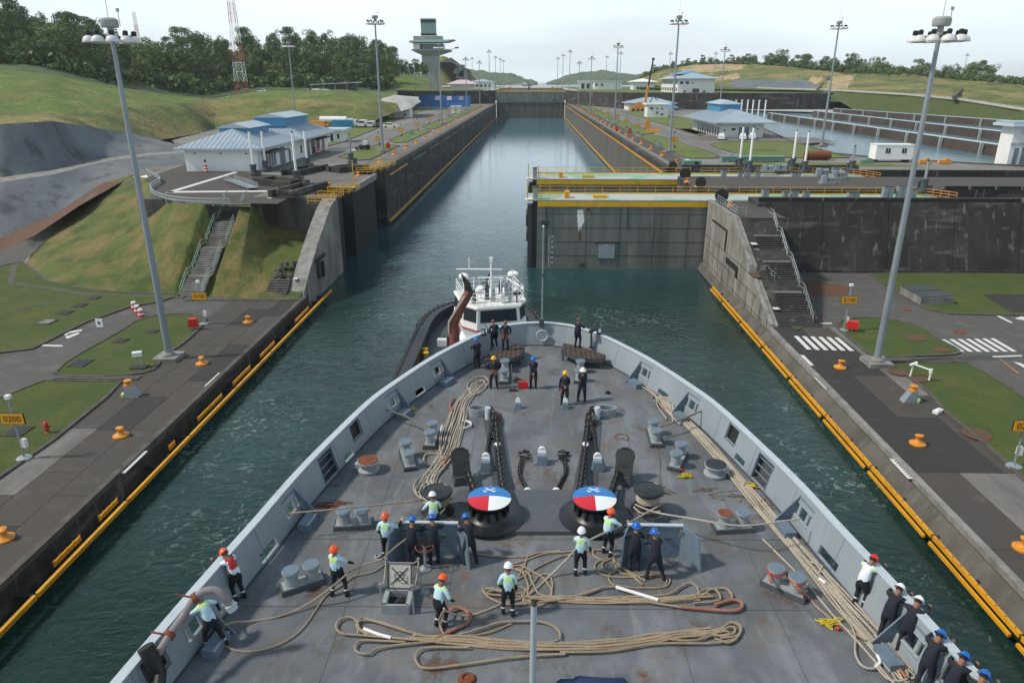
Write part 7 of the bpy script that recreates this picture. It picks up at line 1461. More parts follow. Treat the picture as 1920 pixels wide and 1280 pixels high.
bundle_rope([(1243, 752, .5), (1290, 797, .7), (1335, 842, .8), (1378, 893, .85), (1420, 945, .95), (1470, 1003, 1.0), (1525, 1068, 1.05), (1580, 1130, 1.1), (1635, 1190, 1.2), (1690, 1262, 1.3)], 9, .62, 8, 'mooring_rope', 'long flaked pale rope bundle lying along the right bulwark', 'rope_white', .034,
    [[(1185, 714), (1196, 722), (1208, 718), (1200, 710), (1186, 712)], [(1200, 722), (1215, 732), (1228, 742), (1240, 760), (1275, 795)], [(1205, 720), (1222, 734), (1236, 748), (1262, 780)], [(1222, 744), (1228, 738), (1238, 740), (1240, 748), (1228, 752)], [(1250, 785), (1232, 758), (1238, 746), (1252, 748), (1258, 768), (1262, 790)], [(1262, 780), (1240, 754), (1246, 744), (1260, 752), (1263, 775)], [(1520, 1070), (1560, 1120), (1600, 1180), (1604, 1225), (1618, 1248), (1640, 1252), (1650, 1238), (1630, 1205), (1590, 1160)], [(1640, 1190), (1680, 1232), (1702, 1262), (1694, 1275), (1665, 1272), (1640, 1245)], [(1510, 1050), (1536, 1058), (1541, 1062), (1534, 1078)], [(1430, 1010), (1500, 1080), (1560, 1150), (1620, 1215), (1680, 1285)]],
    [('whipping', 'sleeve', [(1536, 1084), (1548, 1093)], .05), ('whipping', 'sleeve', [(1642, 1250), (1650, 1240), (1645, 1228)], .045), ('chafe_guard', 'rope_red', [(1650, 1212), (1675, 1240), (1700, 1270)], .055)])
bundle_rope([(790, 1199, .8), (870, 1204), (960, 1211), (1060, 1214), (1150, 1210), (1220, 1200), (1275, 1192, .9), (1335, 1188, .8)], 9, .34, 4, 'mooring_rope', 'flaked pale rope bundle nearest the camera with loops at both ends', 'rope', .036,
    [[(800, 1196), (740, 1195), (690, 1186), (668, 1172), (680, 1162), (705, 1165), (760, 1182), (830, 1200)], [(790, 1200), (720, 1194), (676, 1190), (640, 1186), (630, 1172), (642, 1158), (662, 1158), (672, 1172), (670, 1188)], [(830, 1200), (720, 1212), (690, 1225), (668, 1220), (668, 1206), (684, 1200), (760, 1203)], [(760, 1180), (700, 1162), (676, 1158), (670, 1176), (690, 1190)],
     [(1320, 1190), (1352, 1180), (1366, 1168), (1382, 1168), (1390, 1178), (1380, 1192), (1350, 1196)], [(1320, 1186), (1355, 1176), (1370, 1166), (1388, 1174), (1384, 1192), (1366, 1204), (1340, 1196)], [(1240, 1196), (1300, 1200), (1345, 1186), (1372, 1174), (1378, 1184), (1362, 1192), (1335, 1190)], [(1060, 1225), (960, 1232), (860, 1246), (800, 1252), (782, 1242), (780, 1226), (800, 1214), (880, 1213)], [(980, 1206), (1040, 1202), (1050, 1186), (1030, 1170), (1000, 1164), (940, 1166), (900, 1178), (860, 1190)], [(1050, 1222), (1140, 1220), (1230, 1206), (1330, 1205), (1380, 1198)]],
    [('splice_sleeve', 'sleeve', [(682, 1178), (708, 1188), (733, 1195)], .052)])
bundle_rope([(1010, 1124, .8), (1060, 1126), (1130, 1128), (1200, 1129), (1265, 1126), (1310, 1122, 1.2)], 6, .22, 9, 'mooring_rope', 'flaked rope bundle across the middle with wide loops at the right', 'rope', .036,
    [[(1060, 1122), (1180, 1118), (1250, 1114), (1275, 1100), (1294, 1092), (1308, 1102), (1306, 1114), (1280, 1120), (1210, 1122)], [(1180, 1122), (1290, 1120), (1318, 1106), (1340, 1104), (1350, 1116), (1345, 1126), (1300, 1130)], [(1180, 1126), (1300, 1122), (1330, 1106), (1358, 1102), (1372, 1114), (1370, 1126)], [(1160, 1118), (1240, 1132), (1280, 1138)], [(1010, 1120), (920, 1114), (908, 1108), (916, 1104), (940, 1108)], [(1000, 1130), (950, 1132), (918, 1120), (912, 1112), (930, 1106), (960, 1116)], [(1010, 1128), (1060, 1122), (1105, 1108), (1130, 1100), (1155, 1099)], [(1000, 1120), (1070, 1117), (1100, 1112), (1130, 1100)]],
    [('splice_sleeve', 'sleeve', [(1155, 1100, .1), (1195, 1112, .1), (1234, 1124, .1)], .055), ('chafe_guard', 'rope_red', [(1276, 1137), (1330, 1142), (1375, 1144), (1391, 1137), (1388, 1127), (1370, 1124), (1340, 1133)], .052)])
rope([[(908, 1112), (905, 1104), (922, 1102), (948, 1108)], [(960, 1065), (978, 1070), (990, 1098), (980, 1120), (1000, 1130)], [(950, 1060), (985, 1050), (1020, 1038), (1060, 1034), (1130, 1030)], [(960, 1090), (985, 1078), (1010, 1062), (1050, 1044), (1080, 1038)], [(946, 1080), (952, 1065), (975, 1060), (1000, 1072), (1020, 1085), (1035, 1110), (1020, 1132), (995, 1128), (990, 1105), (1005, 1085)], [(1002, 1090), (1012, 1078), (1030, 1078), (1036, 1100), (1026, 1125), (1010, 1136), (985, 1130), (978, 1112)], [(880, 1036), (930, 1042), (985, 1043), (1010, 1036), (1050, 1032)], [(990, 1040), (982, 1062), (970, 1085), (962, 1092)], [(966, 1068), (990, 1074), (1000, 1095), (1015, 1115), (1060, 1118)], [(968, 1098), (985, 1104), (975, 1112), (958, 1110)], [(1000, 1102), (985, 1124), (970, 1135)]],
     'mooring_rope', 'tangled rope loops on the deck beside the white helmeted worker, centre', 'rope', .036, group='mooring ropes flaked on the deck')
rope([[(1150, 1033), (1118, 1030), (1112, 1038), (1124, 1048), (1140, 1046)], [(1150, 1042), (1158, 1056), (1195, 1080), (1210, 1088)], [(1140, 1050), (1122, 1052), (1115, 1064), (1128, 1076), (1160, 1082), (1200, 1080)], [(1150, 1044), (1130, 1056), (1134, 1070), (1150, 1072), (1158, 1062)], [(1158, 1064), (1142, 1078), (1148, 1094), (1175, 1100), (1220, 1102), (1250, 1098), (1256, 1086), (1245, 1082)], [(1148, 1042), (1160, 1070), (1190, 1078), (1235, 1078), (1250, 1088), (1246, 1098)], [(1155, 1056), (1180, 1074), (1205, 1096)]],
     'mooring_rope', 'tangled rope loops lying between the two workers by the right shield', 'rope', .036, group='mooring ropes flaked on the deck')
rope([[(788, 938, .6), (720, 945, .75), (640, 953, .95), (541, 962, 1.0)], [(822, 940, .6), (835, 950, .55), (826, 962, .6)], [(805, 965, .7), (790, 985, .9), (778, 998, 1.0), (745, 1022, 1.05), (716, 1048, .9)]], 'hauling_line', 'taut pale line from the left fairlead round the left capstan', 'rope', .030)
rope([[(716, 1048, .9), (680, 1060, .85), (655, 1072, .85)], [(655, 1072, .85), (615, 1105, .5), (580, 1130, .15), (530, 1153, .02), (480, 1163, 0), (440, 1166, .25), (424, 1170, .7)], [(424, 1170, .7), (414, 1188, .2), (418, 1205, .02), (440, 1218, 0), (480, 1220, 0), (530, 1205, 0), (570, 1175, 0), (610, 1118, 0), (640, 1098, 0), (665, 1080, 0), (700, 1072, 0), (722, 1058, 0)]], 'hauling_line', 'line pulled by orange helmeted workers to the man at the left rail', 'rope', .030)
rope([[(1190, 945, .62), (1230, 960, .6), (1300, 972, .95), (1375, 984, 1.1), (1430, 982, 1.1), (1500, 972, 1.0)], [(1240, 945, .6), (1210, 962, .6), (1175, 982, .85), (1130, 1000, 1.05), (1085, 1022, 1.05)], [(1188, 950, .55), (1205, 962, .5), (1238, 958, .5)]], 'hauling_line', 'taut pale line from the right fairlead round the right capstan', 'rope_white', .032)
rope([[(1085, 1022, 1.05), (1065, 1045, .6), (1030, 1080, .05), (990, 1115, .02), (940, 1132, 0), (900, 1148, 0), (868, 1154, 0), (840, 1146, .5), (832, 1140, .85)]], 'hauling_line', 'pale slack line from the right capstan across the tangle to the worker', 'rope_white', .032)
rope([[(832, 1145, .8), (824, 1165, .2), (836, 1190, 0), (870, 1192, 0), (920, 1185, 0), (960, 1168, 0)], [(838, 1150, .2), (850, 1140, .1), (870, 1140), (882, 1152), (878, 1165), (855, 1176), (830, 1190), (800, 1200)]], 'mooring_rope', 'reddish rope eye by the crouching orange helmeted worker', 'rope', .034, parts=[('chafe_guard', 'rope_red', [(838, 1143, .1), (860, 1138, .1), (880, 1150, .08), (878, 1166, .05), (850, 1180, .05), (815, 1198, .05)], .052)], group='mooring ropes flaked on the deck')
rope([[(724, 768, .65), (760, 780, .6), (806, 805, .5)]], 'stub_line', 'short taut line from left forward fairlead to bitts', 'rope_old', .04); rope([[(1320, 768, .65), (1280, 785, .6), (1230, 803, .5)]], 'stub_line', 'short dark taut line from right forward fairlead to bitts', 'rope_old', .04)
rope([[(1448, 1092, .5), (1444, 1075, .35), (1454, 1062, .1), (1468, 1066, .1), (1478, 1082, .35), (1492, 1096, .6)], [(1492, 1096, .6), (1515, 1118, .1), (1535, 1140, .02), (1570, 1168, .0), (1600, 1185, .05), (1625, 1200, .1)]], 'mooring_rope', 'reddish covered rope laid over the red topped right bitts', 'rope', .036, parts=[('chafe_guard', 'rope_red', [(1446, 1090, .55), (1444, 1075, .4), (1454, 1062, .2), (1470, 1066, .2), (1482, 1086, .5), (1496, 1102, .5), (1516, 1119, .15)], .055)], group='mooring ropes flaked on the deck')
rope([[(1229, 838, 0), (1236, 860, 0), (1237, 885, 0), (1236, 920, 0)]], 'thin_line', 'thin brown line trailing aft from the right bitts', 'rope_old', .018)
rope([[(1276, 992, 1.2), (1273, 1020, .5), (1271, 1045, .02), (1258, 1058, 0), (1252, 1056, 0)], [(1278, 994, 1.2), (1279, 1020, .5), (1280, 1050, .0)]], 'thin_line', 'thin white lanyard hanging from the right shield', 'rope_white', .012)
def tangle(x, y, sx, sy, n, r, m, label, cat='rope pile', seed=1, hh=.2):
    rr = random.Random(seed); p = DP(x, y); pts = []
    for i in range(n): pts.append(p + Vector((rr.gauss(0, sx), rr.gauss(0, sy), r + abs(rr.gauss(0, hh)) * .5)))
    b = MB(); b.tube(cr_spline(pts, 4), r, 5); tag(b.build('rope_pile' if cat == 'rope pile' else 'buoy_line', m, smooth=60), label, cat)
tangle(1240, 922, .22, .16, 30, .025, 'rope_old', 'brown rope pile behind the right capstan', seed=2); tangle(851, 940, .18, .14, 26, .025, 'rope_old', 'brown tangled rope between left capstan and left windlass', seed=3)
tangle(1314, 918, .30, .12, 14, .012, 'rope_old', 'loose frayed rope ends right of the right capstan', seed=4, hh=.04); tangle(1382, 932, .45, .2, 26, .012, 'rope_old', 'wide tangle of frayed ends beside the right rope bundle', seed=5, hh=.05); tangle(1430, 952, .3, .2, 26, .014, 'rope_old', 'frayed tangle lying against the right rope bundle', seed=6, hh=.08)
tangle(620, 945, .5, .18, 30, .010, 'rust', 'thin rusty tangle by the left fairlead', seed=7, hh=.04); tangle(626, 910, .2, .1, 12, .010, 'rope_old', 'thin wire loop near the left door opening', seed=8, hh=.02)
for x, y, sd_, lb in [(1286, 893, 1, 'bright yellow line coil beside the right round bitts'), (1352, 812, 2, 'yellow line coil under the right fairlead'), (1408, 912, 3, 'yellow line coil on the right rope bundle'), (1553, 1166, 4, 'yellow line coil near the red buoy on the right deck'), (770, 768, 5, 'yellow and orange gear below the left forward fairlead'), (1665, 1195, 6, 'yellow coil between the white helmeted watchers')]:
    tangle(x, y, .14, .10, 34, .022, 'rope_yellow', lb, 'line coil', seed=20 + sd_, hh=.1)
for x, y, r, m, lb in [(1277, 884, .08, 'red_bright', 'small red float at the right bitts'), (1571, 1181, .07, 'red', 'small red float beside the yellow coil'), (758, 776, .09, 'crane_orange', 'small orange float at the left fairlead')]:
    b = MB(); b.ball((0, 0, r), r, 10, 7); o = b.build('float', m); o.location = DP(x, y); tag(o, lb, 'float')
t = empty('tool_box', DP(981, 727)); tag(t, 'red metal tool box on the deck by the blue helmeted sailor', 'tool box'); b = MB(); b.box((0, 0, .17), (.52, .28, .30)); b.build('body', 'red_bright', t); b = MB(); b.box((0, 0, .34), (.54, .30, .05)); b.build('lid', 'red', t); b = MB(); b.tube([(-.12, 0, .36), (-.1, 0, .43), (.1, 0, .43), (.12, 0, .36)], .015, 5); b.build('handle', 'dark', t)
t = empty('broom', DP(962, 733)); tag(t, 'push broom leaning on the forward left bitts', 'broom'); b = MB(); b.cyl((0, 0, .1), (-.1, .45, 1.35), .02, n=6); b.build('handle', 'bark', t); b = MB(); b.box((0, 0, .07), (.4, .14, .14)); b.build('head', 'wood_dark', t)
tangle(970, 712, .12, .15, 20, .02, 'rope_old', 'small coil of brown rope beside the broom', seed=31)
b = MB(); b.box((0, 0, .12), (1.9, .8, .22), .05, (.9, .7)); b.box((.2, .1, .26), (1.4, .4, .1), -.06, (.8, .7)); o = b.build('tarpaulin', 'tarp'); o.location = DP(1112, 1299); tag(o, 'folded navy blue tarpaulin at the bottom picture edge', 'tarpaulin')
# deck gun on the right bow rail and one at the left
for x, y, sg, lb in [(1108, 652, 1, 'black machine gun with shield on the right bow rail'), (921, 655, -1, 'black machine gun on the left bow rail')]:
    p = P(x, y, ZD + .62); t = empty('machine_gun', p); tag(t, lb, 'gun'); b = MB(); b.cyl((0, 0, .0), (0, .1, .95), .05, n=8); b.lathe([(.14, 0), (.14, .05), (.05, .1)], n=10); b.build('mount', 'black', t)
    b = MB(); b.box((.05 * sg, .1, 1.05), (.16, .6, .16), -.5 * sg); b.cyl((.15 * sg, .3, 1.1), (.55 * sg, 1.15, 1.3), .025, n=6); b.build('receiver', 'black', t); b = MB(); b.box((.45 * sg, .15, 1.0), (.25, .2, .38), .2); b.mi(1).box((.47 * sg, .03, 1.05), (.16, .04, .2), .2); b.build('ammunition_box', ['black', 'sleeve'], t)
# ================================================================== PEOPLE
PEOPLE = []
def ik(a, c, l1, l2, hint):
    a, c = Vector(a), Vector(c); d = c - a; L = d.length
    if L > (l1 + l2) * .995: c = a + d * ((l1 + l2) * .995 / L); d = c - a; L = d.length
    x = (l1 * l1 - l2 * l2 + L * L) / (2 * L); h = math.sqrt(max(0, l1 * l1 - x * x)); u = d.normalized(); hn = Vector(hint); hn = (hn - u * hn.dot(u)).normalized()
    return a + u * x + hn * h, c
def person(pos, rz, outfit, helmet, label, lean=0, roll=0, hl=(-.26, .06, .84), hr=(.26, .06, .84), fl=(-.13, 0), fr=(.13, .04), group=None, crouch=0, nod=0):
    deg = R(rz); vs, es, rad, seg = [], [], [], []
    def nd(p, r): vs.append(Vector(p)); rad.append(r * ((1.36 if outfit[:4] == 'navy' else 1.30) if r > .02 and len(rad) not in (3, 4, 5, 6, 7, 8) else 1.2 if r > .02 else 1.1)); return len(vs) - 1
    def bone(i, j, lab): es.append((i, j)); seg.append((vs[i], vs[j], lab))
    hz = .93 - crouch; pel = nd((0, 0, hz), .125); M_ = Matrix.Rotation(-R(lean), 3, 'X') @ Matrix.Rotation(R(roll), 3, 'Y'); o0 = Vector((0, 0, hz))
    def up(x, y, z): return o0 + M_ @ Vector((x, y, z - .93))
    belly = nd(up(0, .01, 1.10), .138); chest = nd(up(0, 0, 1.32), .148); nb = nd(up(0, -.01, 1.46), .062); nk = nd(up(0, .01, 1.53), .055)
    hd0 = nd(up(0, .02 + nod * .04, 1.60), .078); hd = nd(up(0, .03 + nod * .08, 1.67), .088); ht = nd(up(0, .02 + nod * .1, 1.73), .075)
    bone(pel, belly, 'hip'); bone(belly, chest, 'torso'); bone(chest, nb, 'torso'); bone(nb, nk, 'neck'); bone(nk, hd0, 'head'); bone(hd0, hd, 'head'); bone(hd, ht, 'head')
    ns_ = nd(up(0, .125 + nod * .08, 1.645), .014); bone(hd0, ns_, 'head')
    for s, tgt in ((-1, hl), (1, hr)):
        cl_ = nd(up(s * .10, -.01, 1.43), .082); sh = nd(up(s * .185, -.01, 1.41), .066); bone(chest, cl_, 'torso'); bone(cl_, sh, 'torso')
        el, ha = ik(vs[sh], tgt, .285, .26, (s * .7, -.3, -.9)); mid_ = nd((vs[sh] + el) / 2, .052); e1 = nd(el, .043); wr = nd(ha, .030); d = (ha - el).normalized()
        bone(sh, mid_, 'uparm'); bone(mid_, e1, 'uparm2'); bone(e1, wr, 'forearm'); pm = nd(ha + d * .055, .036); bone(wr, pm, 'hand'); sd_ = d.cross(Vector((0, 0, 1))); sd_ = sd_.normalized() if sd_.length > .1 else Vector((1, 0, 0))
        for f in range(4):
            a = nd(ha + d * .10 + sd_ * (f - 1.5) * .021, .0105); c = nd(ha + d * (.145 - .012 * abs(f - 1.4)) + sd_ * (f - 1.5) * .022 + Vector((0, 0, -.022)), .009); bone(pm, a, 'hand'); bone(a, c, 'hand')
        a = nd(ha + d * .05 - sd_ * s * -.045 + Vector((0, 0, .005)), .012); c = nd(ha + d * .085 - sd_ * s * -.05 + Vector((0, 0, -.01)), .010); bone(pm, a, 'hand'); bone(a, c, 'hand')
    for s, ft in ((-1, fl), (1, fr)):
        hp_ = nd((s * .09, 0, hz - .06), .098); bone(pel, hp_, 'hip'); kn, an = ik(vs[hp_], (ft[0], ft[1], .09), .42, .41, (s * .15, 1, 0)); th = nd(vs[hp_].lerp(kn, .5), .088); k1 = nd(kn, .060); ca = nd(kn.lerp(an, .35), .056); an_ = nd(an, .046)
        bone(hp_, th, 'thigh'); bone(th, k1, 'thigh'); bone(k1, ca, 'calf'); bone(ca, an_, 'shin'); he = nd((an.x, an.y - .03, .045), .044); to = nd((an.x + s * .03, an.y + .16, .042), .038); bone(an_, he, 'foot'); bone(he, to, 'foot')
    me = bpy.data.meshes.new('person'); me.from_pydata([tuple(v) for v in vs], es, []); bm = bmesh.new(); bm.from_mesh(me); sk_ = bm.verts.layers.skin.verify()
    for i, v in enumerate(bm.verts): v[sk_].radius = (rad[i], rad[i]); v[sk_].use_root = (i == 0)
    bm.to_mesh(me); bm.free(); o = bpy.data.objects.new('person', me); COL.objects.link(o); m1 = o.modifiers.new('s', 'SKIN'); m1.use_smooth_shade = True; m2 = o.modifiers.new('u', 'SUBSURF'); m2.levels = 1; m2.render_levels = 1
    o.location = pos; o.rotation_euler = (0, 0, deg); tag(o, label, 'person', group); PEOPLE.append((o, seg, outfit))
    if helmet:
        Rm = (M_ @ Matrix.Rotation(-R(nod * 30), 3, 'X')); c = up(0, .02 + nod * .1, 1.69); hb = MB()
        if helmet == 'cap_brown': hb.ball(c, .108, 14, 6, (1, 1.1, .95), -.1, Rm); hb.ball(c + Rm @ Vector((0, .1, 0)), .07, 10, 3, (1, 1, .25), -.5, Rm)
        else:
            hb.ball(c, .142, 18, 7, (.95, 1.12, 1.02), -.05, Rm); n = 18; br = 1.28 if helmet in ('helmet_white', 'helmet_blue') and outfit != 'crew' else 1.08
            q = [c + Rm @ Vector((.142 * .93 * k * math.cos(2 * PI * i / n), .142 * (1.1 * k + (.12 if math.sin(2 * PI * i / n) > .5 else 0)) * math.sin(2 * PI * i / n), dz)) for k, dz in ((1, .012), (br, -.006), (br, -.014), (1, -.012)) for i in range(n)]
            hb.add(q, [(j * n + i, j * n + (i + 1) % n, (j + 1) * n + (i + 1) % n, (j + 1) * n + i) for j in range(3) for i in range(n)])
            hb.tube([c + Rm @ Vector((0, .15 * math.cos(a), .150 * math.sin(a))) for a in [PI * i / 10 for i in range(11)]], .014, 4)
        hb.build('helmet' if helmet != 'cap_brown' else 'cap', helmet, o)
        hb = MB(); hb.ball(up(0, .005, 1.655), .095, 12, 6, (.97, 1.0, .95), -.2, Rm); hb.build('hair', 'hair', o)
    for s in (-1, 1):
        hb = MB(); hb.ball(up(s * .035, .105 + nod * .08, 1.67), .013, 6, 4); hb.build('eye', 'dark', o)
    return o
def near(x, y, px_, py_, z=ZD): return P(px_, py_, z)
CR = dict(crew=['shirt_blue', 'trousers', 'skin', 'boot', 'hivis', 'reflect', 'glove', 'trousers'], lifevest=['shirt_white', 'trousers', 'skin', 'boot', 'vest_red', 'reflect', 'skin', 'trousers'], pilot=['shirt_white', 'trousers', 'skin', 'boot', 'hivis', 'reflect', 'skin', 'trousers'], navy=['coverall', 'coverall', 'skin', 'boot', 'coverall', 'coverall', 'skin', 'coverall'], navy_belt=['coverall', 'coverall', 'skin', 'boot', 'coverall', 'coverall', 'skin', 'coverall'])
G1 = 'canal deckhands in light blue shirts'; G2 = 'sailors in dark coveralls'
LOOKOVER = dict(hl=(-.24, .70, 1.32), hr=(.24, .70, 1.32), lean=28, nod=.8)
person(P(404, 1212, ZD), 62, 'crew', 'helmet_white', 'deckhand in light blue shirt and white helmet reaching to the grey hose', lean=34, hl=(-.15, .70, 1.25), hr=(.40, .10, .95), fl=(-.15, .15), fr=(.2, -.25), group=G1, nod=.5)
person(P(449, 1122, ZD), 58, 'lifevest', 'helmet_orange', 'deckhand in red life vest leaning over the left bulwark', group=G1, fl=(-.14, -.05), fr=(.12, -.12), **LOOKOVER)
person(P(636, 1112, ZD), -18, 'crew', 'helmet_orange', 'orange helmeted deckhand bracing one leg and hauling a line, left', lean=-4, hl=(.05, .42, 1.02), hr=(.42, .30, 1.05), fl=(-.15, -.2), fr=(.30, -.05), group=G1)
person(P(727, 1048, ZD), -6, 'crew', 'helmet_orange', 'orange helmeted deckhand with right arm raised beside the left shield', lean=2, hl=(-.22, .12, .92), hr=(.46, .30, 1.38), fl=(-.15, 0), fr=(.17, .0), group=G1)
person(P(815, 1010, ZD), 12, 'crew', 'helmet_white', 'white helmeted deckhand tending the left capstan', lean=14, hl=(-.28, .35, 1.25), hr=(.12, .42, 1.1), group=G1, nod=.3)
person(P(824, 1176, ZD), -28, 'crew', 'helmet_orange', 'orange helmeted deckhand holding the reddish rope eye', lean=16, hl=(.0, .42, .95), hr=(.36, .28, .92), fl=(-.12, .0), fr=(.12, .05), group=G1, nod=.5, crouch=.05)
person(P(953, 1152, ZD), 0, 'crew', 'helmet_white', 'white helmeted deckhand standing with his back to us amid the ropes, centre', lean=4, hl=(-.2, .12, .92), hr=(.24, .1, .86), fl=(-.16, .02), fr=(.13, -.08), group=G1, nod=.5)
person(P(1087, 1078, ZD), -8, 'crew', 'helmet_white', 'white helmeted deckhand passing line beside the right shield', lean=2, hl=(-.05, .38, 1.1), hr=(.32, .16, .88), fl=(-.14, -.05), fr=(.16, .04), group=G1)
person(P(1137, 1041, ZD), -38, 'crew', 'helmet_orange', 'orange helmeted deckhand stretching out an arm with the line by the right windlass', lean=10, hl=(-.1, .5, 1.15), hr=(.42, .48, 1.28), fl=(-.16, .05), fr=(.16, -.05), group=G1)
person(P(774, 1060, ZD), -8, 'navy', 'helmet_blue', 'leftmost blue helmeted sailor leaning on the left shield', lean=14, hl=(-.28, .52, 1.22), hr=(.24, .54, 1.22), group=G2, nod=.4)
person(P(815, 1058, ZD), 12, 'navy', 'helmet_blue', 'middle blue helmeted sailor leaning over the left shield', lean=22, hl=(-.22, .62, 1.22), hr=(.34, .62, 1.2), group=G2, nod=.4)
person(P(882, 1056, ZD), 24, 'navy', 'helmet_blue', 'blue helmeted sailor bending at the right wing of the left shield', lean=26, hl=(-.2, .62, 1.15), hr=(.14, .62, 1.12), fl=(-.2, .0), fr=(.2, -.1), group=G2, nod=.4)
person(P(1188, 1070, ZD), -6, 'navy', 'helmet_blue', 'blue helmeted sailor standing close to the right shield', lean=8, hl=(-.26, .42, 1.0), hr=(.24, .44, 1.05), group=G2)
person(P(1226, 1086, ZD), 10, 'navy', 'helmet_blue', 'blue helmeted sailor with legs apart behind the right shield', lean=20, hl=(-.14, .58, 1.0), hr=(.3, .55, .95), fl=(-.22, .05), fr=(.30, -.1), group=G2)
person(P(1608, 1136, ZD), -52, 'pilot', 'helmet_red', 'man in white shirt and red helmet looking over the right bulwark', group='watchers at the right bulwark', **LOOKOVER)
person(P(1657, 1196, ZD), -48, 'navy_belt', 'helmet_white', 'sailor in white helmet, upper one of two at the right bulwark', group='watchers at the right bulwark', fl=(-.12, -.08), fr=(.12, -.05), **LOOKOVER)
person(P(1692, 1222, ZD), -45, 'navy_belt', 'helmet_white', 'sailor in white helmet, lower one of two at the right bulwark', group='watchers at the right bulwark', fl=(-.12, -.08), fr=(.12, -.05), **LOOKOVER)
person(P(1728, 1290, ZD), -50, 'navy', 'helmet_blue', 'first of three blue helmeted sailors at the right bulwark near the bottom edge', group='watchers at the right bulwark', fl=(-.12, -.12), fr=(.12, -.1), **LOOKOVER)
person(P(1770, 1335, ZD), -50, 'navy', 'helmet_blue', 'second of three blue helmeted sailors at the right bulwark near the bottom edge', group='watchers at the right bulwark', **LOOKOVER)
person(P(1806, 1372, ZD), -50, 'navy', 'helmet_blue', 'third of three blue helmeted sailors cut by the bottom picture edge', group='watchers at the right bulwark', **LOOKOVER)
person(P(926, 727, ZD), 178, 'navy', 'helmet_yellow', 'sailor in orange yellow helmet with hands on hips beside forward left bitts', hl=(-.20, .02, 1.02), hr=(.20, .02, 1.02), fl=(-.18, 0), fr=(.16, .0), group=G2)
person(P(1000, 727, ZD), 175, 'navy', 'helmet_blue', 'blue helmeted sailor with hands clasped beside the red tool box', hl=(-.04, .26, .92), hr=(.04, .26, .92), group=G2, nod=.3)
person(P(1058, 757, ZD), 180, 'navy', 'helmet_yellow', 'sailor in yellow helmet standing in the middle of the foredeck', hl=(-.06, .24, 1.05), hr=(.26, .06, .86), group=G2)
person(P(1091, 751, ZD), 172, 'navy', 'helmet_white', 'sailor in white helmet with hand at chin', hl=(.08, .22, 1.2), hr=(.02, .22, 1.46), fl=(-.15, 0), fr=(.2, .02), group=G2)
person(P(1082, 651, ZD + .64), -30, 'navy', 'cap_brown', 'gunner in brown helmet at the right bow machine gun', hl=(.0, .42, 1.2), hr=(.28, .42, 1.25), lean=6, group=G2)
person(P(948, 655, ZD + .64), 175, 'navy', 'cap_brown', 'sailor in brown helmet on the left bow platform facing aft', hl=(-.24, .1, .95), hr=(.24, .1, .95), group=G2)
person(P(929, 651, ZD + .64), 30, 'navy', 'cap_brown', 'sailor crouching behind the left bow machine gun', lean=20, crouch=.12, hl=(-.1, .4, 1.15), hr=(.2, .4, 1.15), group=G2)
person(P(896, 690, ZD), 40, 'navy', 'helmet_blue', 'sailor in blue helmet standing at the left bow bulwark', lean=8, hl=(-.2, .35, 1.3), hr=(.2, .35, 1.3), group=G2)
dg = bpy.context.evaluated_depsgraph_get(); dg.update()
LAB = dict(hip=1, torso=0, neck=2, head=2, uparm=0, uparm2=0, forearm=7, hand=6, thigh=1, calf=1, shin=1, foot=3)
for o, seg, outfit in PEOPLE:
    ev = o.evaluated_get(dg); me = bpy.data.meshes.new_from_object(ev); me.name = 'person'; old = o.data; o.modifiers.clear(); o.data = me; bpy.data.meshes.remove(old); me.materials.clear()
    for m in CR[outfit]: me.materials.append(MATS[m])
    for p in me.polygons:
        c = p.center; best = None
        for a, q, lab in seg:
            d = q - a; t_ = max(0, min(1, (c - a).dot(d) / max(1e-9, d.length_squared))); dist = (a + d * t_ - c).length
            if best is None or dist < best[0]: best = (dist, lab, t_)
        k = LAB[best[1]]
        if outfit in ('crew', 'pilot', 'lifevest'):
            if best[1] == 'torso' and 1.36 < c.z < 1.42 and outfit != 'lifevest': k = 4
            if best[1] == 'uparm2' and best[2] > .7: k = 4
            if best[1] == 'shin' and .35 < best[2] < .55: k = 5
            if outfit == 'lifevest' and best[1] == 'torso' and abs(c.x) < .125: k = 4
            if best[1] == 'hip' and c.z > 1.03: k = 0
            if best[1] == 'calf' and False: k = 1
        p.material_index = k; p.use_smooth = True
# ================================================================== TUG
mat_t = dict(hull='black', deck='deck_grey')
tg = empty('tugboat', (-5.2, 62, 0)); tag(tg, 'white and brown tug with black fendered hull working ahead of the left bow', 'tugboat')
def outline(w_, y0, y1, k=1.0, n=12):
    pts = [(w_ * k, y0)]
    for i in range(n + 1): a = PI / 2 * i / n; pts.append((w_ * k * math.cos(a) ** .75 if i < n else 0, y1 - 9 + 9 * k * math.sin(a)))
    return pts + [(-x, y) for x, y in pts[::-1][1:]]
b = MB(); ou = outline(6.1, -9, 16.2); inn = outline(5.5, -9, 16.2, .94); n = len(ou)
b.add([(x, y, z) for z in (-1.5, 2.9) for x, y in ou], [(i, (i + 1) % n, n + (i + 1) % n, n + i) for i in range(n)]); b.add([(x, y, 2.9) for x, y in ou] + [(x, y, 2.9) for x, y in inn] + [(x, y, 1.7) for x, y in inn], [(j * n + i, j * n + (i + 1) % n, (j + 1) * n + (i + 1) % n, (j + 1) * n + i) for j in range(2) for i in range(n)]); b.build('hull', 'tug_hull', tg, smooth=50)
b = MB(); b.add([(x, y, 1.72) for x, y in inn], [tuple(range(n - 1, -1, -1))]); b.build('deck', 'fitting_dark', tg, smooth=None)
b = MB(); b.tube([(x * 1.03, y + .1, 2.55) for x, y in ou], .38, 8, caps=False); b.build('fender', 'rubber', tg)
b = MB()
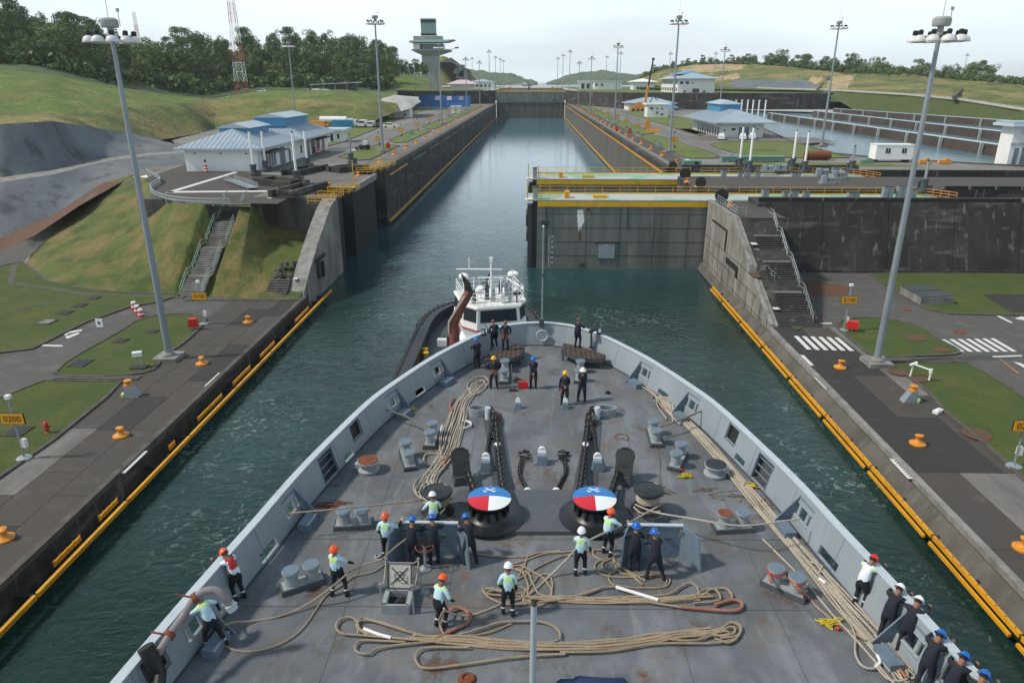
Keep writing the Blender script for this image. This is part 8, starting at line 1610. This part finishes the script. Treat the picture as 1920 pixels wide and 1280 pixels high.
for i in range(0, n - 1, 1): x, y = ou[i]; b.cyl((x * 1.03, y + .1, 2.2), (x * 1.03, y + .1, 2.9), .42, n=8)
b.build('fender_band', 'black', tg)['kind'] = 'stuff'
def tugbox(nm, c, d, m, top=None): b = MB(); b.box(c, d, 0, top); return b.build(nm, m, tg, smooth=None)
tugbox('lower_house', (1.6, 1.5, 2.9), (6.0, 9, 2.6), 'white'); tugbox('house_band', (1.6, -3.03, 2.3), (5.9, .06, .5), 'tug_red')
bx = [(-.6, -3.4), (3.9, -3.4), (5.0, -1.6), (5.0, 3.4), (-1.8, 3.4), (-1.8, -1.6)]
def scl(k): cx_2 = 1.6; k *= .9; ca, sa = math.cos(.27), math.sin(.27); return [(cx_2 + (x - cx_2) * k * ca - y * k * sa, (x - cx_2) * k * sa + y * k * ca) for x, y in bx]
def frus(nm, k0, z0, k1, z1, m):
    a, c = scl(k0), scl(k1); b = MB(); b.add([(x, y, z0) for x, y in a] + [(x, y, z1) for x, y in c], [tuple(range(5, -1, -1)), tuple(range(6, 12))] + [(i, (i + 1) % 6, 6 + (i + 1) % 6, 6 + i) for i in range(6)]); return b.build(nm, m, tg, smooth=None), a, c
frus('bridge_base', .80, 4.2, .98, 5.9, 'white'); _, wa, wc = frus('wheelhouse', .98, 5.92, .92, 7.9, 'white'); frus('red_stripe', 1.0, 5.86, 1.0, 5.96, 'tug_red'); frus('bridge_roof', .98, 7.9, .96, 8.05, 'white')
for i in range(6):
    a0, a1, c0, c1 = [Vector((*v, 0)) for v in (wa[i], wa[(i + 1) % 6], wc[i], wc[(i + 1) % 6])]; nseg = 3 if (a1 - a0).length > 4 else 1
    for s in range(nseg):
        u0, u1 = (s + .07) / nseg, (s + .93) / nseg; q = []
        for (u, tz) in ((u0, .34), (u1, .34), (u1, .9), (u0, .9)): lo, hi = a0.lerp(a1, u), c0.lerp(c1, u); v = lo.lerp(hi, tz); v.z = 5.92 + 1.98 * tz; q.append(v)
        nrm = (q[1] - q[0]).cross(q[3] - q[0]).normalized(); b = MB(); b.add([v + nrm * .03 for v in q] + [v - nrm * .02 for v in q], [(0, 1, 2, 3), (0, 4, 5, 1), (1, 5, 6, 2), (2, 6, 7, 3), (3, 7, 4, 0)]); b.build('window', 'window', tg, smooth=None)
b = MB(); rl = scl(.9)
for i in range(6):
    a, c = Vector((*rl[i], 8.05)), Vector((*rl[(i + 1) % 6], 8.05)); m_ = max(2, int((c - a).length / .55))
    for j in range(m_): p = a.lerp(c, j / m_); b.cyl(p, p + Vector((0, 0, 1.15)), .03, n=4)
    for h in (.4, .8, 1.15): b.cyl(a + Vector((0, 0, h)), c + Vector((0, 0, h)), .03, n=4)
b.build('roof_railing', 'sky_white', tg)['kind'] = 'stuff'
b = MB(); b.cyl((1.6, .6, 8.0), (1.6, .6, 11.3), .12, .07, 8); b.cyl((-1.6, .6, 10.5), (2.6, .6, 10.5), .07, n=6); b.cyl((.4, .6, 9.7), (2.8, .6, 9.7), .06, n=6); b.cyl((1.0, .6, 8.0), (1.5, .6, 9.8), .05, n=5); b.cyl((2.2, .6, 8.0), (1.7, .6, 9.8), .05, n=5); b.box((1.6, .6, 11.4), (.3, .3, .4)); b.build('mast', 'sky_white', tg)
for (x, y, z, r, m) in [(-.6, -1.2, 8.5, .38, 'sky_white'), (.7, -.6, 8.8, .42, 'sky_white'), (3.6, .6, 9.9, .5, 'sky_white'), (4.0, -1.6, 8.7, .35, 'dark'), (2.6, -1.8, 8.4, .3, 'sky_white'), (-1.0, 1.2, 9.5, .45, 'sky_white')]:
    b = MB(); b.cyl((x, y, 8.0), (x, y, z), .07, n=6); b.lathe([(r * .3, z), (r, z + .1), (r, z + .28), (r * .6, z + .42)], c=(x, y, 0), n=14); b.build('radar_dome' if m == 'sky_white' else 'searchlight', m, tg)
for k, (x, y, h) in enumerate([(1.3, -.8, 1.2), (1.9, -1.4, 1.0), (2.5, -.6, 1.3), (3.0, .2, 1.1), (.2, -1.9, .9), (3.4, -1.4, 1.2)]): b = MB(); b.box((x, y, 8.05 + h / 2), (.35, .35, h)); b.cyl((x, y, 8.05 + h), (x, y - .2, 8.4 + h), .12, n=8); b.build('roof_equipment', 'fitting_grey' if k % 2 else 'fitting_dark', tg)
for fp, hp_ in (([PY(853, 652, 56.6), PY(851, 606, 56.8), PY(866, 572, 57), PY(880, 546, 57.2)], [PY(879, 549, 57.2), PY(876, 532, 57.2), PY(865, 513, 57.2)]), ([PY(906, 585, 66), PY(906, 560, 66), PY(909, 543, 66)], [PY(908, 547, 66), PY(911, 530, 66), PY(919, 511, 66)])):
    b = MB(); b.tube(fp, [.46, .42, .40, .40][:len(fp)], 12); b.build('funnel', 'tug_brown', tg, world=True); b = MB(); b.tube(hp_, [.38, .28, .04], 12); b.build('funnel_horn', 'black', tg, world=True)
b = MB(); b.tube([PY(842, 622, 56.4), PY(842, 603, 56.4), PY(872, 555, 56.8)], .10, 6); b.build('handrail', 'rope_white', tg, world=True)
b = MB(); b.box((-3.2, -4.5, 2.6), (2.0, 2.4, 1.8)); b.cyl((-4.4, -6.4, 2.5), (-2.0, -6.4, 2.5), .7, n=14); b.build('winch', 'black', tg); b = MB(); b.tube([(-3.0, -6.6, 1.7), (-2.6, -6.4, 3.2), (-2.2, -6.6, 1.7)], .15, 6); b.cyl((-3.4, -6.8, 1.8), (-1.8, -6.8, 2.3), .2, n=8); b.build('tow_frame', 'tug_red', tg)
b = MB(); b.tube([(-4.6, -8.2, 1.7), (-4.3, -7.8, 4.0), (-3.6, -7.6, 1.7)], .16, 6); b.build('bow_frame', 'sky_white', tg)
for (x, y) in ((-4.9, 1.2), (-4.7, .2)): b = MB(); b.lathe([(.22, 1.72), (.22, 2.3), (.3, 2.35), (.3, 2.5)], c=(x, y, 0), n=10); b.build('bollard', 'yellow', tg)
b = MB(); b.cyl((2.6, -2.0, 8.05), (2.6, -2.0, 10.6), .05, n=5); b.cyl((3.6, -1.0, 8.05), (3.6, -1.0, 10.9), .04, n=5); b.cyl((.2, -1.6, 8.05), (.2, -1.6, 10.2), .04, n=5); b.cyl((-.4, .6, 10.5), (-.4, .6, 11.6), .04, n=5); b.cyl((3.0, .6, 9.7), (4.6, -1.2, 9.2), .06, n=5); b.build('antenna', 'sky_white', tg)['kind'] = 'stuff'
for k in range(3): b = MB(); b.box((-3.6 + .5 * k, 4 + k, 2.1), (.9, .7, .7), .3 * k); b.build('deck_box', ['sky_white', 'fitting_dark', 'fitting_grey'][k], tg)
# ================================================================== TREES
def tree_proto(seed, h, cr_w, leaf, kind, nleaf=900):
    rr = random.Random(seed); t = empty('tree', (0, 0, 0)); b = MB(); b.tube([(0, 0, -2), (rr.uniform(-.2, .2), 0, h * .3), (rr.uniform(-.5, .5), rr.uniform(-.4, .4), h * .6)], [.35, .26, .16], 6)
    tips = []
    for k in range(6):
        a = 2 * PI * k / 6 + rr.random(); z = h * rr.uniform(.35, .6); q = Vector((math.cos(a) * cr_w * rr.uniform(.35, .6), math.sin(a) * cr_w * rr.uniform(.35, .6), h * rr.uniform(.6, .85))); b.tube([(0, 0, z * .8), q * .55 + Vector((0, 0, z * .3)), q], [.14, .1, .05], 4); tips.append(q)
    b.build('trunk', 'bark', t)
    cl = [(Vector((math.cos(a) * cr_w * r_, math.sin(a) * cr_w * r_, h * z_)), cr_w * s_) for a, r_, z_, s_ in [(rr.random() * 6.3, rr.uniform(.0, .75), rr.uniform(.40, .9), rr.uniform(.20, .38)) for _ in range(22)]]
    vs, fs = [], []
    for i in range(nleaf):
        c, s = cl[i % len(cl)]; d = Vector((rr.gauss(0, 1), rr.gauss(0, 1), rr.gauss(0, 1) * .8 + .25)).normalized(); p = c + d * s * rr.uniform(.65, 1.08); u = d.orthogonal().normalized(); w_ = d.cross(u); tw = rr.random() * 6.3; u, w_ = u * math.cos(tw) + w_ * math.sin(tw), w_ * math.cos(tw) - u * math.sin(tw); sz = rr.uniform(.28, .62); u = (u + d * rr.uniform(-.6, .6)).normalized(); k = len(vs)
        vs += [p - u * sz * .5, p + w_ * sz * .45, p + u * sz * .6, p - w_ * sz * .4]; fs.append((k, k + 1, k + 2, k + 3))
    b = MB(); b.add(vs, fs); b.build('crown', leaf, t, smooth=None); return t
PR = [tree_proto(1, 15, 5.2, 'leaf_dark', 0, 2100), tree_proto(2, 13, 5.6, 'leaf_mid', 0, 2100), tree_proto(3, 17, 5.0, 'leaf_dark', 0, 2100), tree_proto(4, 12, 5.0, 'leaf_light', 0, 2100), tree_proto(5, 14, 6.0, 'leaf_mid', 0, 2100), tree_proto(6, 16, 5.5, 'leaf_dark', 0, 2100)]
used = set()
def plant(i, p, s, label, group):
    if i not in used: used.add(i); o = PR[i]; o.location = p; o.scale = (s, s, s); tag(o, label, 'tree', group); return
    o = copy_tree(PR[i], p, label, random.random() * 6.3, s, group); o['category'] = 'tree'
rr = random.Random(11); grid = [R2, R3, R4]
def surf(u, v, rows, cols=None):
    n = len(rows) - 1; a = min(int(v * n), n - 1); t_ = v * n - a; m = len(rows[0]) - 1; c = min(int(u * m), m - 1); s = u * m - c
    return (rows[a][c].lerp(rows[a][c + 1], s)).lerp(rows[a + 1][c].lerp(rows[a + 1][c + 1], s), t_)
LBT = ['dark rounded tree in the dense forest on the left hill', 'mid green spreading tree in the forest on the left hill', 'tall dark tree in the forest on the left hill', 'pale green tree in the forest on the left hill', 'broad mid green tree in the forest on the left hill', 'dark tree with loose crown in the forest on the left hill']
cnt = 0
for j in range(6):
    v = [.30, .45, .62, .78, .92, 1.0][j]
    for i in range(26):
        u = .15 + (i + rr.uniform(-.4, .4)) / 26 * .85; p = surf(min(.999, max(0, u)), v, [R2, R3, R4]); k = rr.choice([0, 0, 1, 2, 2, 3, 4, 5]); s = rr.uniform(1.1, 1.6) * (.6 if j == 0 else 1)
        plant(k, (p.x + rr.uniform(-3, 3), p.y + rr.uniform(-5, 5), p.z - 3.0), s, LBT[k], 'trees of the forest on the left hill'); cnt += 1
LBR = [x.replace('left hill', 'right ridge').replace('dense forest', 'tree line').replace('forest', 'tree line') for x in LBT]
for i in range(104):
    u = .03 + (i + rr.uniform(-.4, .4)) / 104 * .80; p = surf(min(.999, u), rr.uniform(.0, .7), [S3, S4]); k = rr.choice([0, 1, 1, 2, 4, 5, 3]); s = rr.uniform(1.0, 1.55) * (.6 if u < .3 else 1)
    plant(k, (p.x, p.y, p.z - 4.5 * s), s, LBR[k], 'trees along the right ridge')
for i in range(20):
    u = .55 + i / 20 * .30; p = surf(u, rr.uniform(.7, 1), [S1, S2, S3]); k = rr.choice([1, 4, 3]); plant(k, (p.x, p.y, p.z - 1), rr.uniform(.4, .7), 'low bushy tree on the grass slope below the right ridge', 'bushes below the right ridge')
for i in range(18):
    p = PY(690 + i * 6.4, 146 + rr.uniform(-2, 3), 520 + rr.uniform(-20, 40)); plant(rr.choice([0, 2, 5]), (p.x, p.y, p.z - 2), rr.uniform(.7, 1.0), 'dark tree on the ridge between forest and control tower', 'trees near the control tower')
# forest undergrowth: too many leaves to count
b = MB(); vs, fs = [], []
for i in range(26000):
    u = rr.random() * .9 + .08; p = surf(min(.999, u), rr.random() ** .8 * .8 + .2, [R2, R3, R4]); p = p + Vector((0, 0, rr.uniform(-1, 5.5))); s = rr.uniform(.6, 1.5); d = Vector((rr.gauss(0, 1), rr.gauss(0, 1), rr.gauss(0, .7))).normalized(); u_ = d.orthogonal().normalized(); w_ = d.cross(u_); k = len(vs); vs += [p - u_ * s, p + w_ * s, p + u_ * s, p - w_ * s]; fs.append((k, k + 1, k + 2, k + 3))
for i in range(16000):
    u = rr.random() * .84 + .02; p = surf(u, rr.random() ** 1.5 * .8, [S3, S4]); p = p + Vector((0, 0, rr.uniform(-1, 5 if u > .4 else 2.5))); s = rr.uniform(.6, 1.5); d = Vector((rr.gauss(0, 1), rr.gauss(0, 1), rr.gauss(0, .7))).normalized(); u_ = d.orthogonal().normalized(); w_ = d.cross(u_); k = len(vs); vs += [p - u_ * s, p + w_ * s, p + u_ * s, p - w_ * s]; fs.append((k, k + 1, k + 2, k + 3))
b.add(vs, fs); b.build('undergrowth', 'leaf_dark', smooth=None)['kind'] = 'stuff'
# ================================================================== HAZE
b = MB(); b.bb(-3500, 3500, -120, 4600, -8, 120); o = b.build('haze', [], smooth=None); o['kind'] = 'stuff'
hm = bpy.data.materials.new('haze'); hm.use_nodes = True; nt = hm.node_tree; nt.nodes.clear(); vo = N(nt, 'ShaderNodeOutputMaterial'); pv = N(nt, 'ShaderNodeVolumePrincipled'); pv.inputs['Color'].default_value = (.93, .97, 1.0, 1); pv.inputs['Density'].default_value = .00009; pv.inputs['Anisotropy'].default_value = .25
nt.links.new(pv.outputs[0], vo.inputs['Volume']); o.data.materials.append(hm)
